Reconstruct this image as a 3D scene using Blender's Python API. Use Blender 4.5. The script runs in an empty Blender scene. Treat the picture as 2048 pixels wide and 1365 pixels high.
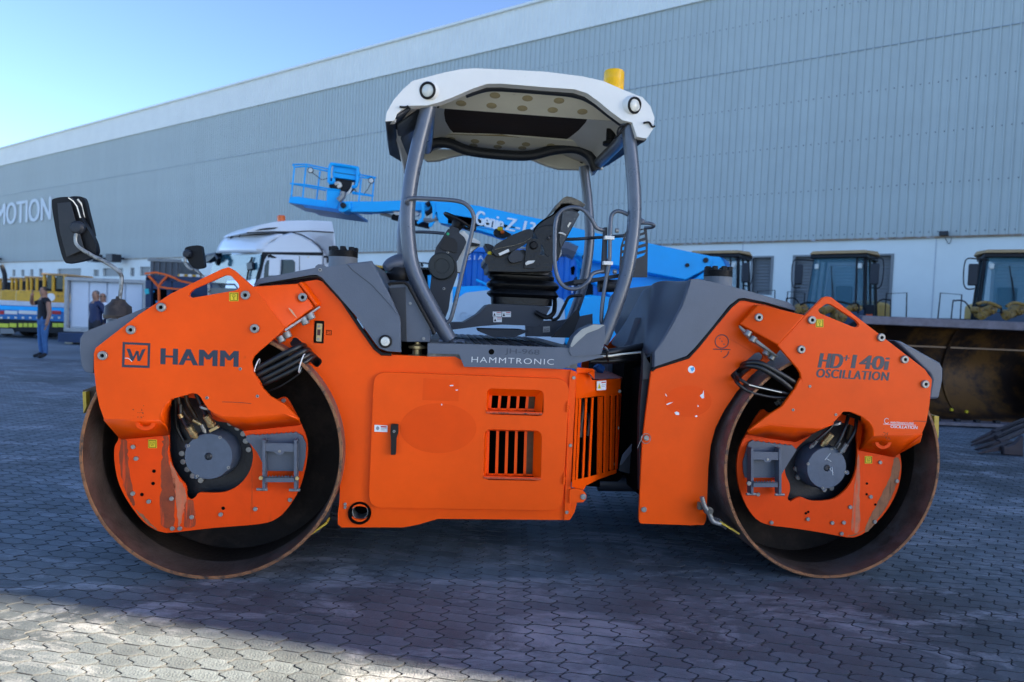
import bpy, bmesh, math, random
import numpy as np
from mathutils import Vector, Matrix
from mathutils.geometry import tessellate_polygon
random.seed(7)
sc = bpy.context.scene
R = math.radians
# ---------------------------------------------------------------- camera
EYE = 1.53; FPX = 1365.0; CX, CY = 1024.0, 682.5
cam_d = bpy.data.cameras.new('camera'); cam = bpy.data.objects.new('camera', cam_d)
sc.collection.objects.link(cam); sc.camera = cam
cam_d.sensor_width = 36; cam_d.lens = 36*FPX/2048; cam_d.clip_start = .05; cam_d.clip_end = 3000
CAMR = (Matrix.Rotation(R(90-2.12), 4, 'X') @ Matrix.Rotation(R(2.4), 4, 'Z'))
cam.matrix_world = Matrix.Translation((0, 0, EYE)) @ CAMR
cam_d.dof.use_dof = True; cam_d.dof.focus_distance = 4.0; cam_d.dof.aperture_fstop = 2.0
# ---------------------------------------------------------------- sky, sun, exposure
SUN_EL, SUN_AZ = R(18.6), (0.9735, -0.2287)          # sun from the right, behind an unseen wing added to cast the shade
w = bpy.data.worlds.new('World'); sc.world = w; w.use_nodes = True
nt = w.node_tree; bg = nt.nodes['Background']
sky = nt.nodes.new('ShaderNodeTexSky'); sky.sky_type = 'NISHITA'; sky.sun_disc = False
sky.sun_elevation = SUN_EL; sky.sun_rotation = math.atan2(SUN_AZ[0], SUN_AZ[1])
sky.air_density = 0.5; sky.dust_density = 0.8; sky.ozone_density = 2.5
nt.links.new(sky.outputs[0], bg.inputs[0]); bg.inputs[1].default_value = 0.05
sun_d = bpy.data.lights.new('sun', 'SUN'); sun = bpy.data.objects.new('sun', sun_d); sc.collection.objects.link(sun)
sun_d.energy = 5.0; sun_d.angle = R(.5); sun_d.color = (1, .84, .58)
sdir = Vector((SUN_AZ[0]*math.cos(SUN_EL), SUN_AZ[1]*math.cos(SUN_EL), math.sin(SUN_EL)))
sun.rotation_euler = sdir.to_track_quat('Z', 'Y').to_euler()
sc.view_settings.view_transform = 'Standard'; sc.view_settings.look = 'None'
sc.view_settings.exposure = 3.30; sc.view_settings.gamma = 1; sc.view_settings.use_curve_mapping = False
sc.cycles.max_bounces = 6; sc.cycles.diffuse_bounces = 3; sc.cycles.glossy_bounces = 3
sc.cycles.transparent_max_bounces = 8; sc.cycles.caustics_reflective = False; sc.cycles.caustics_refractive = False
# ---------------------------------------------------------------- measuring: a pixel of the photograph to a ray
def ray(px, py):
    d = Vector(((px-CX)/FPX, -(py-CY)/FPX, -1)); return (CAMR.to_3x3() @ d).normalized()
EYEV = Vector((0, 0, EYE))
def on_plane(px, py, P, n):
    r = ray(px, py); return EYEV + r*((P-EYEV).dot(n)/r.dot(n))
def W(px, py, Y): return on_plane(px, py, Vector((0, Y, 0)), Vector((0, 1, 0)))
def WZ(px, py, z): return on_plane(px, py, Vector((0, 0, z)), Vector((0, 0, 1)))
class Unit:                                          # a frame of reference along one half of the roller
    def __init__(s, px, py, k):
        s.O = WZ(px, py, 0); n = math.sqrt(1+k*k); s.U = Vector((1, k, 0))/n; s.Wd = Vector((-k, 1, 0))/n
    def p(s, px, py, o=0.0): return on_plane(px, py, s.O + s.Wd*o, s.Wd)
    def l(s, u, o, z): return s.O + s.U*u + s.Wd*o + Vector((0, 0, z))
    def loc(s, P): d = P-s.O; return d.dot(s.U), d.dot(s.Wd), P.z
FR = Unit(420, 1160, .10); RE = Unit(1655, 1158, .115)
CROP = dict(full=(0, 0, 1), c1=(80, 370, 3.25), c2=(130, 740, 3.0333), c3=(740, 110, 3.4133), c4=(740, 370, 3.4133), c5=(660, 660, 3.2),
  c6=(1180, 540, 2.8444), c7=(1380, 740, 3.0327), c8=(1440, 460, 2.967), e1=(0, 370, 3.689), e2=(560, 310, 5.12), e3=(0, 480, 5.6875),
  e4=(900, 380, 3.531), e5=(400, 420, 6.4), e6=(130, 540, 9.1), e8=(1560, 480, 4.197), f1=(970, 380, 7.582), f2=(850, 410, 5.054),
  f3=(500, 500, 5.689), f4=(1190, 540, 6.204), f5=(310, 770, 5.686), f6=(1120, 640, 3.41), f7=(1240, 490, 5.689), f8=(1720, 600, 4.137))
def T(c, *pts):                                      # points read off an enlarged crop, back to photograph pixels
    ox, oy, s = CROP[c]; return [(ox+p[0]/s, oy+p[1]/s) + tuple(p[2:]) for p in pts]
# ---------------------------------------------------------------- materials
MATS = {}
def mat(name, col, rough=.5, metal=0, var=.12, vscale=6, bump=0, bscale=60, dirt=None, dscale=3, dth=.6, streak=False,
        spec=.5, coat=0, emit=None, objrand=0, attr=False, rough_var=.1, gen=False):
    if name in MATS: return MATS[name]
    m = bpy.data.materials.new(name); m.use_nodes = True; MATS[name] = m
    n = m.node_tree; L = n.links.new; b = n.nodes['Principled BSDF']; N = lambda t: n.nodes.new(t)
    b.inputs['Metallic'].default_value = metal; b.inputs['Specular IOR Level'].default_value = spec
    b.inputs['Coat Weight'].default_value = coat; b.inputs['Coat Roughness'].default_value = .15
    tc = N('ShaderNodeTexCoord'); co = tc.outputs['Object']
    no = N('ShaderNodeTexNoise'); no.inputs['Scale'].default_value = vscale; no.inputs['Detail'].default_value = 6
    no.inputs['Roughness'].default_value = .65; L(co, no.inputs['Vector'])
    mr = N('ShaderNodeMapRange'); mr.inputs[1].default_value = .3; mr.inputs[2].default_value = .7
    mr.inputs[3].default_value = 1-var; mr.inputs[4].default_value = 1+var; L(no.outputs['Fac'], mr.inputs[0])
    src = mr.outputs[0]
    if objrand:
        oi = N('ShaderNodeObjectInfo'); m2 = N('ShaderNodeMapRange'); m2.inputs[3].default_value = 1-objrand; m2.inputs[4].default_value = 1+objrand
        L(oi.outputs['Random'], m2.inputs[0]); mu = N('ShaderNodeMath'); mu.operation = 'MULTIPLY'; L(src, mu.inputs[0]); L(m2.outputs[0], mu.inputs[1]); src = mu.outputs[0]
    if attr:
        at = N('ShaderNodeAttribute'); at.attribute_name = 'tint'; mu = N('ShaderNodeMath'); mu.operation = 'MULTIPLY'; L(src, mu.inputs[0]); L(at.outputs['Fac'], mu.inputs[1]); src = mu.outputs[0]
    vm = N('ShaderNodeVectorMath'); vm.operation = 'SCALE'; vm.inputs[0].default_value = col; L(src, vm.inputs['Scale']); out = vm.outputs[0]
    if dirt:
        dn = N('ShaderNodeTexNoise'); dn.inputs['Scale'].default_value = dscale; dn.inputs['Detail'].default_value = 8; dn.inputs['Roughness'].default_value = .7
        if streak:
            mp = N('ShaderNodeMapping'); mp.inputs['Scale'].default_value = (4, 4, .35); L(co, mp.inputs[0]); L(mp.outputs[0], dn.inputs['Vector'])
        else: L(co, dn.inputs['Vector'])
        dr = N('ShaderNodeMapRange'); dr.inputs[1].default_value = dth; dr.inputs[2].default_value = dth+.13; L(dn.outputs['Fac'], dr.inputs[0])
        mx = N('ShaderNodeMix'); mx.data_type = 'RGBA'; L(dr.outputs[0], mx.inputs['Factor']); L(out, mx.inputs['A']); mx.inputs['B'].default_value = (*dirt, 1); out = mx.outputs['Result']
    L(out, b.inputs['Base Color'])
    rr = N('ShaderNodeMapRange'); rr.inputs[3].default_value = max(.02, rough-rough_var); rr.inputs[4].default_value = min(1, rough+rough_var); L(no.outputs['Fac'], rr.inputs[0]); L(rr.outputs[0], b.inputs['Roughness'])
    if bump:
        bn = N('ShaderNodeTexNoise'); bn.inputs['Scale'].default_value = bscale; bn.inputs['Detail'].default_value = 4; L(co, bn.inputs['Vector'])
        bp = N('ShaderNodeBump'); bp.inputs['Strength'].default_value = bump; bp.inputs['Distance'].default_value = .01; L(bn.outputs['Fac'], bp.inputs['Height']); L(bp.outputs[0], b.inputs['Normal'])
    if emit: b.inputs['Emission Color'].default_value = (*emit, 1); b.inputs['Emission Strength'].default_value = 1
    return m
def glass(name, col=(.55, .8, .85), rough=.03, alpha=.45):
    m = bpy.data.materials.new(name); m.use_nodes = True; n = m.node_tree; b = n.nodes['Principled BSDF']
    b.inputs['Base Color'].default_value = (*col, 1); b.inputs['Roughness'].default_value = rough; b.inputs['Alpha'].default_value = alpha; MATS[name] = m; return m
ORANGE = mat('orange_paint', (.88, .082, .0), .40, 0, .11, 1.6, .05, 90, dirt=(.34, .055, .008), dscale=7, dth=.70, spec=.2)
ORANGE_D = mat('orange_paint_stained', (.85, .064, .0), .5, 0, .10, 3, .08, 70, dirt=(.30, .055, .012), dscale=2.6, dth=.62, streak=True, spec=.2)
GREY = mat('slate_grey_paint', (.082, .100, .135), .42, 0, .10, 4, .1, 130, dirt=(.18, .19, .2), dscale=9, dth=.68)
PIPE = mat('grey_tube_paint', (.095, .110, .140), .30, .25, .12, 8, .03, 60, dirt=(.24, .23, .21), dscale=14, dth=.66)
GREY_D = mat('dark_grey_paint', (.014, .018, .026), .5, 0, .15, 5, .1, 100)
BLACK = mat('black_rubber', (.005, .005, .006), .5, 0, .3, 12, .2, 80, dirt=(.022, .021, .02), dscale=10, dth=.62, spec=.3)
BLK = mat('black_void', (.001, .001, .0012), .9, 0, .3, 8, spec=.1)
HOSE = mat('hose_rubber', (.006, .0065, .008), .38, 0, .3, 20, .1, 200, dirt=(.05, .045, .04), dscale=16, dth=.60)
STEEL = mat('bolt_steel', (.27, .27, .26), .4, .5, .2, 30, .05, 100, dirt=(.16, .11, .07), dscale=40, dth=.6)
BRASS = mat('plated_fitting', (.45, .34, .17), .35, .8, .2, 30)
RUST = mat('worn_drum_steel', (.20, .13, .11), .46, .4, .38, 7, .35, 50, dirt=(.24, .2, .19), dscale=11, dth=.53)
RIM = mat('rusty_rim', (.26, .115, .05), .6, .3, .35, 18, .5, 90, dirt=(.07, .045, .035), dscale=20, dth=.5)
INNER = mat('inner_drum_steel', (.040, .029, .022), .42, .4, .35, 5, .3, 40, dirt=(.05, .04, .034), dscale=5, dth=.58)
CREAM = mat('cream_plastic', (.72, .71, .67), .5, 0, .04, 3, .05, 60, dirt=(.42, .38, .27), dscale=5, dth=.66)
CREAM_S = mat('cream_panel', (.80, .76, .64), .6, 0, .08, 3, .05, 60, dirt=(.30, .25, .17), dscale=9, dth=.67)
BROWN = mat('cavity_shade_brown', (.022, .011, .007), .9, 0, .35, 4, .2, 20)
YEL = mat('yellow_label', (.75, .55, .01), .5, 0, .06)
WHITE = mat('white_label', (.75, .76, .75), .5, 0, .06, 40, dirt=(.4, .4, .4), dscale=60, dth=.6)
DECAL = mat('slate_lettering', (.016, .026, .048), .45, 0, .1, 30)
SILV = mat('silver_lettering', (.60, .62, .62), .4, 0, .1, 40)
AMBER = mat('amber_lens', (.95, .50, .0), .25, 0, .05, 4, emit=None)
SEAT = mat('black_vinyl', (.0035, .004, .005), .34, 0, .3, 14, .3, 60, dirt=(.09, .08, .065), dscale=9, dth=.64, spec=.4)
DUSTY = mat('dusty_vinyl', (.13, .115, .085), .6, 0, .35, 18, .2, 60, dirt=(.03, .03, .03), dscale=22, dth=.5)
LAMPG = mat('lamp_lens', (.62, .62, .56), .15, 0, .1, 30, coat=.5)
# ---------------------------------------------------------------- mesh collector
COL = sc.collection
def empty(name, loc, rz=0, **kw):
    o = bpy.data.objects.new(name, None); COL.objects.link(o); o.location = loc; o.rotation_euler = (0, 0, rz); o.empty_display_size = .2
    for k, v in kw.items(): o[k] = v
    return o
def tag(o, label=None, cat=None, group=None, kind=None):
    if label: o['label'] = label
    if cat: o['category'] = cat
    if group: o['group'] = group
    if kind: o['kind'] = kind
    return o
def rootloc(o):
    while o.parent: o = o.parent
    return Vector(o.location)
def cr(pts, n=6, closed=True):                       # Catmull-Rom through points of any dimension
    P = [Vector(p) for p in pts]; N_ = len(P); out = []
    rng = range(N_ if closed else N_-1)
    for i in rng:
        if closed: a, b, c, d = P[i-1], P[i], P[(i+1) % N_], P[(i+2) % N_]
        else: a, b, c, d = P[max(i-1, 0)], P[i], P[i+1], P[min(i+2, N_-1)]
        for j in range(n):
            t = j/n; out.append(.5*((2*b)+(c-a)*t+(2*a-5*b+4*c-d)*t*t+(3*b-a-3*c+d)*t**3))
    if not closed: out.append(P[-1])
    return out
def rnd(pts, r, n=4, closed=True):                   # round the corners of a polygon; r in the points' own units
    out = []; P = [Vector(p) for p in pts]; N_ = len(P)
    for i in range(N_):
        if not closed and i in (0, N_-1): out.append(P[i]); continue
        a, b, c = P[i-1], P[i], P[(i+1) % N_]; u = a-b; v = c-b
        q = min(r, u.length*.45, v.length*.45)
        if q < 1e-6: out.append(b); continue
        A = b+u.normalized()*q; C = b+v.normalized()*q
        for j in range(n+1): t = j/n; out.append((1-t)**2*A+2*t*(1-t)*b+t*t*C)
    return out
def circ(cx, cy, r, n=16, ry=None): return [(cx+r*math.cos(2*math.pi*i/n), cy+(ry or r)*math.sin(2*math.pi*i/n)) for i in range(n)]
class MB:
    def __init__(s): s.v = []; s.f = []; s.m = []; s.mi = 0
    def add(s, vs, fs):
        b = len(s.v); s.v += [Vector(v) for v in vs]; s.f += [tuple(b+i for i in f) for f in fs]; s.m += [s.mi]*len(fs); return s
    def prism(s, pts, off, holes=()):
        pts = [Vector(p) for p in pts]; off = Vector(off); loops = [pts]+[[Vector(p) for p in h] for h in holes]
        allp = [p for l in loops for p in l]; n = len(allp)
        if len(loops) == 1 and len(pts) <= 4: tris = [tuple(range(n))]
        else: tris = [tuple(t) for t in tessellate_polygon(loops)]
        vs = allp+[p+off for p in allp]; fs = [tuple(t) for t in tris]+[tuple(n+i for i in reversed(t)) for t in tris]; b = 0
        for l in loops:
            k = len(l); fs += [(b+i, b+(i+1) % k, n+b+(i+1) % k, n+b+i) for i in range(k)]; b += k
        return s.add(vs, fs)
    def box(s, c, size, ax=None):
        c = Vector(c); X, Y, Z = ax or (Vector((1, 0, 0)), Vector((0, 1, 0)), Vector((0, 0, 1))); hx, hy, hz = [q/2 for q in size]
        vs = [c+X*(hx*i)+Y*(hy*j)+Z*(hz*k) for k in (-1, 1) for j in (-1, 1) for i in (-1, 1)]
        return s.add(vs, [(0, 2, 3, 1), (4, 5, 7, 6), (0, 1, 5, 4), (2, 6, 7, 3), (0, 4, 6, 2), (1, 3, 7, 5)])
    def loft(s, rings, cap=True, closed=True):
        n = len(rings[0]); vs = [p for r in rings for p in r]; fs = []
        for i in range(len(rings)-1):
            for j in range(n if closed else n-1): fs.append((i*n+j, i*n+(j+1) % n, (i+1)*n+(j+1) % n, (i+1)*n+j))
        if cap: fs += [tuple(range(n-1, -1, -1)), tuple((len(rings)-1)*n+j for j in range(n))]
        return s.add(vs, fs)
    def tube(s, path, r, seg=10, cap=True, closed=False, flat=None):
        P = [Vector(p) for p in path]; rings = []; up = None; n = len(P)
        for i, p in enumerate(P):
            t = ((P[(i+1) % n]-P[i-1]) if closed else (P[min(i+1, n-1)]-P[max(i-1, 0)]))
            if t.length < 1e-9: t = Vector((0, 0, 1))
            t.normalize()
            if up is None: up = t.orthogonal().normalized()
            up = (up-t*up.dot(t)).normalized(); bt = t.cross(up)
            ri = r[i] if isinstance(r, (list, tuple)) else r
            rings.append([p+up*(ri*math.cos(2*math.pi*k/seg))+bt*(ri*math.sin(2*math.pi*k/seg)) for k in range(seg)])
        if closed: rings.append(rings[0]); cap = False
        return s.loft(rings, cap)
    def lathe(s, prof, c, axis, seg=24, cap=True):    # prof: (radius, distance along axis)
        axis = Vector(axis).normalized(); u = axis.orthogonal().normalized(); v = axis.cross(u); c = Vector(c)
        return s.loft([[c+axis*h+u*(r*math.cos(2*math.pi*k/seg))+v*(r*math.sin(2*math.pi*k/seg)) for k in range(seg)] for r, h in prof], cap)
    def cyl(s, c, axis, r, h, seg=16): return s.lathe([(r, 0), (r, h)], c, axis, seg)
    def build(s, name, m, parent=None, bevel=0, smooth=True, ang=38, seg=2, local=False, sub=0, **kw):
        me = bpy.data.meshes.new(name); off = Vector((0, 0, 0)) if (local or not parent) else rootloc(parent)
        if not parent and not local:
            off = sum(s.v, Vector())/len(s.v); off.z = min(v.z for v in s.v)
        me.from_pydata([tuple(v-off) for v in s.v], [], s.f)
        ms = m if isinstance(m, (list, tuple)) else [m]
        for q in ms: me.materials.append(q)
        if len(ms) > 1: me.polygons.foreach_set('material_index', s.m)
        bm = bmesh.new(); bm.from_mesh(me); bmesh.ops.recalc_face_normals(bm, faces=bm.faces); bm.to_mesh(me); bm.free()
        if smooth:
            me.polygons.foreach_set('use_smooth', [True]*len(me.polygons)); me.set_sharp_from_angle(angle=R(ang))
        o = bpy.data.objects.new(name, me); COL.objects.link(o)
        if parent: o.parent = parent
        elif not local: o.location = off
        if bevel:
            b = o.modifiers.new('bevel', 'BEVEL'); b.width = bevel; b.segments = seg; b.limit_method = 'ANGLE'; b.angle_limit = R(40); b.harden_normals = smooth
        if sub: q = o.modifiers.new('sub', 'SUBSURF'); q.levels = q.render_levels = sub
        for k, v in kw.items(): o[k] = v
        return o
def text_quad(name, s, bl, br, tl, m, parent, out, th=.002, bold=.0, local=False, world_off=None, spacing=1.0):
    bold_ = bold if bold > .004 else 0
    """lettering laid between three corners: bottom left, bottom right, top left; out = direction it stands proud"""
    cu = bpy.data.curves.new(name, 'FONT'); cu.body = s; cu.offset = 0 if bold_ else bold; cu.extrude = .01; cu.space_character = spacing; cu.resolution_u = 4
    t = bpy.data.objects.new('tmp', cu); COL.objects.link(t); dg = bpy.context.evaluated_depsgraph_get(); dg.update()
    me = bpy.data.meshes.new_from_object(t.evaluated_get(dg)); bpy.data.objects.remove(t)
    n = len(me.vertices); co = np.empty(n*3); me.vertices.foreach_get('co', co); co = co.reshape(-1, 3)
    x0, x1 = co[:, 0].min(), co[:, 0].max(); y0, y1 = co[:, 1].min(), co[:, 1].max()
    bl, br, tl = Vector(bl), Vector(br), Vector(tl); out = Vector(out).normalized()
    off = Vector((0, 0, 0)) if (local or not parent) else rootloc(parent)
    A = np.array(bl-off); X = np.array(br-bl); Yv = np.array(tl-bl); O_ = np.array(out); L_ = np.linalg.norm(Yv)/np.linalg.norm(X)
    fcs = [tuple(p.vertices) for p in me.polygons]; vs = []; fs = []; bpy.data.meshes.remove(me); k = 0
    for sh in ((-1, 0, 1) if bold_ else (0,)):      # heavier strokes: the outline struck three times, side by side
        sx = sh*bold_*L_; q = A+np.outer((co[:, 0]-x0)/(x1-x0)*(1-2*bold_*L_)+bold_*L_+sx, X)+np.outer((co[:, 1]-y0)/(y1-y0), Yv)+np.outer(np.sign(co[:, 2])*th/2+th/2+th*.06*(sh+1), O_)
        vs += [tuple(p) for p in q]; fs += [tuple(i+k for i in f) for f in fcs]; k += n
    me = bpy.data.meshes.new(name); me.from_pydata(vs, [], fs); me.materials.append(m); me.update()
    o = bpy.data.objects.new(name, me); COL.objects.link(o)
    if parent: o.parent = parent
    return o
# ================================================================= THE SETTING
VX, VZ_ = Vector((1, 0, 0)), Vector((0, 0, 1))
def wdir(): d = ray(-926, 550); d.z = 0; return d.normalized()
WD = wdir(); WN = Vector((WD.y, -WD.x, 0))           # wall runs along WD to the far left; WN points to the yard
if WN.y > 0: WN = -WN
r0 = ray(1700, 478); WP = EYEV+r0*(24/r0.y); WP.z = 0
def wl(t, z, o=0.0): return WP+WD*t+WN*o+Vector((0, 0, z))
def wt(px, py, o=0.0):                               # pixel to (t, z) on the warehouse face
    p = on_plane(px, py, WP+WN*o, WN); return (p-WP).dot(WD), p.z
# --- paved yard
JOINT = mat('joint_sand', (.046, .050, .058), .9, 0, .3, 8, .3, 60)
def paver_mat():
    m = mat('concrete_paver', (.112, .137, .162), .60, 0, .34, 5.5, .55, 110, dirt=(.19, .20, .225), dscale=1.15, dth=.57, objrand=.2, attr=True, rough_var=.12)
    n = m.node_tree; L = n.links.new; N = lambda t: n.nodes.new(t)
    b = n.nodes['Principled BSDF']; src = b.inputs['Base Color'].links[0].from_socket
    g = N('ShaderNodeNewGeometry'); d = N('ShaderNodeTexNoise'); d.inputs['Scale'].default_value = .45; d.inputs['Detail'].default_value = 7; d.inputs['Roughness'].default_value = .6
    L(g.outputs['Position'], d.inputs['Vector']); r = N('ShaderNodeMapRange'); r.inputs[1].default_value = .35; r.inputs[2].default_value = .68; r.inputs[3].default_value = .5; r.inputs[4].default_value = 1.55
    L(d.outputs['Fac'], r.inputs[0]); v = N('ShaderNodeVectorMath'); v.operation = 'SCALE'; L(src, v.inputs[0]); L(r.outputs[0], v.inputs['Scale'])
    # chalky scuffs that cross the joints
    e = N('ShaderNodeTexNoise'); e.inputs['Scale'].default_value = 1.9; e.inputs['Detail'].default_value = 10; e.inputs['Roughness'].default_value = .78; e.inputs['Distortion'].default_value = .6
    mp = N('ShaderNodeMapping'); mp.inputs['Scale'].default_value = (.55, 1.3, 1); L(g.outputs['Position'], mp.inputs[0]); L(mp.outputs[0], e.inputs['Vector'])
    r2 = N('ShaderNodeMapRange'); r2.inputs[1].default_value = .51; r2.inputs[2].default_value = .62; r2.inputs[4].default_value = .8; L(e.outputs['Fac'], r2.inputs[0])
    mx = N('ShaderNodeMix'); mx.data_type = 'RGBA'; L(r2.outputs[0], mx.inputs['Factor']); L(v.outputs[0], mx.inputs['A']); mx.inputs['B'].default_value = (.30, .32, .36, 1)
    L(mx.outputs['Result'], b.inputs['Base Color']); return m
PAVER = paver_mat()
PL, PW = .142, .090; YX, YY = -26.0, 1.9
def rowc(x): # wavy long joint
    q = (x/PL) % 1.0; return (.0085)*(max(-1, min(1, 1.6*math.sin(2*math.pi*q))))
def sidec(t): return .019*max(-1, min(1, 2.0*math.sin(2*math.pi*t)))
def paver_outline(x0, y0):
    g = .0032; top = []; bot = []
    xs = [0, .22, .5, .78, 1]
    gg = .0013; bot = [(x0+PL*q+(g if q == 0 else -g if q == 1 else 0), y0+rowc(x0+PL*q)+gg) for q in xs]
    top = [(x0+PL*q+(g if q == 0 else -g if q == 1 else 0), y0+PW+rowc(x0+PL*q)-gg) for q in xs]
    rs = [(x0+PL+sidec(t)-g, y0+PW*t+rowc(x0+PL)) for t in (.22, .38, .62, .78)]
    ls = [(x0+sidec(t)+g, y0+PW*t+rowc(x0)) for t in (.78, .62, .38, .22)]
    return bot+rs+top[::-1]+ls
yard = MB(); yard.add([(-400, -60, -.007), (400, -60, -.007), (400, 600, -.007), (-400, 600, -.007)], [(0, 1, 2, 3)])
def ground_mat():
    m = mat('yard_ground', (.112, .137, .162), .75, 0, .2, 2, .2, 20); n = m.node_tree; L = n.links.new; N = lambda t: n.nodes.new(t)
    b = n.nodes['Principled BSDF']; src = b.inputs['Base Color'].links[0].from_socket; g = N('ShaderNodeNewGeometry'); s = N('ShaderNodeSeparateXYZ'); L(g.outputs['Position'], s.inputs[0])
    d = N('ShaderNodeTexNoise'); d.inputs['Scale'].default_value = .3; d.inputs['Detail'].default_value = 8; L(g.outputs['Position'], d.inputs['Vector'])
    r = N('ShaderNodeMapRange'); r.inputs[1].default_value = .35; r.inputs[2].default_value = .65; r.inputs[3].default_value = .8; r.inputs[4].default_value = 1.5; L(d.outputs['Fac'], r.inputs[0])
    v = N('ShaderNodeVectorMath'); v.operation = 'SCALE'; L(src, v.inputs[0]); L(r.outputs[0], v.inputs['Scale'])
    def M(op, a_, b_):
        q = N('ShaderNodeMath'); q.operation = op
        for i, z in enumerate((a_, b_)):
            if isinstance(z, (int, float)): q.inputs[i].default_value = z
            else: L(z, q.inputs[i])
        return q.outputs[0]
    wid = M('SUBTRACT', M('ABSOLUTE', s.outputs['X'], 0), M('MULTIPLY', s.outputs['Y'], .95))
    c_ = M('MULTIPLY', M('MULTIPLY', M('LESS_THAN', s.outputs['Y'], FAR_Y), M('GREATER_THAN', s.outputs['Y'], YY)), M('LESS_THAN', wid, 1.95))
    mx = N('ShaderNodeMix'); mx.data_type = 'RGBA'; L(c_, mx.inputs['Factor']); L(v.outputs[0], mx.inputs['A']); mx.inputs['B'].default_value = (.012, .013, .016, 1)
    L(mx.outputs['Result'], b.inputs['Base Color']); return m
NROW = 165; FAR_Y = YY+NROW*PW
yard_o = yard.build('paved_yard', ground_mat(), None, smooth=False, local=True); yard_o['kind'] = 'structure'
nr = random.Random(3)
def paver_tpl():
    o = paver_outline(0, 0); n = len(o); cx = PL/2; cy = PW/2
    ins = [(x+(cx-x)*.022, y+(cy-y)*.04) for x, y in o]
    v = [(x, y, 0) for x, y in ins]+[(x, y, -.006) for x, y in o]
    f = [tuple(range(n))]+[(i, n+i, n+(i+1) % n, (i+1) % n) for i in range(n)]
    return np.array(v), f
PV, PF = paver_tpl(); PSHIFT = 0.0
cand = []
for r in range(NROW):
    y0 = YY+r*PW; zc = y0+.05; half = .95*zc+2.1
    x = -half-((-half) % PL)+0+(PSHIFT if r % 2 else 0)
    if zc > 13: pass
    while x < half:
        cand.append((x, y0, zc)); x += PL
def in_view(x, y):
    d = CAMR.to_3x3().transposed() @ (Vector((x, y, 0))-EYEV); return d.z < 0 and abs(d.x/-d.z*FPX) < 1060 and abs(d.y/-d.z*FPX) < 700
near = sorted([c for c in cand if in_view(c[0]+PL/2, c[1]+PW/2)], key=lambda c: c[0]**2+c[1]**2)
vis = [c for c in near if c[1] < 3.75][:300]; vs_ = set(vis)
# the 300 pavers nearest the camera are pieces of their own
tme = bpy.data.meshes.new('paver'); tme.from_pydata([tuple(p) for p in PV], [], PF); tme.materials.append(PAVER); tme.materials.append(JOINT); tme.polygons.foreach_set('material_index', [0]+[1]*(len(PF)-1))
a = tme.attributes.new('tint', 'FLOAT', 'FACE'); a.data.foreach_set('value', [1.0]*len(PF))
for (x, y, _) in vis:
    o = bpy.data.objects.new('paver', tme); COL.objects.link(o); o.parent = yard_o
    o.location = (x, y, nr.uniform(-.0015, .001)); o.rotation_euler = (nr.gauss(0, .006), nr.gauss(0, .006), 0)
rest = [c for c in cand if c not in vs_]; n1 = len(PV)
V = np.empty((len(rest), n1, 3)); rg = np.random.RandomState(5)
for i, (x, y, _) in enumerate(rest):
    q = PV.copy(); q[:, 2] += rg.uniform(-.0015, .001)+(q[:, 0]-.1)*rg.normal(0, .004)+(q[:, 1]-.05)*rg.normal(0, .006); q[:, 0] += x; q[:, 1] += y; V[i] = q
me = bpy.data.meshes.new('paver_field'); lens = np.array([len(f) for f in PF]); li = np.concatenate([np.array(f) for f in PF])
K = len(rest); print('pavers', K, len(PF), sum(len(f)-2 for f in PF)*K); me.vertices.add(K*n1); me.vertices.foreach_set('co', V.ravel())
LI = (li[None, :]+(np.arange(K)*n1)[:, None]).ravel(); LN = np.tile(lens, K)
me.loops.add(len(LI)); me.loops.foreach_set('vertex_index', LI.astype(np.int32)); me.polygons.add(len(LN))
me.polygons.foreach_set('loop_start', np.concatenate([[0], np.cumsum(LN)[:-1]]).astype(np.int32))
me.polygons.foreach_set('use_smooth', [False]*len(LN)); me.update(calc_edges=True); me.materials.append(PAVER); me.materials.append(JOINT); me.polygons.foreach_set('material_index', np.tile(np.array([0]+[1]*(len(PF)-1), dtype=np.int32), K))
a = me.attributes.new('tint', 'FLOAT', 'FACE'); a.data.foreach_set('value', np.repeat(rg.uniform(.80, 1.22, K), len(PF)))
pf = bpy.data.objects.new('paver_field', me); COL.objects.link(pf); pf.parent = yard_o; pf['kind'] = 'stuff'
# --- warehouse
CLAD = mat('blue_grey_cladding', (.50, .56, .54), .55, 0, .05, .6, 0, dirt=(.45, .51, .50), dscale=.5, dth=.62, objrand=.02)
WWALL = mat('white_render', (.84, .88, .83), .8, 0, .05, .5, .1, 12, dirt=(.66, .67, .68), dscale=1.4, dth=.67)
PARA = mat('white_cladding', (.82, .84, .78), .6, 0, .04, .8)
SHUT = mat('shutter_metal', (.22, .23, .23), .5, .3, .1, 3)
RUSTY = mat('rust_stained_flashing', (.28, .2, .13), .7, 0, .3, 3, dirt=(.45, .46, .48), dscale=4, dth=.5)
wh = empty('warehouse', wl(0, 0)); tag(wh, 'long warehouse with blue grey ribbed metal cladding over a white base wall', 'warehouse')
ZB = wt(1700, 478)[1]; ZT = wt(0, 300)[1]; ZP = wt(0, 328)[1]; T0, T1 = -44.0, 150.0
tmp = MB()
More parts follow.
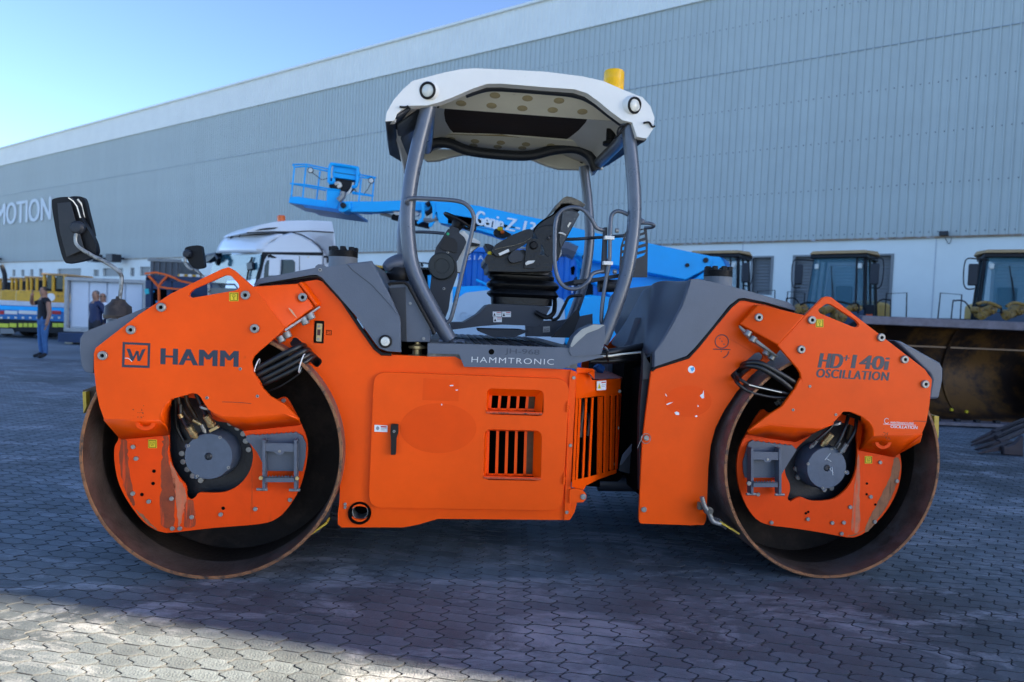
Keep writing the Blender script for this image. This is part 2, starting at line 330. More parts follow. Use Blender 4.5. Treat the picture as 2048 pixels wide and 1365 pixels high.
# white base wall with recessed openings for shutters and vents
ops = []
def opening(x0, y0, x1, y1):
    a_, z1 = wt(x0, y0); b_, _ = wt(x1, y0); _, z0 = wt(x0, y1); ops.append((min(a_, b_), max(a_, b_), max(0.05, z0), z1))
opening(1589, 513, 1785, 700); opening(1505, 515, 1545, 590); opening(1988, 520, 2110, 700)
for q in ((187, 540, 198, 553), (206, 537, 246, 553), (260, 536, 269, 553), (24, 540, 31, 553), (42, 540, 49, 553), (60, 539, 67, 553), (78, 538, 85, 553), (115, 538, 162, 553), (280, 534, 300, 552)): opening(*q)
ops.sort(); cur = T0
def wbox(mb, t0, t1, z0, z1, o0, o1):
    mb.add([wl(t, z, o) for z in (z0, z1) for o in (o0, o1) for t in (t0, t1)], [(0, 1, 3, 2), (4, 6, 7, 5), (0, 4, 5, 1), (2, 3, 7, 6), (0, 2, 6, 4), (1, 5, 7, 3)])
for (a_, b_, z0, z1) in ops:
    if a_ > cur: wbox(tmp, cur, a_, 0, ZB, -.25, 0)
    wbox(tmp, max(a_, cur), b_, z1, ZB, -.25, 0)
    if z0 > .1: wbox(tmp, max(a_, cur), b_, 0, z0, -.25, 0)
    cur = max(cur, b_)
wbox(tmp, cur, T1, 0, ZB, -.25, 0)
tmp.build('base_wall', WWALL, wh, smooth=False)
for (a_, b_, z0, z1) in ops:
    m = MB(); n = max(3, int((z1-z0)/.11)); h = (z1-z0)/n
    if a_ < 20:
        sh = MB(); wbox(sh, a_, b_, z0, z1, -.24, -.17); so = sh.build('shutter', SHUT, wh, smooth=False)
        fr_ = MB(); wbox(fr_, a_-.05, a_+.04, z0, z1+.04, -.15, .02); wbox(fr_, b_-.04, b_+.05, z0, z1+.04, -.15, .02); wbox(fr_, a_+.04, b_-.04, z1-.02, z1+.04, -.15, .02)
        fr_.build('frame', SHUT, so, smooth=False)
        for i in range(n):
            zc = z0+i*h; m = MB(); m.add([wl(t, z, o) for t in (a_+.04, b_-.04) for z, o in ((zc+.012, -.17), (zc+.012, -.12), (zc+h*.95, -.17))], [(0, 1, 2), (3, 5, 4), (0, 3, 4, 1), (1, 4, 5, 2), (0, 2, 5, 3)])
            m.build('slat', SHUT, so, smooth=False)
    else:
        wbox(m, a_, b_, z0, z1, -.24, -.12); m.build('shutter', SHUT, wh, smooth=False)
# rest of the hull
tmp = MB(); Dp = 60
def hb(t0, t1, z0, z1, d0, d1): wbox(tmp, t0, t1, z0, z1, d0, d1)
hb(T0, T1, 0.0, ZP, -Dp, -.30); tmp.build('building_core', CLAD, wh, smooth=False)
# unseen wing, added right of the frame to throw shade over the yard
WX, WY0, WY1 = 21.0, -2.33, 18.5
b = MB(); b.box((WX+20.1, (WY0+WY1)/2+.1, ZT/2), (40.0, WY1-WY0-.1, ZT-.2)); b.build('added_wing_core', CLAD, wh, smooth=False)
b = MB(); b.box((WX+20, (WY0+WY1)/2, ZT+.05), (40.4, WY1-WY0+.4, .3)); b.build('coping', PARA, wh, smooth=False)
b = MB(); b.add([(WX+o, y, z) for z in (ZB, ZT-.1) for y, o in [(WY1-i*.254+d, e) for i in range(81) for d, e in ((0, 0), (-.08, 0), (-.10, -.045), (-.15, -.045), (-.17, 0))]], [(i, i+1, 405+i+1, 405+i) for i in range(404)]); b.build('added_wing_cladding', CLAD, wh, smooth=False)
b = MB(); b.box((WX-.02, (WY0+WY1)/2, ZB/2), (.16, WY1-WY0, ZB)); b.box((WX+20, WY0-.02, ZB/2), (40, .16, ZB)); b.build('added_wing_base_wall', WWALL, wh, smooth=False)['kind'] = 'stuff'
# ribbed cladding sheets, two courses
RIBP = .254; NR = 4; SW = RIBP*NR; ZS = wt(1900, 71)[1]
def sheet(z0, z1, width=SW, nr_=NR, rib=.035, off=0):
    v = []; p = RIBP
    prof = [(0, 0)]
    for i in range(nr_): c = i*p+p*.5; prof += [(c-.028, 0), (c-.022, rib), (c+.022, rib), (c+.028, 0)]
    prof += [(width-.002, 0)]
    return prof
def make_sheet(name, z0, z1, m, rib=.045):
    prof = sheet(z0, z1, rib=rib); me = bpy.data.meshes.new(name); vs = [tuple(WD*t+WN*o+Vector((0, 0, z))) for z in (z0, z1) for t, o in prof]; n = len(prof)
    me.from_pydata(vs, [], [(i, i+1, n+i+1, n+i) for i in range(n-1)]); me.materials.append(m); return me
lap = make_sheet('cladding_sheet', ZB, ZS+.04, CLAD); upr = make_sheet('cladding_sheet', ZS-.0, ZP, CLAD)
rest_t = T0; n_sheets = 0
t = -9*SW
while t < T1 and n_sheets < 138:
    for me_, oo in ((lap, .03), (upr, .036)):
        o = bpy.data.objects.new('cladding_sheet', me_); COL.objects.link(o); o.parent = wh; o.location = WD*t+WN*oo
    t += SW; n_sheets += 1
tmp = MB(); wbox(tmp, T0, -9*SW-.002, ZB, ZP, -.3, .05); wbox(tmp, t, T1, ZB, ZP, -.3, .05); tmp.build('plain_cladding', CLAD, wh, smooth=False)
# parapet band, ribbed as one part
tmp = MB(); prof = []
tt = -30.0
while tt < T1: prof += [(tt, 0), (tt+.08, 0), (tt+.10, .03), (tt+.16, .03), (tt+.18, 0)]; tt += RIBP
tmp.add([wl(a_, z, .10+b_) for z in (ZP-.25, ZT) for a_, b_ in prof], [(i, i+1, len(prof)+i+1, len(prof)+i) for i in range(len(prof)-1)])
tmp.build('parapet', PARA, wh, smooth=False)
tmp = MB(); wbox(tmp, T0, T1, ZT, ZT+.12, -1.2, .22); wbox(tmp, T0, T1, ZP-.27, ZP-.25, -.3, .14); tmp.build('coping', PARA, wh, smooth=False)
tmp = MB(); wbox(tmp, T0, T1, ZP-.2, ZT, -1.1, .07); tmp.build('parapet_backing', PARA, wh, smooth=False)
tmp = MB(); wbox(tmp, T0, T1, ZB-.06, ZB, -.02, .09); tmp.build('drip_flashing', RUSTY, wh, smooth=False)
tmp = MB(); tmp2 = MB()
rows = [wt(1500+0, y)[1] for y in (391, 303, 217, 50)]+[ZB+.15]
for z in rows:
    tt = -8*SW+RIBP/2+.062
    while tt < 34: wbox(tmp, tt-.02, tt+.012, z-.018, z+.018, .03, .045); tt += RIBP
tmp.build('screw_row', mat('dull_screw', (.10, .12, .14), .5, .4), wh, smooth=False)
wh.children[-1]['kind'] = 'stuff'
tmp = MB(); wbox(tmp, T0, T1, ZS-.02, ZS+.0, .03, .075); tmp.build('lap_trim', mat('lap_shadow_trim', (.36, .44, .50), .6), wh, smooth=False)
# joints in the base wall, one small floodlight with its cable
for px in (1865, 1480, 1290): 
    tj = wt(px, 600)[0]; tmp = MB(); wbox(tmp, tj-.015, tj+.015, 0, ZB-.07, .001, .012); tmp.build('wall_joint_strip', mat('joint_strip', (.55, .58, .60), .7), wh, smooth=False)
tl_, zl_ = wt(1886, 471); tmp = MB(); wbox(tmp, tl_-.16, tl_+.10, zl_-.03, zl_+.10, .09, .3); tmp.build('floodlight', GREY_D, wh, bevel=.01)
tmp = MB(); tmp.tube(cr([tuple(wl(*wt(x, y, .03), .03)) for x, y in ((1890, 474), (1893, 482), (1898, 488), (1901, 484), (1903, 474))], 5, False), .009, 6); tmp.build('cable', GREY_D, wh)
for px in (212, 300-50, 5):
    tl_, zl_ = wt(px, 519); tmp = MB(); wbox(tmp, tl_-.5, tl_+.5, zl_-.3, zl_+.3, .5, 1.2); wbox(tmp, tl_-.08, tl_+.08, zl_-.05, zl_+.1, .09, .5); tmp.build('floodlight', GREY_D, wh)
# lettering on the cladding
t1_, z1_ = wt(103, 438, .1); t0_, z0_ = wt(-6, 450, .1); zt_ = wt(103, 392, .1)[1]
text_quad('lettering', 'MOTION', wl(t0_, z1_-.1, .09), wl(t1_, z1_-.1, .09), wl(t0_, zt_-.05, .09), mat('sign_white', (.58, .62, .64), .5, 0, .03), wh, WN, .06, .045)
# ================================================================= THE ROAD ROLLER
rx = FR.O.lerp(RE.O, .5)
roller = empty('road_roller', (rx.x, rx.y+1.0, 0)); tag(roller, 'orange and slate grey tandem road roller with two steel drums and a cream canopy', 'road roller')
def P3(u, pts, o=None):                              # [(x,y[,o])] -> world
    return [u.p(q[0], q[1], q[2] if len(q) > 2 else (o or 0)) for q in pts]
def plate(name, u, pts, o, th, m, parent=roller, holes=(), bevel=.003, mirror=False, **kw):
    b = MB(); b.prism(P3(u, pts, o), u.Wd*th, [P3(u, h, o) for h in holes]); return b.build(name, m, parent, bevel=bevel, **kw)
def bolts(u, pts, o, r, h, parent, name='bolt', socket=True, m=None):
    for q in pts:
        oo = q[2] if len(q) > 2 else o; c = u.p(q[0], q[1], oo); b = MB(); b.mi = 0
        b.lathe([(r, 0), (r, h*.8), (r*.88, h)] + ([(r*.45, h), (r*.42, h*.45)] if socket else []), c, -u.Wd, 14)
        if socket: b.mi = 1; b.lathe([(r*.43, h*.45), (r*.0001, h*.45)], c-u.Wd*.0003, -u.Wd, 6, False)
        b.build(name, [m or STEEL, BLK], parent)
def smear(u, o): pass
# ---- drums
def drum(u):
    c = u.O+Vector((0, 0, .70)); b = MB()
    b.mi = 0; b.lathe([(.700, .004), (.700, 2.096)], c, u.Wd, 96, False)
    b.mi = 1; b.lathe([(.700, .004), (.697, 0), (.683, 0), (.680, .004)], c, u.Wd, 96, False)
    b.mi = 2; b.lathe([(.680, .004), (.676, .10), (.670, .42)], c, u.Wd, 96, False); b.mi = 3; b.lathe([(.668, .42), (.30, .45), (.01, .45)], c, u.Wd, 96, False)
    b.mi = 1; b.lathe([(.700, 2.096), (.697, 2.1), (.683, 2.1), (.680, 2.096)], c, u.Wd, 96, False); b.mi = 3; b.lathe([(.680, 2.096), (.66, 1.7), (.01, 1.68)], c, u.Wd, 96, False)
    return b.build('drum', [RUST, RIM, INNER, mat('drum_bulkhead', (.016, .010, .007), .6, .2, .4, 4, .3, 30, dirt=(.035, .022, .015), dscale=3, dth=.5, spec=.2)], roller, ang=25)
RUSTIN = mat('inner_lip_steel', (.13, .095, .078), .40, .5, .4, 6, .3, 60, dirt=(.16, .13, .12), dscale=4, dth=.5)
dF, dR_ = drum(FR), drum(RE)
for dd, u in ((dF, FR), (dR_, RE)):
    c = u.O+Vector((0, 0, .70)); b = MB(); b.lathe([(.679, .006), (.6735, .05), (.6725, .10), (.6675, .19)], c, u.Wd, 96, False); b.build('rim_lip', RUSTIN, dd, ang=25)
# ---- front side plate (outer), its folded skirt and the recessed inner plate
OUT = -.045; IN = .13
tri1 = rnd(T('c1', (975, 700), (1000, 678), (1205, 588), (1240, 590), (1290, 645), (1296, 668), (1275, 686), (985, 736), (965, 722)), 4)
out1 = T('c1', (350, 1095), (362, 1060), (640, 845), (850, 708), (1180, 548), (1225, 536), (1262, 556), (1400, 676), (1590, 930), (1585, 942), (1392, 1112), (1374, 1150), (1386, 1215), (1440, 1300)) + \
  T('c2', (1165, 60), (1200, 112), (1245, 162), (1330, 208), (1420, 300), (1330, 262), (1100, 282), (960, 278), (900, 262), (870, 240), (848, 210), (822, 165), (800, 146), (772, 142), (640, 180), (603, 214), (582, 262), (578, 305), (236, 300), (208, 218), (190, 130)) + T('c1', (350, 1200))
plate_f = plate('side_plate', FR, out1, OUT, .022, ORANGE, holes=[tri1], bevel=.004, smooth=False)
b = MB()
fa = P3(FR, T('c2', (236, 300, OUT), (578, 305, OUT), (620, 352, .0), (628, 392, IN), (345, 418, IN), (318, 395, .09)))
b.add(fa, [(0, 1, 2, 3, 4, 5)]); q = b.build('folded_skirt', ORANGE, plate_f, ang=60).modifiers.new('s', 'SOLIDIFY'); q.thickness = .012; q.offset = 0; b = MB()
fb = P3(FR, T('c2', (900, 262, OUT), (960, 278, OUT), (1100, 282, OUT), (1330, 262, OUT), (1420, 300, OUT))); fc = P3(FR, T('c2', (1035, 345, IN), (1090, 365, IN), (1200, 355, IN), (1330, 341, IN), (1426, 330, IN)))
b.add(fb+fc, [(i, i+1, 6+i, 5+i) for i in range(4)]); sk = b.build('folded_skirt', ORANGE, plate_f, smooth=True, ang=60); q = sk.modifiers.new('s', 'SOLIDIFY'); q.thickness = .012; q.offset = 0
# window liner on the left of the opening
b = MB(); a0 = P3(FR, T('c2', (578, 305, OUT), (582, 262, OUT), (603, 214, OUT), (640, 180, OUT))); a1 = P3(FR, T('c2', (628, 392, IN), (632, 330, IN), (637, 245, IN), (640, 226, IN)))
b.add(a0+a1, [(i, i+1, 5+i, 4+i) for i in range(3)]); q = b.build('window_liner', ORANGE, plate_f).modifiers.new('s', 'SOLIDIFY'); q.thickness = .01; q.offset = 0
hole_f = cr(T('c2', (640, 190), (634, 300), (632, 400), (632, 500), (650, 580), (690, 650), (727, 695), (737, 730), (738, 768), (762, 787), (790, 772), (815, 745), (870, 746), (965, 742), (1050, 703), (1112, 630), (1138, 550), (1135, 480), (1100, 410), (1060, 345), (980, 320), (900, 300), (860, 200), (760, 170)), 3)
in_f = cr(T('c2', (322, 425), (300, 470), (300, 560), (320, 670), (358, 760), (412, 845), (475, 922), (540, 968), (590, 985), (650, 988), (900, 960), (1180, 936), (1290, 900), (1372, 812), (1430, 700), (1465, 560), (1472, 450), (1450, 370), (1400, 265), (1355, 182), (1322, 165), (1270, 180), (1180, 150), (700, 120), (420, 230), (330, 380)), 3)
inner_f = plate('inner_plate', FR, in_f, IN+.002, .016, ORANGE_D, holes=[hole_f], bevel=.003)
# gearbox carrier and motor
def hub(u, ccrop, cx, cy, cr_, hole, boltring, lugs):
    (px, py), = T(ccrop, (cx, cy)); r = cr_
    car = MB(); car.prism(P3(u, [((hx-px)*1.06+px, (hy-py)*1.06+py) for hx, hy in [tuple(h)[:2] for h in hole]], IN+.09), u.Wd*.02); cp = car.build('drum_carrier', mat('navy_carrier', (.003, .005, .010), .45, .1, .3, 8, .2, 60), roller)
    c = u.p(px, py, IN-.03)
    b = MB(); b.lathe([(r*1.12, -.12), (r*1.12, -.07), (r*1.04, -.05), (r*1.03, -.004), (r*1.0, .003), (r*.17, .004), (r*.15, -.003)], c, -u.Wd, 48); m = b.build('drive_motor', mat('motor_grey', (.075, .10, .145), .42, .2, .14, 18, .08, 120, dirt=(.07, .08, .1), dscale=22, dth=.62), roller, ang=30)
    b = MB(); b.lathe([(r*.16, 0), (r*.10, .006), (r*.09, .002)], c-u.Wd*.003, -u.Wd, 16); b.build('centre_plug', GREY_D, m)
    for (bx, by) in lugs:
        (qx, qy), = T(ccrop, (bx, by)); cc = u.p(qx, qy, IN-.01); b = MB(); b.lathe([(r*.11, -.05), (r*.11, .018), (r*.09, .02)], cc, -u.Wd, 14); b.build('lug', MATS['motor_grey'], m)
        bolts(u, [(qx, qy, IN-.03)], 0, .009, .006, m, 'lug_bolt')
    for (bx, by) in boltring:
        (qx, qy), = T(ccrop, (bx, by)); bolts(u, [(qx, qy, IN+.088)], 0, .017, .016, cp, 'bolt', socket=False)
    return m, cp
mF, cF = hub(FR, 'c2', 872, 525, .128, hole_f, [(714, 505), (722, 555), (747, 601), (780, 640), (828, 667), (1005, 322), (1050, 350), (1085, 386), (1100, 430), (1118, 481)], [(750, 460), (942, 410), (993, 592), (804, 644)])
def hoseset(u, crop, sets, parent=roller):
    for path, r, m in sets:
        b = MB(); b.tube(cr([tuple(u.p(*T(crop, (q[0], q[1]))[0], q[2])) for q in path], 8, False), r, 10); b.build('hose', m, parent)
def fitting(u, crop, p0, p1, o0, o1, r, m=BRASS, parent=roller):
    a, c = u.p(*T(crop, p0)[0], o0), u.p(*T(crop, p1)[0], o1); ax = c-a; h = ax.length
    pr = [(r, 0)]
    n = 5
    for i in range(n): pr += [(r, h*(i+.1)/n*.6), (r*1.12, h*(i+.3)/n*.6), (r*1.12, h*(i+.7)/n*.6), (r, h*(i+.9)/n*.6)]
    pr += [(r*1.25, h*.62), (r*1.25, h*.8), (r*.8, h*.82), (r*.8, h)]
    b = MB(); b.lathe(pr, a, ax, 12); b.build('fitting', m, parent)
HB = mat('brown_hose', (.05, .026, .012), .45, 0, .4, 15, .2, 80)
hoseset(FR, 'f5', [([(265, 130, .1), (285, 230, .1), (340, 330, .1), (400, 400, .09), (430, 410, .08)], .012, HB), ([(350, 110, .12), (370, 200, .12), (420, 290, .14), (470, 380, .15)], .012, HB), ([(240, 150, .13), (235, 300, .15), (250, 480, .19), (330, 640, .2)], .010, HOSE), ([(290, 220, .08), (295, 330, .08), (350, 450, .06), (390, 480, .05)], .013, HOSE), ([(470, 100, .09), (530, 230, .08), (570, 320, .06), (590, 350, .05)], .014, HOSE)])
fitting(FR, 'f5', (380, 470), (465, 600), .05, .09, .018); fitting(FR, 'f5', (580, 345), (665, 490), .05, .09, .019); fitting(FR, 'f5', (430, 400), (530, 455), .07, .08, .010); fitting(FR, 'f5', (530, 450), (575, 545), .08, .09, .011, STEEL); fitting(FR, 'f5', (280, 330), (310, 380), .07, .075, .012)
b = MB(); b.box(FR.p(*T('f5', (675, 500))[0], .08), (.055, .03, .018), (( FR.U*.85+VZ_*.5).normalized(), FR.Wd, (VZ_*.85-FR.U*.5).normalized())); b.build('flange', BRASS, mF, bevel=.003)
b = MB(); b.lathe([(.0315, 0), (.0315, .012)], FR.p(*T('f5', (570, 270))[0], .02), (FR.U*.3+VZ_*.95), 20); b.build('grease_cap', STEEL, roller)
# lifting eyes
def eye(u, crop, cx, cy, o, par):
    (px, py), = T(crop, (cx, cy)); c = u.p(px, py, o); n = 20; r1 = .052; r2 = .030
    outp = [c+u.U*(r1*math.cos(a))+VZ_*(r1*.78*math.sin(a)) for a in [math.pi+math.pi*i/n for i in range(n+1)]]; inp = [c+u.U*(r2*math.cos(a))+VZ_*(r2*.70*math.sin(a)) for a in [2*math.pi-math.pi*i/n for i in range(n+1)]]
    b = MB(); b.prism(outp+inp, u.Wd*.03-VZ_*.012); b.build('lifting_eye', ORANGE_D, par, bevel=.004)
eye(FR, 'c2', 487, 322, -.062, plate_f); eye(RE, 'c7', 1173, 440, -.055, roller)
# inner plate fasteners
bolts(FR, T('c2', (415, 467), (433, 538), (413, 750), (510, 798), (653, 962), (698, 962), (770, 893), (946, 877), (1156, 844), (1366, 788), (1327, 186), (648, 781)), IN+.001, .0125, .009, inner_f, socket=False)
for q in T('c2', (540, 615), (535, 690), (467, 757), (960, 840)):
    b = MB(); b.lathe([(.010, 0), (.010, .001)], FR.p(*q, IN), -FR.Wd, 12); b.build('bolt_hole', BLK, inner_f)
# cap screws on the outer plate
bolts(FR, T('c1', (792, 797), (595, 943), (412, 1110), (1338, 718), (1398, 935)), OUT, .0245, .016, plate_f)
bolts(FR, T('c2', (862, 170), (1168, 160))+T('c1', (1302, 1197)), OUT, .0085, .004, plate_f)
# bracket that joins plate to frame
def bracket(u, crop, L1, L2, hd, low, par, sgn=1):
    a = P3(u, T(crop, *[(x, y, OUT) for x, y in L1])); c = P3(u, T(crop, *[(x, y, o) for x, y, o in L2]))
    b = MB(); n = len(a); fs = [(i, i+1, n+i+1, n+i) for i in range(n-1)]; b.add(a+c, fs)
    d = P3(u, T(crop, *[(x, y, o) for x, y, o in low])); b.add([c[0], c[-1]]+d, [(0, 1, 3, 2)])
    o = b.build('mounting_bracket', ORANGE, par, smooth=True, ang=70); q = o.modifiers.new('s', 'SOLIDIFY'); q.thickness = .018; q.offset = -1*sgn
    q = o.modifiers.new('b', 'BEVEL'); q.width = .012; q.segments = 3; q.angle_limit = R(12)
    return o
bkF = bracket(FR, 'f3', [(20, 415), (195, 640), (395, 895)], [(545, 380, .055), (640, 510, .055), (735, 650, .055)], None, [(600, 380, .10), (795, 632, .10)], roller)
bolts(FR, T('f3', (602, 541, .030)), .03, .0245, .016, bkF)
def capbolt(u, crop, p, o, d, r, h, par):
    b = MB(); c = u.p(*T(crop, p)[0], o); b.lathe([(r, 0), (r, h*.9), (r*.85, h)], c, d, 14); b.build('cap_bolt', STEEL, par)
for p in ((680, 725), (610, 785), (412, 935), (340, 985)): capbolt(FR, 'f3', p, .03, (FR.U*.45-VZ_*.89), .021, .035, bkF)
b = MB(); pp = P3(FR, T('f3', (395, 905, OUT+.01), (640, 745, .03), (790, 640, .09), (800, 655, .09), (650, 765, .03), (405, 925, OUT+.01))); b.prism(pp, FR.Wd*.06); b.build('bolting_flange', STEEL, bkF)
# labels with hook pictograms
def hook_label(u, crop, x0, y0, x1, y1, o, par, kind=0):
    a = P3(u, T(crop, (x0, y1), (x1, y1), (x1, y0), (x0, y0)), o); b = MB(); b.prism(a, -u.Wd*.0012); lab = b.build('lifting_label', YEL, par)
    X = (a[1]-a[0]); Y = (a[3]-a[0]); g = lambda s, t: a[0]+X*s+Y*t-u.Wd*.0018; b = MB()
    loop = [(.08, .07), (.92, .07), (.92, .93), (.08, .93)]; inn = [(.13, .12), (.13, .88), (.87, .88), (.87, .12)]
    b.prism([g(*q) for q in loop], -u.Wd*.0006, [[g(*q) for q in inn]])
    rr = X.length
    if kind == 0:
        b.tube([g(.5+.17*math.cos(t*math.pi/8), .63+.15*math.sin(t*math.pi/8)) for t in range(16)], rr*.018, 6, closed=True)
        b.tube([g(.5, .5), g(.5, .36), g(.42, .28), g(.5, .2), g(.58, .28)], rr*.02, 6)
        b.tube([g(.5, .68), g(.5, .58)], rr*.018, 6)
    else:
        b.tube([g(.25, .72), g(.75, .72)], rr*.022, 6); b.tube([g(.3, .68), g(.36, .3), g(.64, .34), g(.7, .68)], rr*.02, 6); b.tube([g(.42, .6), g(.55, .45), g(.45, .35)], rr*.02, 6)
    b.build('pictogram', BLK, lab)
hook_label(FR, 'c1', 1230, 700, 1290, 757, OUT-.0005, plate_f); hook_label(FR, 'c2', 505, 424, 558, 475, IN, inner_f, 1)
# maker's mark and name
def q3(u, crop, bl, br, tl, o): return [u.p(*T(crop, p)[0], o) for p in (bl, br, tl)]
fr0 = P3(FR, T('c1', (533, 1186), (713, 1191), (717, 1030), (538, 1022)), OUT-.0005); fr1 = P3(FR, T('c1', (549, 1170), (699, 1176), (702, 1044), (553, 1037)), OUT-.0005)
b = MB(); b.prism(fr0, -FR.Wd*.001, [fr1])
for pts in ([(563, 1066), (585, 1066), (606, 1120), (624, 1080), (641, 1080), (606, 1146), (592, 1143)], [(628, 1085), (641, 1084), (645, 1118), (664, 1070), (687, 1067), (652, 1146), (634, 1146)]):
    b.prism(P3(FR, T('c1', *pts), OUT-.0005), -FR.Wd*.001)
b.build('maker_mark', DECAL, plate_f, smooth=False)
text_quad('lettering', 'HAMM', *q3(FR, 'c1', (783, 1166), (1290, 1184), (785, 1062), OUT-.0004), DECAL, plate_f, -FR.Wd, .001, .075, spacing=1.1)
b = MB(); b.tube([FR.p(*T('c1', q)[0], OUT-.001) for q in ((552, 1127), (572, 1127), (590, 1140), (598, 1150))], .002, 6); b.build('scratch', WHITE, plate_f)
b = MB(); b.tube([FR.p(*T('f5', q)[0], OUT-.0005) for q in ((765, 195), (860, 197), (980, 203), (1095, 214))], .0013, 6); b.build('scratch', GREY_D, plate_f)
# front bumper tank
def wide(name, u, pts, o0, o1, m, par=roller, bevel=.02, **kw):
    b = MB(); b.prism(P3(u, pts, o0), u.Wd*(o1-o0)); return b.build(name, m, par, bevel=bevel, seg=3, **kw)
tankF = wide('bumper_tank', FR, T('c1', (700, 800), (655, 850), (352, 1090), (347, 1226), (292, 1216), (268, 1170), (257, 1070), (258, 1000), (282, 962), (330, 940), (560, 848), (690, 795)), -.005, 2.12, GREY, bevel=.025)
# far side of the front unit: the same plate in mirror
def far_copy(src, u, name, m, par=roller, dist=2.18):
    me = src.data.copy(); off = rootloc(src)
    for v in me.vertices:
        P = v.co+off; d = (P-u.O).dot(u.Wd); P2 = P+u.Wd*(dist-2*d-.045*2); v.co = P2-off
    me.flip_normals(); o = bpy.data.objects.new(name, me); COL.objects.link(o); o.parent = par; return o
# hoses at the front articulation window
hoseset(FR, 'f3', [([(0, 1420, .0), (60, 1370, .0), (200, 1290, -.02), (380, 1190, -.02), (520, 1120, .0), (600, 1090, .05), (640, 1120, .16)], .0165, HOSE),
 ([(20, 1460, .0), (200, 1370, -.01), (400, 1270, -.01), (560, 1180, .0), (650, 1140, .04), (680, 1170, .16)], .0165, HOSE),
 ([(40, 1520, .01), (250, 1420, .0), (460, 1310, .0), (600, 1230, .02), (690, 1190, .06), (720, 1230, .16)], .0165, HOSE),
 ([(60, 1570, .02), (280, 1470, .01), (480, 1370, .01), (640, 1270, .03), (730, 1215, .08), (760, 1290, .17)], .0150, HOSE),
 ([(120, 1640, .06), (330, 1560, .05), (520, 1440, .05), (600, 1370, .06), (640, 1300, .1)], .0045, HOSE)])
for p in ((590, 1290), (75, 1350)):
    b = MB(); c = FR.p(*T('f3', p)[0], .01); b.tube([c+(FR.U*.25+VZ_)*(.052*math.cos(t*math.pi/8))+FR.Wd*(.035*math.sin(t*math.pi/8)) for t in range(16)], .0035, 6, closed=True); b.build('cable_tie', WHITE, roller)
# ---- body panel of the front frame
BO = .10
slot = rnd(T('f3', (450, 1060), (490, 1000), (530, 1000), (815, 1250), (818, 1285), (775, 1335), (740, 1335), (455, 1085)), 3)
lockh = rnd(T('f3', (728, 805), (846, 808), (838, 1068), (718, 1060)), 3); exh = T('c5', *circ(190, 1172, 66, 20, 44)); 
doorh = rnd(T('c5', (985, 380), (1375, 390), (1355, 1000), (965, 990)), 8)
hood_edge_f = T('f3', (30, 440), (130, 395), (700, 300), (790, 305), (850, 350), (1050, 580), (1250, 880), (1420, 1120), (1500, 1185), (1610, 1190))
body = T('f3', (560, 375), (760, 340), (820, 360), (1040, 600), (1240, 900), (1410, 1140), (1500, 1190), (2048, 1215)) + T('c5', (800, 172), (900, 225), (1545, 256), (1575, 268), (1577, 290), (1530, 1218), (690, 1210), (560, 1248), (470, 1265), (75, 1265), (50, 1245), (50, 1180), (62, 1080), (66, 700), (30, 560), (0, 470)) + T('f3', (840, 1640), (740, 1480), (640, 1330), (500, 1215), (300, 1060), (260, 1010), (400, 700), (300, 500))
bodyo = plate('body_panel', FR, body, BO, .02, ORANGE, holes=[slot, lockh, exh, doorh], bevel=.003)
b = MB(); b.tube([FR.p(x, y, BO-.004) for x, y in hood_edge_f[1:]], .010, 8); b.build('rubber_seal', BLACK, roller)
b = MB(); b.prism(P3(FR, T('f3', (700, 790), (860, 795), (860, 1080), (700, 1075)), BO+.045), FR.Wd*.01); b.build('lock_pocket', BLACK, bodyo)
lk = plate('lock_bar', FR, rnd(T('f3', (760, 838), (822, 842), (812, 1046), (752, 1040)), 1), BO-.002, .012, BRASS, bodyo, bevel=.001)
bolts(FR, T('f3', (783, 872), (778, 1015)), BO-.003, .007, .004, bodyo, socket=False)
plate('lock_slot', FR, T('f3', (766, 905), (802, 907), (798, 975), (763, 973)), BO-.0045, .002, mat('maroon', (.06, .012, .01), .5), bodyo, bevel=0)
b = MB(); a = P3(FR, T('f3', (866, 970), (928, 972), (930, 918), (869, 912)), BO-.0005); b.prism(a, -FR.Wd*.001, [P3(FR, T('f3', (872, 963), (922, 965), (924, 924), (875, 919)), BO-.0005)])
b.tube(P3(FR, T('f3', (885, 950), (880, 930), (912, 932), (910, 955), (895, 958)), BO-.001), .001, 5); b.build('pictogram', BLK, bodyo)
# behind the panel: dark interior with wood coloured radiator core
b = MB(); b.prism(P3(FR, T('c5', (120, 300), (900, 260), (940, 262), (940, 1200), (120, 1200)), BO+.12), FR.Wd*1.6); b.build('engine_bay', BLK, roller, smooth=False)
b = MB(); b.prism(P3(FR, T('c5', (940, 300), (1440, 300), (1400, 1190), (940, 1200)), BO+.35), FR.Wd*1.3); b.build('engine_block', BLK, roller, smooth=False)
b = MB(); b.prism(P3(FR, T('c5', (1262, 420), (1310, 420), (1298, 930), (1250, 930)), BO+.10), FR.Wd*.02); b.build('wood_lath', mat('wood', (.22, .12, .05), .7, 0, .2, 20), roller)
# exhaust pipe
c = FR.p(*T('c5', (190, 1172))[0], BO); b = MB(); b.lathe([(.066, -.01), (.066, -.002), (.052, -.002), (.050, .12)], c, FR.Wd, 28, False); b.build('exhaust_sleeve', BLK, bodyo)
b = MB(); b.lathe([(.046, .0), (.046, .35), (.001, .35)], c+FR.Wd*.02, FR.Wd, 24, False); b.lathe([(.046, 0), (.042, -.0), (.041, .34)], c+FR.Wd*.02, FR.Wd, 24, False); b.build('exhaust_pipe', STEEL, bodyo)
bolts(FR, T('c5', (97, 1115), (97, 1136)), BO, .009, .006, bodyo, socket=False)
bolts(FR, T('c5', (1560, 307), (1538, 740), (1515, 1167)), BO-.012, .0105, .007, bodyo, socket=False)
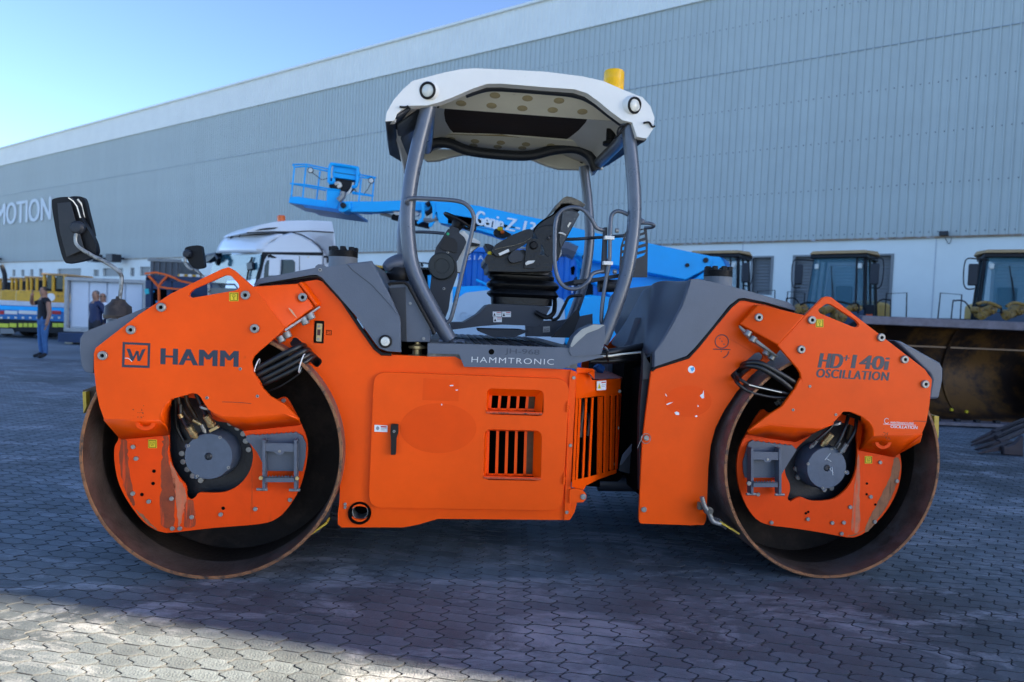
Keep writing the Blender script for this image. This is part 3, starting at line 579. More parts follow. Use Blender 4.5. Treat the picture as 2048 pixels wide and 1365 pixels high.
# service door
def rr(crop, pts, r): return rnd(T(crop, *pts), r, 5)
dout = rnd(T('c5', (280, 268), (1535, 316), (1488, 1160), (245, 1138)), 28, 6)
v1 = rr('c5', [(1006, 376), (1366, 388), (1366, 552), (1000, 540)], 11); v2 = rr('c5', [(990, 637), (1356, 648), (1350, 968), (982, 960)], 14)
door = plate('service_door', FR, dout, BO-.024, .022, ORANGE, holes=[v1, v2], bevel=.004)
def vent(x0, x1, y0, y1, n, slx):
    # recessed tray: back frame with n openings, sill
    b = MB(); dO = BO-.02; fro = P3(FR, T('c5', (x0, y0), (x1, y0+8), (x1-8, y1+8), (x0-6, y1)), dO); ba = P3(FR, T('c5', (x0+14, y0+ (44 if y0 < 500 else 8)), (x1-52, y0+(52 if y0 < 500 else 14)), (x1-60, y1-22), (x0+6, y1-26)), BO+.045)
    b.add(fro+ba, [(0, 1, 5, 4), (1, 2, 6, 5), (3, 0, 4, 7)]); b.build('vent_tray', ORANGE, door, smooth=False)
    X0 = ba[0]; 
    for i in range(n+1):
        t = i/n; a = ba[0].lerp(ba[1], t); c = ba[3].lerp(ba[2], t); wv = (ba[1]-ba[0])/n*.30; dv = FR.Wd*.045+(ba[1]-ba[0])/n*.12
        s = MB(); s.add([a, c, c+wv, a+wv, a+dv, c+dv], [(0, 1, 2, 3), (0, 4, 5, 1)]); q = s.build('vent_slat', ORANGE, door, smooth=False).modifiers.new('s', 'SOLIDIFY'); q.thickness = .002
    for (p, q_) in ((ba[0], ba[1]), (ba[3], ba[2])):
        s = MB(); s.add([p, q_, q_+VZ_*.012, p+VZ_*.012], [(0, 1, 2, 3)]); s.build('vent_rail', ORANGE, door, smooth=False)
    s = MB(); f0 = P3(FR, T('c5', (x0-6, y1-16), (x1-6, y1-6)), dO-.014); g0 = [ba[3], ba[2]+(ba[2]-ba[1]).normalized()*.01]
    s.add([f0[0], f0[1], g0[1], g0[0]], [(0, 1, 2, 3)]); o = s.build('vent_sill', ORANGE_D, door, smooth=False); q = o.modifiers.new('s', 'SOLIDIFY'); q.thickness = .005
    s = MB(); ee = [f0[0], f0[1]]
    s.add([ee[0], ee[1], ee[1]-VZ_*.010, ee[0]-VZ_*.010], [(0, 1, 2, 3)]); s.build('sill_lip', mat('chipped_orange', (.55, .06, .01), .5, 0, .2, 10, 0, 60, dirt=(.03, .02, .02), dscale=26, dth=.5), door, smooth=False)
vent(1006, 1366, 376, 540, 5, 0); vent(990, 1356, 637, 958, 5, 0)
hb_ = MB(); hb_.prism(P3(FR, rnd(T('c5', (390, 605), (436, 607), (436, 660), (424, 700), (421, 800), (390, 802), (390, 700), (386, 660)), 2), BO-.052), FR.Wd*.027); dh = hb_.build('door_handle', BLACK, door, bevel=.005)
bolts(FR, T('c5', (410, 650)), BO-.052, .008, .003, door, 'key_cylinder')
def sticker(u, crop, pts, o, par, marks=(), m=WHITE, name='sticker'):
    b = MB(); b.prism(P3(u, T(crop, *pts), o), -u.Wd*.001); s = b.build(name, m, par)
    for (pp, mm) in marks:
        b = MB(); b.prism(P3(u, T(crop, *pp), o-.0012), -u.Wd*.0006); b.build('print', mm, s, smooth=False)
    return s
RED = mat('red_print', (.5, .02, .02), .5); GP = mat('grey_print', (.25, .26, .28), .5)
sticker(FR, 'c5', [(284, 652), (368, 655), (368, 613), (285, 608)], BO-.025, door, [([(325, 625), (362, 626), (362, 617), (325, 616)], RED), ([(325, 634), (362, 635), (362, 632), (325, 631)], GP), ([(325, 642), (350, 643), (350, 640), (325, 639)], GP), (circ(305, 630, 11, 10, 12), GP)])
for pts in ([(765, 355), (790, 353), (789, 359), (768, 361)], [(803, 384), (819, 383), (819, 388), (805, 389)], [(711, 475), (718, 474), (718, 484), (712, 484)]): sticker(FR, 'c5', pts, BO-.0245, door, name='paint_fleck')
GHO = mat('faded_orange', (.83, .071, .0), .5, 0, .04, 6, .03, 60, spec=.18)
for (ob, par) in ((MB().prism(P3(FR, T('c5', *circ(692, 630, 245, 40, 160)), BO-.0245), -FR.Wd*.0006), door), (MB().prism(P3(FR, T('c5', (598, 310), (825, 322), (822, 458), (590, 450)), BO-.0245), -FR.Wd*.0006), door)): ob.build('ghost_of_sticker', GHO, par, smooth=False)
for (x, y) in ((1521, 490), (1497, 952)):
    (px, py), = T('c5', (x, y)); b = MB(); c = FR.p(px, py, BO-.03); b.lathe([(.009, -.033), (.009, -.012), (.007, -.011), (.007, -.009), (.009, -.008), (.009, .012), (.005, .016), (.004, .03)], c, VZ_, 12); b.build('hinge', ORANGE, door)
b = MB(); b.prism(P3(FR, T('c5', (1540, 262), (1577, 268), (1570, 300), (1534, 1218), (1498, 1218), (1532, 300)), BO-.014), FR.Wd*.012); b.build('hinge_post', ORANGE, bodyo, bevel=.002)
# towing lug
lug = plate('towing_lug', FR, rnd(T('c5', (1534, 1018), (1608, 1022), (1640, 1048), (1642, 1080), (1622, 1104), (1560, 1108), (1532, 1112)), 5), BO-.03, .03, ORANGE, bevel=.003)
bolts(FR, T('c5', (1620, 1068)), BO-.03, .017, .008, lug, 'pin', socket=False)
plate('gusset', FR, T('c5', (1530, 1112), (1582, 1104), (1565, 1170), (1536, 1218)), BO-.01, .02, ORANGE, roller)
# ---- grille between the frames: angled inboard
G = lambda x, y, o: FR.p(*T('f6', (x, y))[0], o)
g = MB()
def gq(x, y): # point on grille face; depth grows to the right
    t = (x-105)/(415-105); return G(x, y, BO+.0+t*.42)
g.add([gq(108, 365), gq(190, 365), gq(205, 378), gq(220, 412), gq(415, 400), gq(412, 515), gq(245, 522), gq(108, 540)], [(0, 1, 2, 3, 7), (3, 4, 5, 6, 7)])
go = g.build('grille_head', ORANGE, roller, smooth=False); q = go.modifiers.new('s', 'SOLIDIFY'); q.thickness = .006
g = MB(); g.add([gq(82, 1095), gq(190, 1072), gq(385, 1018), gq(385, 1045), gq(260, 1090), gq(180, 1130), gq(160, 1160), gq(78, 1140)], [(0, 1, 6, 7), (1, 5, 6), (1, 2, 3, 4, 5)])
g.build('grille_foot', ORANGE, roller, smooth=False)
tops = [(108, 540), (130, 538), (172, 534), (216, 530), (255, 524), (300, 518), (345, 514), (385, 511), (413, 510)]
bots = [(84, 1098), (106, 1094), (150, 1082), (193, 1072), (248, 1062), (292, 1040), (335, 1026), (372, 1020), (388, 1018)]
for i, (tp, bt) in enumerate(zip(tops, bots)):
    a, c = gq(*tp), gq(*bt); wt_s = (17, 16, 15, 15, 38, 38, 32, 22, 5)[i]
    a2, c2 = gq(tp[0]+wt_s, tp[1]), gq(bt[0]+wt_s*.95, bt[1]-3); dv = FR.Wd*(.05 if i < 4 else .012)+FR.U*.004
    s = MB()
    if i < 4: s.add([a, c, c2, a2, a+dv, c+dv], [(0, 1, 2, 3), (0, 4, 5, 1)])
    else: mid, mid2 = a.lerp(a2, .3)-FR.Wd*.012, c.lerp(c2, .3)-FR.Wd*.012; s.add([a+dv, c+dv, mid2, mid, c2+dv, a2+dv], [(0, 1, 2, 3), (3, 2, 4, 5)])
    s.build('grille_slat', ORANGE, roller, smooth=False)
# casing behind the grille and lid
g = MB(); g.add([gq(413, 400), G(467, 380, 1.05), G(405, 1010, 1.05), gq(385, 1045)], [(0, 1, 2, 3)]); g.build('casing_side', mat('dark_casing', (.08, .02, .015), .5, 0, .2), roller, smooth=False)
g = MB(); g.add([G(85, 330, BO+.02), G(235, 405, BO+.16), G(410, 400, BO+.42), G(468, 376, .95), G(300, 345, 1.2), G(110, 320, 1.0)], [(0, 1, 2, 3, 4, 5)]); g.build('casing_lid', mat('dusty_orange', (.42, .10, .07), .6, 0, .15, 4), roller, smooth=False)
g = MB(); g.prism([G(115, 365, BO+.01), G(110, 325, BO+.01), G(225, 335, .2), G(237, 345, .2), G(235, 405, .2), G(210, 372, .15), G(195, 365, .12)], FR.Wd*.012); g.build('casing_lip', ORANGE, roller)
bolts(FR, [T('f6', (x, y))[0]+(o,) for x, y, o in ((406, 487, BO+.40), (393, 737, BO+.40), (376, 984, BO+.40))], 0, .011, .007, roller, socket=False)
sticker(FR, 'f6', [(250, 482), (313, 478), (315, 414), (251, 419)], BO+.17, roller, [([(283, 432), (312, 430), (312, 422), (283, 424)], RED), ([(257, 470), (280, 469), (268, 430)], YEL), ([(264, 464), (273, 464), (269, 444)], BLK), ([(285, 446), (311, 445), (311, 442), (285, 443)], GP), ([(285, 456), (305, 455), (305, 452), (285, 453)], GP)])
g = MB(); g.prism([G(100, 520, .75), G(395, 500, .75), G(370, 1060, .75), G(70, 1110, .75)], FR.Wd*.4); g.build('radiator', BLK, roller, smooth=False)
hoseset(FR, 'f6', [([(150, 540, .55), (160, 600, .5), (148, 700, .5), (140, 800, .5)], .012, STEEL), ([(190, 640, .55), (200, 700, .5), (190, 790, .5)], .010, STEEL), ([(115, 545, .5), (120, 600, .5)], .02, GREY_D)], roller)
# articulation joint
g = MB(); g.prism(P3(FR, T('f6', (180, 1135), (350, 1145), (420, 1080), (420, 1040), (250, 1090)), .55), FR.Wd*.9); g.build('pivot_yoke', BLK, roller)
g = MB(); g.lathe([(.055, -.22), (.055, .10)], G(478, 1115, .6), FR.U, 24); g.build('pivot_cylinder', GREY_D, roller)
g = MB(); g.prism(P3(FR, T('f6', (400, 1030), (410, 990), (525, 800), (548, 815), (548, 1070)), .5), FR.Wd*.02); g.build('guard', GREY_D, roller)
plate('guard_edge', FR, T('f6', (405, 995), (428, 920), (528, 800), (532, 838), (425, 985)), .49, .01, GREY, roller)
# ---- hood over the front drum
HO = .07
hoodp = T('f3', (30, 438), (95, 330), (740, 205), (745, 185), (775, 165), (810, 165), (845, 180), (858, 196), (1100, 160), (1385, 125), (1450, 250), (1575, 480), (1700, 760), (1712, 830), (1718, 1165), (1560, 1155), (1470, 1120), (1420, 1060), (1200, 750), (1000, 520), (820, 320), (760, 285), (690, 288), (110, 390))
hoodF = plate('front_hood', FR, hoodp, HO, .04, GREY, bevel=.008)
hb2 = wide('hood_shell', FR, T('f3', (60, 430), (110, 345), (850, 210), (1100, 172), (1380, 140), (1560, 490), (1690, 770), (1700, 1130), (1450, 1050), (1000, 480), (800, 310), (700, 300)), HO+.04, 1.95, GREY, bevel=.02)
plate('hood_face_panel', FR, T('f3', (1100, 165), (1380, 132), (1572, 480), (1690, 760), (1600, 640), (1380, 400), (1160, 230)), HO-.006, .010, GREY, hoodF, bevel=.005)
bolts(FR, T('f3', (797, 228)), HO-.001, .010, .005, hoodF)
c = FR.p(*T('f3', (1540, 1043))[0], HO); b = MB(); b.lathe([(.038, -.004), (.038, .010), (.030, .012), (.029, .006)], c, -FR.Wd, 24); hl = b.build('marker_lamp', BLACK, roller); b = MB(); b.lathe([(.029, 0), (.024, .011), (.010, .013), (.009, .011), (.003, .014)], c-FR.Wd*.002, -FR.Wd, 24); b.build('lens', LAMPG, hl)
def tank_cap(u, crop, x0, x1, yt, yb, yneck, o):
    a = u.p(*T(crop, (x0, yb))[0], o); c = u.p(*T(crop, (x1, yb))[0], o); r = (c-a).length/2; cc = (a+c)/2; zt = u.p(*T(crop, ((x0+x1)/2, yt))[0], o).z; zb = u.p(*T(crop, ((x0+x1)/2, yneck))[0], o).z
    b = MB(); b.lathe([(r*1.02, zb-cc.z-.12), (r*.98, 0), (r*.93, .01)], cc, VZ_, 32); nk = b.build('tank_neck', mat('neck_grey', (.17, .18, .19), .6, 0, .1), roller)
    h = zt-cc.z; pr = [(r*.99, .004), (r*1.0, h*.2)]
    for i in range(4): pr += [(r*1.0, h*(.25+i*.15)), (r*.97, h*(.28+i*.15)), (r*.97, h*(.34+i*.15)), (r*1.0, h*(.37+i*.15))]
    pr += [(r*.99, h*.9), (r*.85, h)]; b = MB(); b.lathe(pr, cc, VZ_, 32); cp = b.build('tank_cap', BLACK, roller, ang=50)
    for k in range(8):
        a_ = 2*math.pi*k/8+.2; b = MB(); b.box(cc+Vector((math.cos(a_)*r*.8, math.sin(a_)*r*.8, h+.008)), (.035, .035, .03)); b.build('grip_lug', BLACK, cp, bevel=.006)
tank_cap(FR, 'f3', 895, 1228, 10, 92, 170, .75)
# grey horn shaped air intake beyond the hood, console pedestal, side box
b = MB(); pth = cr([tuple(FR.p(*T('f3', q[:2])[0], q[2])) for q in ((1540, 210, 1.0), (1600, 170, 1.02), (1700, 150, 1.06), (1790, 140, 1.1))], 5, False); n = len(pth)
b.tube(pth, [.03+.035*min(1, (i/(n-1))*1.6) for i in range(n)], 16); b.build('air_intake', GREY, roller)
b = MB(); b.lathe([(.075, 0), (.085, .03), (.085, .05), (.07, .09)], FR.p(*T('f3', (1690, 350))[0], 1.05), VZ_, 20); b.build('intake_base', BLACK, roller)
b = MB(); b.prism(P3(FR, T('f3', (1575, 430), (1590, 385), (1760, 375), (1800, 420), (2048, 870), (2048, 1050), (1790, 1050), (1720, 1040), (1712, 830), (1600, 500)), .20), FR.Wd*.5); sb = b.build('cab_side_box', GREY, roller, bevel=.01)
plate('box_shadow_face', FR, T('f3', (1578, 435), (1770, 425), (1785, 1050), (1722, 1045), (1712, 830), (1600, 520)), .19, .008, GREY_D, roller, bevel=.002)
b = MB(); b.tube([FR.p(*T('f3', q)[0], .18) for q in ((1575, 400), (1600, 378), (1750, 368), (1800, 400), (2048, 850), (2100, 960))], .010, 8); b.build('rubber_edge', BLACK, roller)
bolts(FR, T('f3', (1824, 610), (1976, 1010)), .195, .009, .005, roller, socket=False)
b = MB(); b.lathe([(.035, -.06), (.055, -.055), (.055, -.035), (.03, -.03), (.03, .0), (.055, .005), (.055, .02), (.02, .03), (.02, .06)], FR.p(*T('f3', (1905, 1130))[0], .25), VZ_, 20); b.build('rubber_mount', BRASS, roller)
plate('mount_recess', FR, T('f3', (1720, 1050), (2048, 1050), (2048, 1200), (1720, 1190)), .33, .05, BLK, roller, bevel=0)
# ---- operator platform
PO = .09
plat = plate('platform_skirt', FR, T('c5', (625, 88), (818, 90), (1530, 116), (1552, 165), (1730, 160), (1755, 172), (1545, 225), (1492, 250), (858, 237), (826, 158), (625, 152)), PO-.02, .03, GREY, bevel=0, smooth=False)
zd = FR.p(*T('c5', (1100, 98))[0], PO-.02).z
b = MB(); d0 = P3(FR, T('c5', (625, 88), (1530, 116)), PO-.02); z0 = (d0[0].z+d0[1].z)/2
for p in d0: p.z = z0
u0 = FR.loc(d0[0])[0]; u1 = FR.loc(d0[1])[0]+.06
b.prism([FR.l(u0, PO+.012, z0-.12), FR.l(u1, PO+.012, z0-.12), FR.l(u1, 1.95, z0-.12), FR.l(u0, 1.95, z0-.12)], VZ_*.12); deck = b.build('deck', mat('worn_deck', (.10, .10, .10), .55, .3, .4, 12, .3, 60, dirt=(.25, .23, .2), dscale=9, dth=.5), roller)
for i in range(13):
    uu = u0+.12+(u1-u0-.25)*i/12; b = MB(); b.prism([FR.l(uu, PO+.04, z0), FR.l(uu+.030, PO+.04, z0), FR.l(uu+.030, 1.85, z0), FR.l(uu, 1.85, z0)], VZ_*.006); b.build('tread_strip', BLACK if i % 2 else GREY_D, deck)
b = MB(); b.lathe([(.0165, 0), (.0165, .001)], FR.p(*T('c5', (1033, 141))[0], PO-.02), -FR.Wd, 20); b.build('drain_hole', BLK, plat)
text_quad('lettering', 'HAMMTRONIC', *q3(FR, 'c5', (905, 208), (1432, 224), (907, 172), PO-.0205), SILV, plat, -FR.Wd, .001, -.01, spacing=1.15)
text_quad('lettering', 'JH-968', *q3(FR, 'c5', (1118, 160), (1340, 170), (1120, 118), PO-.0212), mat('faint_marker', (.040, .052, .078), .5), plat, -FR.Wd, .0008, .02)
fen = plate('cab_foot', FR, rnd(T('c4', (1362, 1100), (1385, 1040), (1440, 985), (1520, 950), (1608, 955), (1600, 1080), (1580, 1158), (1378, 1172), (1360, 1135)), 5), PO-.03, .10, GREY, bevel=.012)
plate('cab_foot_sunlit_edge', FR, rnd(T('c4', (1368, 1100), (1392, 1040), (1445, 988), (1525, 954), (1602, 957), (1560, 985), (1480, 1015), (1420, 1070), (1378, 1110)), 2), PO-.036, .01, mat('sunlit_edge_grey', (.33, .34, .32), .6, 0, .1, 9), fen, bevel=.003)  # paler plate: warm sunlight on the foot's edge is put into its colour
# ---- roll over frame
TL = .30; TR = .30; FL = 1.62
def tub(name, crop, pts, r, m=PIPE, par=roller, u=FR, n=7, seg=14, o=None):
    b = MB(); b.tube(cr([tuple(u.p(*T(crop, q[:2])[0], q[2] if len(q) > 2 else o)) for q in pts], n, False), r, seg); return b.build(name, m, par)
nearL = T('c3', (405, 330), (330, 620), (282, 850))+T('c4', (255, 200), (262, 380), (285, 540), (345, 700), (440, 880), (545, 1060))
nearR = T('c3', (1755, 450), (1785, 700))+T('c4', (1802, 30), (1806, 200), (1790, 380), (1752, 600), (1690, 800), (1610, 1010), (1580, 1080))
def mpost(name, pts, o, rr_=.046, du=0):
    L = [tuple(FR.p(x, y, TL)) for x, y in pts]; sh = FR.Wd*(o-TL)+FR.U*du; pth = [p+sh for p in cr(L, 7, False)]; b = MB(); b.tube(pth, rr_, 16); return b.build(name, PIPE, roller)
pl = mpost('roll_post', nearL, TL); pr_ = mpost('roll_post', nearR, TL, .043)
mpost('roll_post', nearL, FL, .046, -.11); mpost('roll_post', nearR, FL, .040)
tub('roll_crossbar', 'c3', [(1760, 500, TL), (1700, 600, .8), (1560, 740, FL)], .043); tub('roll_crossbar', 'c3', [(400, 370, TL), (392, 520, .9), (385, 640, FL)], .043)
tub('roll_sidebar', 'c3', [(385, 650, FL), (430, 605, FL), (540, 605, FL), (700, 660, FL), (1050, 690, FL), (1250, 650, FL), (1400, 640, FL), (1500, 690, FL), (1545, 790, FL)], .040, GREY_D)
tub('roll_sidebar', 'c3', [(650, 262, TL+.05), (780, 222, TL+.05), (900, 218, TL+.05), (1200, 240, TL+.05), (1400, 262, TL+.05), (1520, 310, TL+.05), (1640, 400, TL+.05), (1750, 480, TL+.05)], .030, GREY_D)
tub('foot_flange', 'c4', [(470, 1068, TL), (645, 1080, TL)], .022)
# ---- canopy
cz = lambda x, y, z: WZ(*T('c3', (x, y))[0], z)
CO = .22; CF = 1.86
skn = T('c3', (104, 455), (112, 395), (160, 310), (225, 235), (290, 178), (500, 122), (620, 98), (720, 92), (900, 99), (1200, 115), (1450, 147), (1590, 178), (1720, 235), (1860, 290), (1915, 350), (1942, 430), (1936, 500), (1890, 572), (1822, 560), (1790, 462), (1725, 448), (1640, 385), (1560, 318), (1480, 262), (1400, 236), (1200, 222), (900, 197), (800, 198), (700, 232), (560, 292), (470, 326), (390, 346), (255, 348), (185, 400), (165, 450))
cv = MB(); c0 = P3(FR, skn, CO); skn_in = P3(FR, skn, CO); 
can = MB(); can.prism(c0, FR.Wd*.07); canopy = can.build('canopy', CREAM, roller, bevel=.028, seg=4, ang=50)
# crowned roof skin between the near and far skirts
topl = T('c3', (112, 400), (160, 310), (225, 235), (290, 178), (500, 122), (620, 98), (720, 92), (900, 99), (1200, 115), (1450, 147), (1590, 178), (1720, 235), (1860, 290), (1915, 350), (1940, 430))
lp = [FR.loc(p) for p in P3(FR, topl, CO)]; rs = MB(); secs = []
for k in range(9):
    s = k/8; o = CO+.02+(CF-CO)*s; cr_h = .05*(1-(2*s-1)**2); secs.append([FR.l(u_, o, z-.012+cr_h) for u_, _, z in lp])
n = len(lp); allv = [p for s_ in secs for p in s_]; rs.add(allv, [(k*n+j, k*n+j+1, (k+1)*n+j+1, (k+1)*n+j) for k in range(8) for j in range(n-1)])
ro = rs.build('roof_skin', CREAM, canopy, smooth=True); q = ro.modifiers.new('s', 'SOLIDIFY'); q.thickness = .03; q.offset = -1
far_sk = T('c3', (345, 690), (360, 640), (600, 640), (760, 600), (1050, 640), (1200, 640), (1400, 600), (1520, 660), (1600, 780), (1480, 785), (1290, 780), (1200, 755), (1120, 720), (1060, 700), (900, 690), (640, 680), (560, 695), (470, 722), (390, 728))
fs = MB(); fs.prism(P3(FR, far_sk, CF+.02), FR.Wd*.06); fso = fs.build('far_skirt', CREAM_S, canopy, bevel=.015)
b = MB(); b.lathe([(.018, 0), (.018, .001)], FR.p(*T('c3', (1446, 727))[0], CF+.019), -FR.Wd, 16); b.build('skirt_hole', BLK, canopy)
# ceiling: near panel, dark well, far panel with dimples
zc = FR.p(*T('c3', (1000, 245))[0], TL+.06).z
def tilt(x, y, z, d=0):
    Nn = Vector((0, -math.sin(R(15)), -math.cos(R(15)))); P0 = cz(1000, 205 if y < 500 else 548, z+.03); return on_plane(*T('c3', (x, y))[0], P0+Nn*d, Nn)
def ceil_t(name, pts, z, m, th=.012):
    b = MB(); b.prism([tilt(x, y, z) for x, y in pts], VZ_*th); return b.build(name, m, canopy, bevel=.003, smooth=False)
def ceil(name, pts, z, m, th=.02):
    b = MB(); b.prism([cz(x, y, z) for x, y in pts], VZ_*th); return b.build(name, m, canopy, bevel=.004)
c1_ = ceil_t('ceiling_panel', [(470, 365), (475, 345), (650, 250), (820, 205), (1000, 205), (1240, 222), (1440, 250), (1560, 330), (1690, 455), (1400, 435), (1000, 405)], zc, CREAM_S)
c2_ = ceil_t('ceiling_panel', [(415, 535), (900, 548), (1350, 585), (1530, 610), (1540, 660), (1420, 640), (1250, 640), (1060, 672), (760, 660), (640, 640), (520, 575)], zc, CREAM_S)
ceil('ceiling_well', [(330, 345), (1765, 448), (1590, 655), (330, 555)], zc+.034, BROWN, .008)  # dark panel: shade of the roof cavity is put into its brown
b = MB(); e0 = [tilt(x, y, zc) for x, y in ((455, 363), (1000, 405), (1400, 434), (1690, 456))]; b.add(e0+[p+VZ_*.03 for p in e0], [(0, 1, 5, 4), (1, 2, 6, 5), (2, 3, 7, 6)]); b.build('well_side', BROWN, canopy)
b = MB(); e0 = [cz(x, y+2, zc+.028) for x, y in ((415, 533), (900, 547), (1350, 584), (1532, 612))]; b.tube(e0, .008, 8); b.build('panel_edge', mat('tan_edge', (.35, .27, .12), .6), canopy)
DIM = mat('dimple_tan', (.45, .37, .21), .7, 0, .1, 20)
for (x, y) in ((622, 332), (853, 278), (1075, 298), (1290, 314), (830, 348), (1040, 366), (1247, 378), (1450, 389)):
    p = tilt(x, y, zc, .0008); b = MB(); b.lathe([(.034, 0), (.031, .0008), (.022, .0022), (.001, .003)], p, Vector((0, -.259, -.966)), 20, False); b.build('dimple', DIM, c1_)
for (x, y) in ((555, 577), (717, 591), (893, 601), (1065, 612), (1235, 621), (706, 620), (872, 629), (1040, 638)):
    p = tilt(x, y, zc, .0008); b = MB(); b.lathe([(.034, 0), (.031, .0008), (.022, .0022), (.001, .003)], p, Vector((0, -.259, -.966)), 20, False); b.build('dimple', DIM, c2_)
# side trims of the canopy (slate) at the left end, cream box at the right end
b = MB(); A_ = P3(FR, T('c3', (104, 455, CO), (265, 350, CO+.03), (190, 445, CO+.3), (182, 560, 1.0), (250, 712, 1.75), (232, 726, 1.80), (130, 665, 1.45), (116, 580, .9)))
b.add(A_, [(0, 1, 2), (0, 2, 3, 7), (3, 4, 5, 6), (3, 6, 7)]); q = b.build('end_trim', GREY_D, canopy).modifiers.new('s', 'SOLIDIFY'); q.thickness = .02
b = MB(); A_ = P3(FR, T('c3', (185, 470, .45), (340, 360, .5), (330, 470, .6), (310, 560, 1.0), (285, 650, 1.6), (250, 700, 1.7), (186, 565, 1.0))); b.add(A_, [(0, 1, 2, 3, 6), (3, 4, 5, 6)]); q = b.build('end_liner', GREY, canopy).modifiers.new('s', 'SOLIDIFY'); q.thickness = .02
b = MB(); A_ = P3(FR, T('c3', (1790, 462, CO+.05), (1822, 560, CO+.05), (1890, 572, CO+.05), (1860, 590, .6), (1640, 740, 1.7), (1600, 760, 1.8), (1580, 700, 1.8), (1700, 600, 1.0))); b.add(A_, [(0, 1, 2, 3, 7), (3, 4, 5, 6, 7)]); q = b.build('end_liner', GREY_D, canopy).modifiers.new('s', 'SOLIDIFY'); q.thickness = .02
tub('latch', 'c3', [(1868, 465, CO-.01), (1905, 462, CO-.01), (1925, 490, CO-.01), (1945, 487, CO-.01)], .006, BLACK, canopy); tub('latch', 'c3', [(202, 355, CO-.01), (240, 358, CO-.01), (262, 350, CO-.01)], .006, BLACK, canopy)
hoseset(FR, 'c3', [([(1790, 455, .26), (1740, 480, .25), (1700, 500, .27), (1690, 540, .28), (1720, 530, .27)], .006, BLACK), ([(1760, 450, .27), (1700, 540, .27), (1670, 570, .3)], .006, BLACK)])
# work lamps in the skirt
for (x, y, rx_, dv) in ((403, 250, 55, Vector((-.35, 0, -.1))), (1790, 348, 48, Vector((.45, 0, -.15)))):
    c = FR.p(*T('c3', (x, y))[0], CO+.01); ax = (-FR.Wd+dv).normalized(); r = .050
    b = MB(); b.lathe([(r*1.25, -.05), (r*1.2, .005), (r*1.02, .022)], c, ax, 28, False); b.build('lamp_bulge', CREAM, canopy)
    b = MB(); b.lathe([(r*1.0, .01), (r*1.0, .028), (r*.82, .033), (r*.72, .024)], c, ax, 28); lo = b.build('work_lamp', BLACK, roller); b = MB(); b.lathe([(r*.74, .024), (r*.5, .032), (r*.001, .034)], c, ax, 28); b.build('lens', LAMPG, lo)
# beacon
c = FR.p(*T('c3', (1662, 232))[0], 1.0); r = (FR.p(*T('c3', (1733, 180))[0], 1.0)-FR.p(*T('c3', (1595, 180))[0], 1.0)).length/2; hgt = FR.p(*T('c3', (1662, 112))[0], 1.0).z-c.z
pr = [(r*.95, -.06)]
for i in range(8): pr += [(r*1.0, hgt*i/16), (r*.985, hgt*(i+.5)/16)]
pr += [(r, hgt*.52), (r*.99, hgt*.9), (r*.93, hgt*.98), (r*.8, hgt)]
b = MB(); b.lathe(pr, c, VZ_, 32); b.build('beacon', AMBER, roller, ang=30)
b = MB(); b.lathe([(r*.8, -.40), (r*.8, -.38), (r*.5, -.37), (r*.5, -.08), (r*.95, -.075), (r*.95, -.06)], c, VZ_, 24); b.build('beacon_stem', BLACK, roller)
# ---- hand rails
HR = .0125
tub('hand_rail', 'c4', [(262, 140, TL-.03), (250, 110, TL-.06), (290, 92, TL-.06), (450, 98, TL-.06), (590, 110, TL-.06), (660, 138, TL-.06), (705, 205, TL-.06), (700, 300, TL-.05), (630, 600, TL-.04), (565, 870, TL-.03), (535, 935, TL-.02), (480, 955, TL-.01)], HR)
tub('hand_rail', 'c4', [(1600, 312, .34), (1545, 292, .32), (1510, 230, .31), (1450, 168, .31), (1370, 154, .31), (1300, 185, .31), (1268, 260, .31), (1262, 400, .31), (1265, 560, .31), (1295, 660, .31), (1350, 706, .31), (1425, 705, .31), (1485, 665, .31), (1520, 608, .32), (1590, 588, .34)], HR)
tub('hand_rail', 'c4', [(1612, 640, .33), (1634, 520, .32), (1638, 360, .31), (1645, 230, .31), (1668, 188, .31), (1710, 182, .31), (1780, 212, .31), (1845, 238, .31), (1862, 252, .31), (1815, 268, .31)], HR)
tub('hand_rail', 'c4', [(1634, 500, .33), (1612, 640, .33), (1588, 800, .33), (1580, 930, .33), (1600, 940, .33), (1632, 860, .32), (1648, 780, .32), (1680, 745, .31), (1705, 742, .30)], HR)
tub('hand_rail', 'c4', [(1840, 262, .45), (1900, 262, .45), (1938, 275, .45), (1925, 290, .5), (1880, 295, .6)], .011)
tub('hand_rail', 'c4', [(310, 322, 1.55), (400, 324, 1.55), (510, 332, 1.55)], HR); tub('hand_rail', 'c4', [(1300, 374, 1.5), (1420, 370, 1.5), (1530, 362, 1.5), (1700, 350, 1.2), (1740, 345, 1.0)], HR, GREY_D)
tub('hand_rail', 'c4', [(1240, 925, 1.4), (1285, 905, 1.4), (1330, 820, 1.4), (1365, 765, 1.4), (1450, 755, 1.4)], HR, GREY_D)
plate('rail_bracket', FR, T('c4', (1597, 290), (1622, 290), (1618, 605), (1580, 605)), .33, .03, GREY_D, roller)
for (x, y) in ((1632, 363), (1622, 536)):
    b = MB(); b.box(FR.p(*T('c4', (x, y))[0], .31), (.060, .04, .023), (FR.U, FR.Wd, VZ_)); b.build('clamp', CREAM, roller, bevel=.003)
for (x, y) in ((1675, 312), (1660, 594)):
    b = MB(); b.lathe([(.014, 0), (.014, .02)], FR.p(*T('c4', (x, y))[0], .32), FR.U, 10); b.build('clamp_bolt', STEEL, roller)
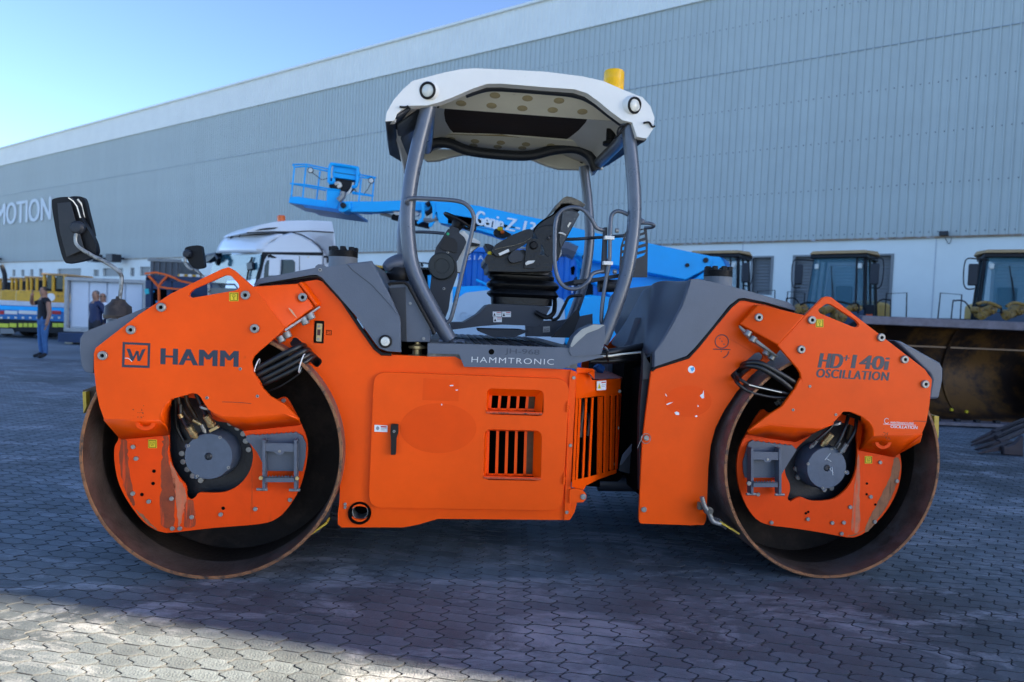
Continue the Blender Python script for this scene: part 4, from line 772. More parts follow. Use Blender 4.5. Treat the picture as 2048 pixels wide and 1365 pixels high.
# slotted guard at the right of the cab
gp = T('c4', (1705, 520), (1712, 420), (1740, 330), (1765, 300), (1890, 300), (1897, 400), (1893, 632), (1700, 632))
slots = [T('c4', *[(x, y) for x, y in s]) for s in ([(1745, 345), (1870, 305), (1873, 322), (1742, 365)], [(1732, 385), (1878, 338), (1880, 358), (1728, 405)], [(1724, 425), (1882, 378), (1884, 398), (1722, 448)], [(1720, 468), (1884, 420), (1884, 442), (1718, 490)], [(1718, 508), (1884, 462), (1872, 482), (1800, 512), (1760, 522)])]
plate('slotted_guard', FR, gp, .55, .006, GREY_D, roller, holes=slots, bevel=0)
tub('console_box', 'c4', [(1560, 690, .9), (1640, 690, .9), (1690, 690, .9)], .045, GREY_D); plate('console_tray', FR, T('c4', (1390, 650), (1560, 632), (1740, 600), (1740, 625), (1560, 660), (1390, 680)), .6, .4, GREY_D, roller)
plate('side_gusset', FR, T('c4', (1235, 1042), (1425, 835), (1432, 900), (1375, 1045)), 1.3, .02, GREY_D, roller); plate('far_kick_plate', FR, T('c4', (1060, 930), (1300, 925), (1520, 880), (1520, 1040), (1060, 1035)), 1.5, .02, GREY, roller)
sticker(FR, 'c4', [(1180, 1008), (1228, 1006), (1228, 966), (1182, 968)], 1.49, roller, [([(1186, 1000), (1222, 998), (1222, 994), (1186, 996)], GP), ([(1186, 988), (1222, 986), (1222, 982), (1186, 984)], GP)])
# ---- steering console
def vol(name, crop, pts, o0, o1, m, bevel=.012, r=2, par=roller, u=FR):
    b = MB(); b.prism(P3(u, rnd(T(crop, *pts), r, 3), o0), u.Wd*(o1-o0)); return b.build(name, m, par, bevel=bevel, seg=3)
con = vol('steering_console', 'f2', [(45, 900), (52, 830), (66, 690), (60, 640), (92, 520), (110, 430), (165, 350), (195, 300), (235, 240), (330, 270), (400, 330), (420, 380), (375, 470), (320, 560), (330, 700), (260, 900), (240, 1050), (200, 1160), (150, 1110)], .88, 1.10, GREY_D, .02, 3)
vol('console_sunlit_cream', 'f2', [(345, 280), (395, 262), (430, 300), (560, 372), (565, 395), (470, 475), (420, 520), (400, 600), (395, 680), (320, 682), (275, 735), (255, 720), (280, 640), (262, 555), (325, 585), (335, 545), (400, 430), (395, 370), (320, 375)], .93, 1.06, CREAM, .01)  # warm sunlight on the console is put into these cream pieces
vol('console_flap', 'f2', [(150, 430), (200, 318), (300, 345), (328, 390), (318, 488), (180, 455)], .865, .9, mat('charcoal', (.008, .008, .009), .6, 0, .2), .006)
vol('display_housing', 'f2', [(440, 395), (470, 380), (560, 398), (530, 418), (450, 418)], .9, 1.07, BLACK, .005)
c = FR.p(*T('f2', (170, 622))[0], .88); b = MB(); b.lathe([(.094, 0), (.094, .018), (.086, .028), (.052, .028), (.050, .023), (.0001, .023)], c, -FR.Wd, 36); b.build('hand_wheel_hub', mat('charcoal_hub', (.022, .027, .027), .6, 0, .15, 20), con)
bolts(FR, T('f2', (190, 848), (230, 480)), .88, .010, .004, con)
vol('wheel_boss', 'f2', [(245, 225), (265, 215), (340, 240), (352, 262), (330, 278), (250, 250)], .9, 1.03, GREY_D, .006)
c = FR.p(*T('f2', (345, 175))[0], .98); ax = (VZ_*.80+FR.U*.42).normalized(); u_ = ax.cross(FR.Wd).normalized(); ww = MB(); ww.tube([c+u_*(.115*math.cos(a))+FR.Wd*(.115*math.sin(a)) for a in [2*math.pi*i/28 for i in range(28)]], .011, 10, closed=True)
swh = ww.build('steering_wheel', BLACK, roller)
b = MB(); b.lathe([(.035, -.05), (.045, -.02), (.04, .01), (.02, .02)], c, ax, 20); b.build('wheel_boss_cap', BLACK, swh)
for a in (0, 2.1, 4.2):
    b = MB(); b.tube([c, c+u_*(.11*math.cos(a))+FR.Wd*(.11*math.sin(a))], .010, 8); b.build('spoke', BLACK, swh)
b = MB(); b.lathe([(.008, 0), (.010, .03), (.006, .04)], FR.p(*T('f2', (505, 262))[0], .95), VZ_, 10); b.build('lever_knob', BLACK, roller)
b = MB(); b.lathe([(.010, 0), (.010, .006), (.001, .008)], FR.p(*T('f2', (232, 295))[0], .875), -FR.Wd, 12); b.build('green_button', mat('green_button', (.01, .35, .15), .3), con)
# ---- seat assembly
vol('seat_pedestal', 'c4', [(540, 940), (640, 940), (740, 880), (805, 815), (905, 815), (1130, 825), (1235, 835), (1160, 965), (900, 955), (760, 965), (560, 990)], .80, 1.25, mat('pedestal_grey', (.020, .027, .042), .5, 0, .15), .006)
vol('swivel_plate', 'c4', [(745, 985), (1065, 992), (1060, 1010), (990, 1040), (840, 1040), (750, 1005)], .78, 1.2, GREY_D, .006)
ped = bpy.data.objects['seat_pedestal']
for (x0, y0, x1, y1) in ((838, 866, 898, 900), (902, 866, 962, 903), (842, 903, 900, 938)):
    sticker(FR, 'c4', [(x0, y1), (x1, y1), (x1, y0), (x0, y0)], .797, ped, [([(x0+26, y0+9), (x1-3, y0+9), (x1-3, y0+4), (x0+26, y0+4)], RED), ([(x0+4, y1-6), (x0+20, y1-6), (x0+12, y0+8)], BLK), ([(x0+26, y0+19), (x1-5, y0+19), (x1-5, y0+16), (x0+26, y0+16)], GP)])
tub('seat_hose', 'c4', [(1130, 870, .78), (1200, 905, .76), (1250, 880, .78), (1262, 820, .85), (1258, 760, .9)], .016, BLACK); tub('seat_hose', 'c4', [(1150, 885, .8), (1200, 900, .78), (1240, 908, .8)], .014, BLACK)
def bellow(ys, w_in, w_out, xc):
    rings = []
    for (y, x0, x1) in ys:
        a = FR.p(*T('c4', (x0, y))[0], .98); c = FR.p(*T('c4', (x1, y))[0], .98); cc = (a+c)/2; hw = (c-a).length/2; d = hw*.72; z = cc.z; ring = []
        for k in range(28):
            t = 2*math.pi*k/28; ct, st = math.cos(t), math.sin(t); e = .45
            ring.append(cc+FR.U*(hw*math.copysign(abs(ct)**e, ct))+FR.Wd*(d*math.copysign(abs(st)**e, st)))
        rings.append(ring)
    b = MB(); b.loft(rings); return b
bl = bellow([(590, 822, 1235), (618, 820, 1238), (628, 804, 1248), (638, 806, 1248), (655, 830, 1245), (672, 802, 1270), (688, 796, 1280), (704, 802, 1276), (722, 828, 1258), (740, 802, 1268), (752, 798, 1278), (766, 812, 1268), (775, 826, 1235), (822, 828, 1232)], 0, 0, 0)
bl.build('bellows', SEAT, roller, ang=30)
vol('seat_base', 'c4', [(785, 500), (800, 475), (860, 480), (1000, 470), (1200, 480), (1250, 520), (1245, 590), (1000, 595), (810, 590), (805, 545), (786, 530)], .70, 1.22, SEAT, .02)
vol('seat_cushion', 'f1', [(10, 1060), (20, 1000), (80, 975), (300, 960), (600, 900), (640, 1000), (560, 1100), (300, 1110), (60, 1120)], .74, 1.2, SEAT, .03, 3)
vol('seat_back', 'f1', [(735, 640), (750, 570), (860, 470), (1000, 390), (1150, 290), (1250, 270), (1400, 330), (1430, 380), (1300, 620), (1160, 880), (1110, 1080), (1040, 1100), (900, 960), (880, 860), (800, 740)], .78, 1.14, SEAT, .03, 3)
vol('back_shell', 'f1', [(1180, 330), (1310, 320), (1430, 360), (1430, 385), (1290, 610), (1150, 870), (1130, 760), (1150, 560)], .762, .80, mat('scuffed_shell', (.05, .055, .06), .4, 0, .5, 25, .1, 60, dirt=(.4, .38, .33), dscale=26, dth=.62), .006)
vol('headrest', 'f1', [(1005, 350), (1080, 260), (1180, 125), (1240, 98), (1330, 115), (1440, 165), (1520, 225), (1500, 262), (1400, 240), (1270, 200), (1160, 210), (1100, 280), (1010, 362)], .80, 1.12, DUSTY, .03, 3)
vol('headrest_under', 'f1', [(1110, 290), (1160, 215), (1270, 210), (1400, 245), (1490, 262), (1420, 330), (1250, 262)], .84, 1.08, BLK, .01, 2)
vol('armrest', 'f1', [(110, 900), (160, 830), (400, 690), (620, 600), (690, 595), (735, 620), (730, 690), (690, 780), (480, 900), (250, 1010), (170, 1010), (120, 950)], .66, .74, SEAT, .022, 3)
vol('armrest_label', 'f1', [(205, 965), (355, 895), (375, 935), (225, 1000)], .652, .66, CREAM, .002, .5)
vol('lumbar_grey', 'f1', [(885, 790), (960, 800), (1040, 860), (1160, 900), (1165, 980), (1110, 1060), (1020, 1060), (900, 990)], .80, 1.1, mat('light_grey_plastic', (.30, .32, .33), .5, 0, .12), .02, 3)
vol('seat_rail_cream', 'f1', [(765, 1170), (850, 1035), (1020, 1070), (1025, 1220), (900, 1215)], .74, 1.15, CREAM, .01)
vol('recliner_side', 'f1', [(590, 1190), (630, 830), (700, 740), (800, 740), (860, 800), (840, 960), (760, 1190)], .68, .72, SEAT, .01, 3)
vol('adjuster', 'f1', [(350, 1020), (420, 930), (500, 905), (590, 990), (560, 1080), (420, 1110), (370, 1080)], .64, .72, GREY_D, .015, 2)
vol('adjuster_lever', 'f1', [(610, 1110), (650, 1075), (760, 1070), (740, 1105), (625, 1145)], .66, .69, CREAM, .004, 1)
c = FR.p(*T('f1', (735, 845))[0], .68); b = MB(); b.lathe([(.028, 0), (.028, .012), (.02, .02)], c, -FR.Wd, 18); b.build('recline_knob', BLACK, roller)
vol('joystick_pod', 'f1', [(135, 620), (160, 590), (230, 590), (300, 620), (410, 685), (300, 720), (200, 705), (150, 670)], 1.2, 1.3, BLACK, .015, 2)
for (x, y, mm) in ((215, 600, YEL), (240, 605, YEL), (262, 650, mat('orange_knob', (.7, .12, .01), .4)), (70, 975, YEL)):
    c = FR.p(*T('f1', (x, y))[0], 1.19 if x > 100 else .73); b = MB(); b.lathe([(.012, 0), (.016, .012), (.010, .02)], c, -FR.Wd+VZ_*.4, 12); b.build('switch_knob', mm, roller)
vol('cushion_nose', 'f1', [(-10, 815), (60, 820), (130, 850), (150, 900), (110, 960), (60, 940), (20, 880)], .9, 1.1, SEAT, .012, 2)
# ---- front fenders/mirrors
def mirror(u, o, crop, outl, stem, r, base, knob):
    b = MB(); b.tube(cr([tuple(u.p(*T(crop, q)[0], o-.0)) for q in stem], 7, False), r, 10); st = b.build('mirror_stem', mat('pale_tube', (.28, .30, .30), .4, .3, .3, 20, 0, 60, dirt=(.05, .04, .03), dscale=18, dth=.5), roller)
    b = MB(); pts = P3(u, cr(T(crop, *outl), 4), o+.02); b.prism(pts, u.Wd*.05); mh = b.build('mirror', BLACK, roller, bevel=.012, seg=3)
    if base:
        (x, y0), (x1, y1) = T(crop, *base[:2]); c = u.p(x1, y1, o); h = u.p(x, y0, o).z-c.z; w_ = base[2]
        b = MB(); b.lathe([(w_*.95, -.02), (w_, 0), (w_, .005), (w_*.93, h*.1), (w_*.88, h*.48), (w_*.72, h*.56), (w_*.5, h*.72), (w_*.45, h*.83), (w_*.2, h*.87), (w_*.16, h)], c, VZ_, 28); b.build('mirror_boot', mat('brown_boot', (.040, .026, .018), .55, 0, .3, 14, .2, 40, dirt=(.09, .065, .045), dscale=12, dth=.55), roller, ang=50)
        b = MB(); b.lathe([(w_*.8, -.10), (w_*.75, -.025)], c, VZ_, 24); b.build('mirror_socket', GREY, roller)
    b = MB(); b.lathe([(knob[2], -.02), (knob[2], .015), (knob[2]*.7, .03), (.001, .034)], u.p(*T(crop, knob[:2])[0], o+.01), -u.Wd, 20); b.build('mirror_joint', GREY_D, mh)
    return mh
mh = mirror(FR, .62, 'c1', [(75, 120), (95, 88), (180, 78), (215, 95), (245, 130), (262, 200), (300, 270), (345, 350), (364, 410), (360, 450), (320, 480), (200, 508), (160, 500), (130, 420), (95, 260)], [(245, 300), (232, 350), (250, 400), (330, 455), (420, 500), (490, 545), (528, 590), (528, 660), (518, 740)], .0125, [(518, 725), (508, 850), .084], (247, 280, .042))
b = MB(); b.prism(P3(FR, cr(T('c1', (190, 82), (255, 75), (288, 95), (310, 180), (340, 300), (340, 330), (300, 262), (262, 200), (240, 130)), 4), .70), FR.Wd*.04); b.build('mirror_shell', BLACK, mh, bevel=.008)
b = MB(); b.prism(P3(FR, T('c1', (115, 120), (200, 112), (235, 240), (290, 420), (175, 470), (130, 300)), .618), -FR.Wd*.004); b.build('mirror_back_panel', mat('mirror_back', (.010, .010, .012), .35, 0, .4, 8, .1, 50), mh, bevel=.006)
b = MB(); b.tube([FR.p(*T('c1', q)[0], .615) for q in ((185, 85), (215, 105), (240, 140), (255, 190), (262, 215))], .004, 6); b.tube([FR.p(*T('c1', q)[0], .69) for q in ((245, 95), (265, 120), (280, 180), (288, 222))], .006, 6); b.build('mirror_rim', CREAM_S, mh)
mirror(FR, 1.75, 'c1', [(938, 425), (960, 402), (1040, 395), (1055, 430), (1066, 500), (1065, 535), (1020, 545), (985, 530), (950, 470)], [(960, 450), (945, 470), (945, 510), (975, 545), (1020, 560), (1060, 600), (1095, 640), (1100, 720)], .012, None, (960, 450, .035))
# front scraper
b = MB(); b.prism(P3(FR, T('c2', (108, 125), (192, 95), (192, 130), (165, 200), (135, 240), (110, 200)), .15), FR.Wd*1.8); b.build('scraper_beam', HB, roller)
b = MB(); b.prism(P3(FR, T('c2', (106, 135), (126, 132), (130, 225), (112, 265)), .10), FR.Wd*.04); b.build('scraper_blade', mat('yellow_blade', (.50, .34, .03), .5, 0, .2, 10, 0, 50, dirt=(.2, .13, .04), dscale=8), roller)
plate('scraper_blade', FR, T('c2', (1460, 1015), (1585, 925), (1590, 935), (1468, 1022)), .02, .1, MATS['yellow_blade'], roller, bevel=0)
plate('scraper_arm', FR, T('c2', (1470, 1000), (1560, 860), (1620, 820), (1600, 890), (1545, 985), (1480, 1010)), .06, .05, GREY_D, roller)
# ---- ladder plates inside the drums
def jag(a, b_, n, amp):
    out = []
    for i in range(n):
        t0 = i/n; t1 = (i+.5)/n; x0 = a[0]+(b_[0]-a[0])*t0; y0 = a[1]+(b_[1]-a[1])*t0; x1 = a[0]+(b_[0]-a[0])*t1; y1 = a[1]+(b_[1]-a[1])*t1
        out += [(x0, y0), (x0+(b_[0]-a[0])/n*.25, y0-amp), (x1, y1)]
    return out
def step(u, crop, panel, bars, cross, tab, lower, par, feet, o=IN-.0):
    pn = plate('step_shield', u, T(crop, *panel), o-.012, .010, GREY, par, bevel=.001)
    for (x0, y0, x1, y1) in bars:
        plate('step_upright', u, T(crop, (x0, y0), (x1, y0), (x1, y1), (x0, y1)), o-.075, .055, GREY, par, bevel=.002)
    x0, y0, x1, y1 = cross; tx, ty, tr = tab
    plate('step_tread', u, T(crop, (x0, y0), (x1, y0+4), (x1, y1+4), *[(tx+tr*math.cos(a), y1+2+tr*.7*math.sin(a)) for a in [math.pi*i/8 for i in range(9)]], (x0, y1)), o-.07, .008, GREY, par, bevel=.001)
    b = MB(); b.prism(P3(u, T(crop, (x0, y0), (x1, y0+4)), o-.07)+P3(u, T(crop, (x1, y0+4), (x0, y0)), o-.012), VZ_*.006); b.build('step_tread', GREY, par)
    bolts(u, T(crop, (tx, ty)), o-.070, .008, .004, par, socket=False)
    x0, y0, x1, y1 = lower
    plate('step_tread', u, T(crop, *jag((x0, y0), (x1, y0), 9, 8), (x1, y0), (x1, y1), (x0, y1)), o-.085, .008, GREY, par, bevel=.001)
    b = MB(); b.prism(P3(u, T(crop, (x0, y0+6), (x1, y0+6)), o-.085)+P3(u, T(crop, (x1, y0+6), (x0, y0+6)), o-.005), VZ_*.006); b.build('step_tread', GREY_D, par)
    for (fx, fy) in feet: 
        b = MB(); b.lathe([(.0085, -.03), (.0085, .03)], u.p(*T(crop, (fx, fy))[0], o-.06), u.U, 10); b.build('step_stop', STEEL, par)
step(FR, 'c2', [(1100, 400), (1140, 392)]+jag((1160, 398), (1420, 380), 9, 6)+[(1440, 400), (1462, 450), (1458, 530), (1440, 615), (1215, 613), (1195, 560), (1165, 500), (1125, 450), (1100, 430)], [(1196, 425, 1214, 728), (1388, 425, 1406, 732)], (1203, 450, 1400, 495), (1301, 494, 28), (1215, 650, 1388, 682), inner_f, [(1196, 726), (1393, 730)])
bolts(FR, T('c2', (1190, 655), (1410, 657)), IN-.08, .012, .01, inner_f, socket=False, m=BRASS)
# ================================================================= rear unit
tri2 = rnd(T('c6', (1298, 228), (1345, 194), (1372, 198), (1515, 290), (1532, 312), (1522, 326), (1500, 326), (1310, 248)), 3)
out2 = T('c6', (1068, 430), (1222, 262), (1325, 158), (1350, 151), (1375, 156), (1905, 565), (1948, 625), (1940, 690)) + T('c7', (1455, 210), (1436, 320), (1408, 388), (1300, 392), (1112, 402), (1112, 355), (1088, 312), (1040, 284), (972, 256), (932, 254), (905, 285), (868, 325), (790, 352), (640, 345), (480, 330), (352, 372), (480, 272), (560, 222), (640, 112), (672, 48)) + T('c6', (1205, 628), (1198, 590), (1180, 560))
plate_r = plate('side_plate', RE, out2, OUT, .022, ORANGE, holes=[tri2], bevel=.004, smooth=False)
b = MB(); fb = P3(RE, T('c7', (1112, 402, OUT), (1300, 392, OUT), (1408, 388, OUT))); fc = P3(RE, T('c7', (1028, 485, IN), (1130, 505, IN), (1238, 527, IN)))
b.add(fb+fc, [(0, 1, 4, 3), (1, 2, 5, 4)]); b2 = b; b = MB(); fb = P3(RE, T('c7', (352, 372, OUT), (480, 330, OUT), (640, 345, OUT), (790, 352, OUT), (868, 325, OUT))); fc = P3(RE, T('c7', (345, 388, IN), (470, 410, IN), (640, 434, IN), (700, 405, IN), (760, 375, IN)))
b.add(fb+fc, [(i, i+1, 6+i, 5+i) for i in range(4)]); q = b.build('folded_skirt', ORANGE, plate_r, ang=60).modifiers.new('s', 'SOLIDIFY'); q.thickness = .012; q.offset = 0; b = b2
a0 = P3(RE, T('c7', (1112, 402, OUT), (1112, 355, OUT), (1088, 312, OUT), (1040, 284, OUT))); a1 = P3(RE, T('c7', (1028, 485, IN), (1040, 440, IN), (1050, 380, IN), (1048, 345, IN))); b.add(a0+a1, [(i, i+1, 5+i, 4+i) for i in range(3)])
b.add(P3(RE, T('c7', (1408, 388, OUT), (1238, 527, IN), (1395, 440, OUT+.02))), [(0, 1, 2)])
q = b.build('folded_skirt', ORANGE, plate_r, ang=60).modifiers.new('s', 'SOLIDIFY'); q.thickness = .012; q.offset = 0
hole_r = cr(T('c7', (1000, 345), (1014, 420), (1014, 540), (1000, 630), (958, 712), (880, 778), (790, 795), (720, 790), (675, 772), (645, 778), (612, 797), (593, 780), (606, 735), (604, 690), (582, 640), (576, 590), (600, 540), (660, 462), (720, 410), (800, 340), (900, 320)), 3)
in_r = cr(T('c7', (345, 385), (310, 450), (290, 520), (285, 610), (300, 720), (345, 830), (405, 908), (480, 942), (600, 958), (780, 985), (950, 1016), (1020, 1010), (1090, 965), (1190, 860), (1255, 740), (1282, 620), (1276, 520), (1240, 440), (1100, 350), (1010, 300), (760, 230), (560, 250), (480, 262), (432, 245)), 3)
inner_r = plate('inner_plate', RE, in_r, IN+.002, .016, ORANGE_D, holes=[hole_r], bevel=.003)
mR, cR_ = hub(RE, 'c7', 828, 595, .128, hole_r, [(808, 724), (852, 715), (640, 600), (650, 650)], [(714, 570), (857, 478), (943, 620), (802, 716)])
hoseset(RE, 'c7', [([(900, 270, .1), (860, 340, .07), (800, 400, .06), (740, 450, .07)], .010, HOSE), ([(960, 280, .1), (940, 350, .07), (905, 430, .06), (880, 470, .07)], .011, HOSE), ([(1010, 300, .1), (1000, 370, .07), (960, 440, .07), (930, 490, .08)], .011, HOSE), ([(960, 270, .16), (980, 330, .15), (960, 420, .17)], .015, HB)])
fitting(RE, 'c7', (860, 390), (800, 460), .05, .09, .018); fitting(RE, 'c7', (770, 430), (728, 475), .06, .09, .010, STEEL); fitting(RE, 'c7', (905, 440), (880, 478), .06, .08, .011, STEEL); fitting(RE, 'c7', (950, 450), (915, 505), .06, .08, .013, STEEL)
b = MB(); b.lathe([(.032, 0), (.032, .012)], RE.p(*T('c7', (885, 330))[0], .02), (-RE.U*.3+VZ_*.95), 20); b.build('grease_cap', STEEL, roller)
bolts(RE, T('c7', (1151, 561), (1253, 674), (1094, 770), (1118, 921), (931, 926), (861, 928), (713, 905), (492, 926), (411, 755), (918, 993), (970, 832)), IN+.001, .0125, .009, inner_r, socket=False)
for q in T('c7', (1073, 690), (1072, 755), (1124, 817), (703, 871), (717, 862)):
    b = MB(); b.lathe([(.008, 0), (.008, .001)], RE.p(*q, IN), -RE.Wd, 12); b.build('bolt_hole', BLK, inner_r)
for (l1, l2) in (([(818, 548), (852, 505)], [(830, 540), (856, 556)]), ([(848, 600), (862, 590), (866, 640)], [(846, 600), (868, 622)])):
    b = MB()
    for l_ in (l1, l2): b.tube([RE.p(*T('c7', q)[0], IN-.034) for q in l_], .0022, 5)
    b.build('chalk_mark', mat('chalk', (.55, .58, .6), .9), mR)
bolts(RE, T('c6', (1258, 286), (1198, 453), (1652, 385), (1785, 510), (1902, 650)), OUT, .0245, .016, plate_r)
bolts(RE, T('c6', (1250, 663), (1155, 797), (1398, 824)), OUT, .0085, .004, plate_r)
hook_label(RE, 'c6', 1284, 281, 1328, 327, OUT-.0005, plate_r); hook_label(RE, 'c7', 1060, 524, 1104, 569, IN, inner_r, 1)
text_quad('lettering', 'HD', *q3(RE, 'c6', (1294, 556), (1432, 562), (1310, 474), OUT-.0004), DECAL, plate_r, -RE.Wd, .001, .075)
text_quad('lettering', '+', *q3(RE, 'c6', (1440, 517), (1474, 519), (1444, 485), OUT-.0004), DECAL, plate_r, -RE.Wd, .001, .075)
text_quad('lettering', '140i', *q3(RE, 'c6', (1482, 560), (1694, 572), (1496, 482), OUT-.0004), DECAL, plate_r, -RE.Wd, .001, .075)
text_quad('lettering', 'OSCILLATION', *q3(RE, 'c6', (1283, 612), (1696, 632), (1291, 562), OUT-.0004), DECAL, plate_r, -RE.Wd, .001, .06, spacing=1.12)
text_quad('lettering', 'MAINTENANCE-FREE', *q3(RE, 'c7', (1215, 326), (1355, 332), (1217, 314), OUT-.0004), WHITE, plate_r, -RE.Wd, .001, .0)
text_quad('lettering', 'OSCILLATION', *q3(RE, 'c7', (1215, 352), (1378, 360), (1217, 334), OUT-.0004), WHITE, plate_r, -RE.Wd, .001, .02)
b = MB(); b.tube([RE.p(*T('c7', (1193+14*math.cos(t), 310+16*math.sin(t)))[0], OUT-.001) for t in [.6+5.0*i/12 for i in range(13)]], .0018, 5); b.tube([RE.p(*T('c7', q)[0], OUT-.001) for q in ((1172, 329), (1370, 336))], .0016, 5); b.build('white_mark', WHITE, plate_r)
b = MB(); b.tube([RE.p(*T('c7', q)[0], OUT-.0005) for q in ((1355, 311), (1400, 312), (1445, 316))], .0013, 5); b.build('scratch', GREY_D, plate_r)
SPL = mat('dirt_splash', (.10, .03, .012), .8, 0, .3, 30)
rs_ = random.Random(9)
b = MB()
for i in range(46):
    q = T('c7', (1190+rs_.gauss(0, 22), 405+rs_.gauss(0, 20)))[0]; b.lathe([(rs_.uniform(.001, .0035), .0006), (.0002, .0008)], RE.p(q[0], q[1], OUT), -RE.Wd, 6)
b.build('dirt_splash', SPL, plate_r)['kind'] = 'stuff'
b = MB()
for i in range(34):
    q = T('c2', (470+rs_.gauss(0, 24), 300+rs_.gauss(0, 40)))[0]; 
    if q[1] < 836: b.lathe([(rs_.uniform(.001, .0034), .0006), (.0002, .0008)], FR.p(q[0], q[1], OUT), -FR.Wd, 6)
b.build('dirt_splash', SPL, plate_f)['kind'] = 'stuff'
bkR = bracket(RE, 'c6', [(1222, 262), (1145, 348), (1068, 432)], [(955, 200, .055), (905, 252, .055), (850, 310, .055)], None, [(935, 196, .10), (848, 302, .10)], roller, -1)
bolts(RE, T('c6', (957, 271, .015)), .015, .0245, .016, bkR)
for p in ((906, 350), (934, 382), (1012, 458), (1042, 484)): capbolt(RE, 'c6', p, .03, (-RE.U*.5-VZ_*.87), .021, .034, bkR)
b = MB(); b.prism(P3(RE, T('c6', (850, 315, .09), (930, 380, .03), (1070, 490, OUT), (1075, 500, OUT), (925, 400, .03), (850, 328, .09))), RE.Wd*.05); b.build('bolting_flange', STEEL, bkR)
tankR = wide('bumper_tank', RE, T('c8', (1035, 655), (1080, 662), (1308, 788), (1326, 825), (1324, 890), (1300, 1003), (1240, 1006), (1262, 890), (1245, 855)), -.005, 2.1, GREY, bevel=.025)
def far_plate(u, src, dd=2.16, nm='side_plate', par=roller):
    me = src.data.copy()
    for v in me.vertices: v.co = v.co+u.Wd*dd
    o = bpy.data.objects.new(nm, me); COL.objects.link(o); o.parent = par
far_plate(RE, plate_r); far_plate(FR, plate_f); far_plate(FR, bodyo, 1.9, 'body_panel')
# rear body panel
slot2 = rnd(T('c6', (800, 598), (812, 622), (850, 640), (865, 610), (985, 505), (988, 488), (965, 468), (940, 475)), 3)
body2 = T('c6', (348, 580), (372, 560), (562, 500), (700, 335), (800, 215), (848, 175), (880, 174), (1000, 195), (1160, 240), (1130, 400), (1045, 500), (925, 596), (835, 696), (765, 800), (715, 900), (688, 1000), (674, 1130), (668, 1308)) + T('c7', (105, 800), (100, 910), (85, 942), (0, 944)) + T('c5', (2030, 1243), (1985, 1240), (1976, 1215), (1990, 900)) + T('c6', (300, 960))
body_r = plate('body_panel', RE, body2, BO, .02, ORANGE, holes=[slot2], bevel=.003)
far_plate(RE, body_r, 1.9, 'body_panel')
b = MB(); b.tube([RE.p(*T('c6', q)[0], BO-.004) for q in ((352, 572), (372, 556), (560, 497), (620, 430), (700, 330), (800, 210), (848, 170), (880, 168), (1000, 190), (1160, 236))], .010, 8); b.build('rubber_seal', BLACK, roller)
b = MB(); b.prism(P3(RE, T('c6', (352, 590), (620, 500), (800, 330), (880, 300), (800, 560), (660, 900), (640, 1300), (300, 1300)), BO+.06), RE.Wd*1.7); b.build('rear_frame_core', BLK, roller, smooth=False)
GHR = MATS['faded_orange']; b = MB(); b.prism(P3(RE, T('c6', *circ(558, 747, 133, 40, 90)), BO-.0004), -RE.Wd*.0006); b.build('ghost_of_sticker', GHR, body_r, smooth=False)
for pts in ([(428, 703), (435, 712), (438, 722), (430, 716)], [(625, 715), (640, 705), (646, 685), (649, 730), (636, 732)], [(433, 765), (450, 757), (474, 752), (440, 769)], [(480, 812), (492, 806), (506, 812), (507, 826), (488, 825)], [(596, 832), (606, 827), (612, 836), (600, 838)], [(612, 768), (620, 776), (612, 781)]): sticker(RE, 'c6', pts, BO-.001, body_r, name='paint_fleck')
sticker(RE, 'c6', circ(577, 567, 20, 18, 21), BO-.0005, body_r, [([(570, 560), (590, 552), (594, 566), (580, 580)], mat('sticker_blue', (.05, .35, .7), .5))], name='round_sticker')
b = MB(); b.tube([RE.p(*T('c6', (750+38*math.cos(t), 408+38*math.sin(t)))[0], BO-.001) for t in [2*math.pi*i/30 for i in range(30)]], .0028, 6, closed=True); b.tube([RE.p(*T('c6', q)[0], BO-.001) for q in ((700, 451), (798, 455))], .0028, 6)
b.tube([RE.p(*T('c6', (745+44*math.cos(t), 460+42*math.sin(t)))[0], BO-.001) for t in [.1+1.2*i/10 for i in range(11)]], .0028, 6)
for q in ((738, 392), (750, 407), (762, 424), (747, 464)): b.lathe([(.004, 0), (.004, .0008)], RE.p(*T('c6', q)[0], BO), -RE.Wd, 8)
b.build('roller_pictogram', DECAL, body_r)
bolts(RE, T('c6', (320, 957))+T('c5', (2022, 690)), BO, .016, .010, body_r, socket=False)
bolts(RE, T('c5', (2008, 1150)), BO, .017, .008, body_r, 'pin', socket=False)
b = MB(); c = RE.p(*T('c6', (318, 960))[0], BO-.012); b.tube([c+RE.U*(.03*math.cos(t))+VZ_*(.03*math.sin(t)) for t in [2*math.pi*i/16 for i in range(16)]], .002, 6, closed=True); b.tube([c-RE.U*.02+VZ_*.02, c-RE.U*.05-VZ_*.06], .002, 5); b.build('pull_ring', STEEL, body_r)
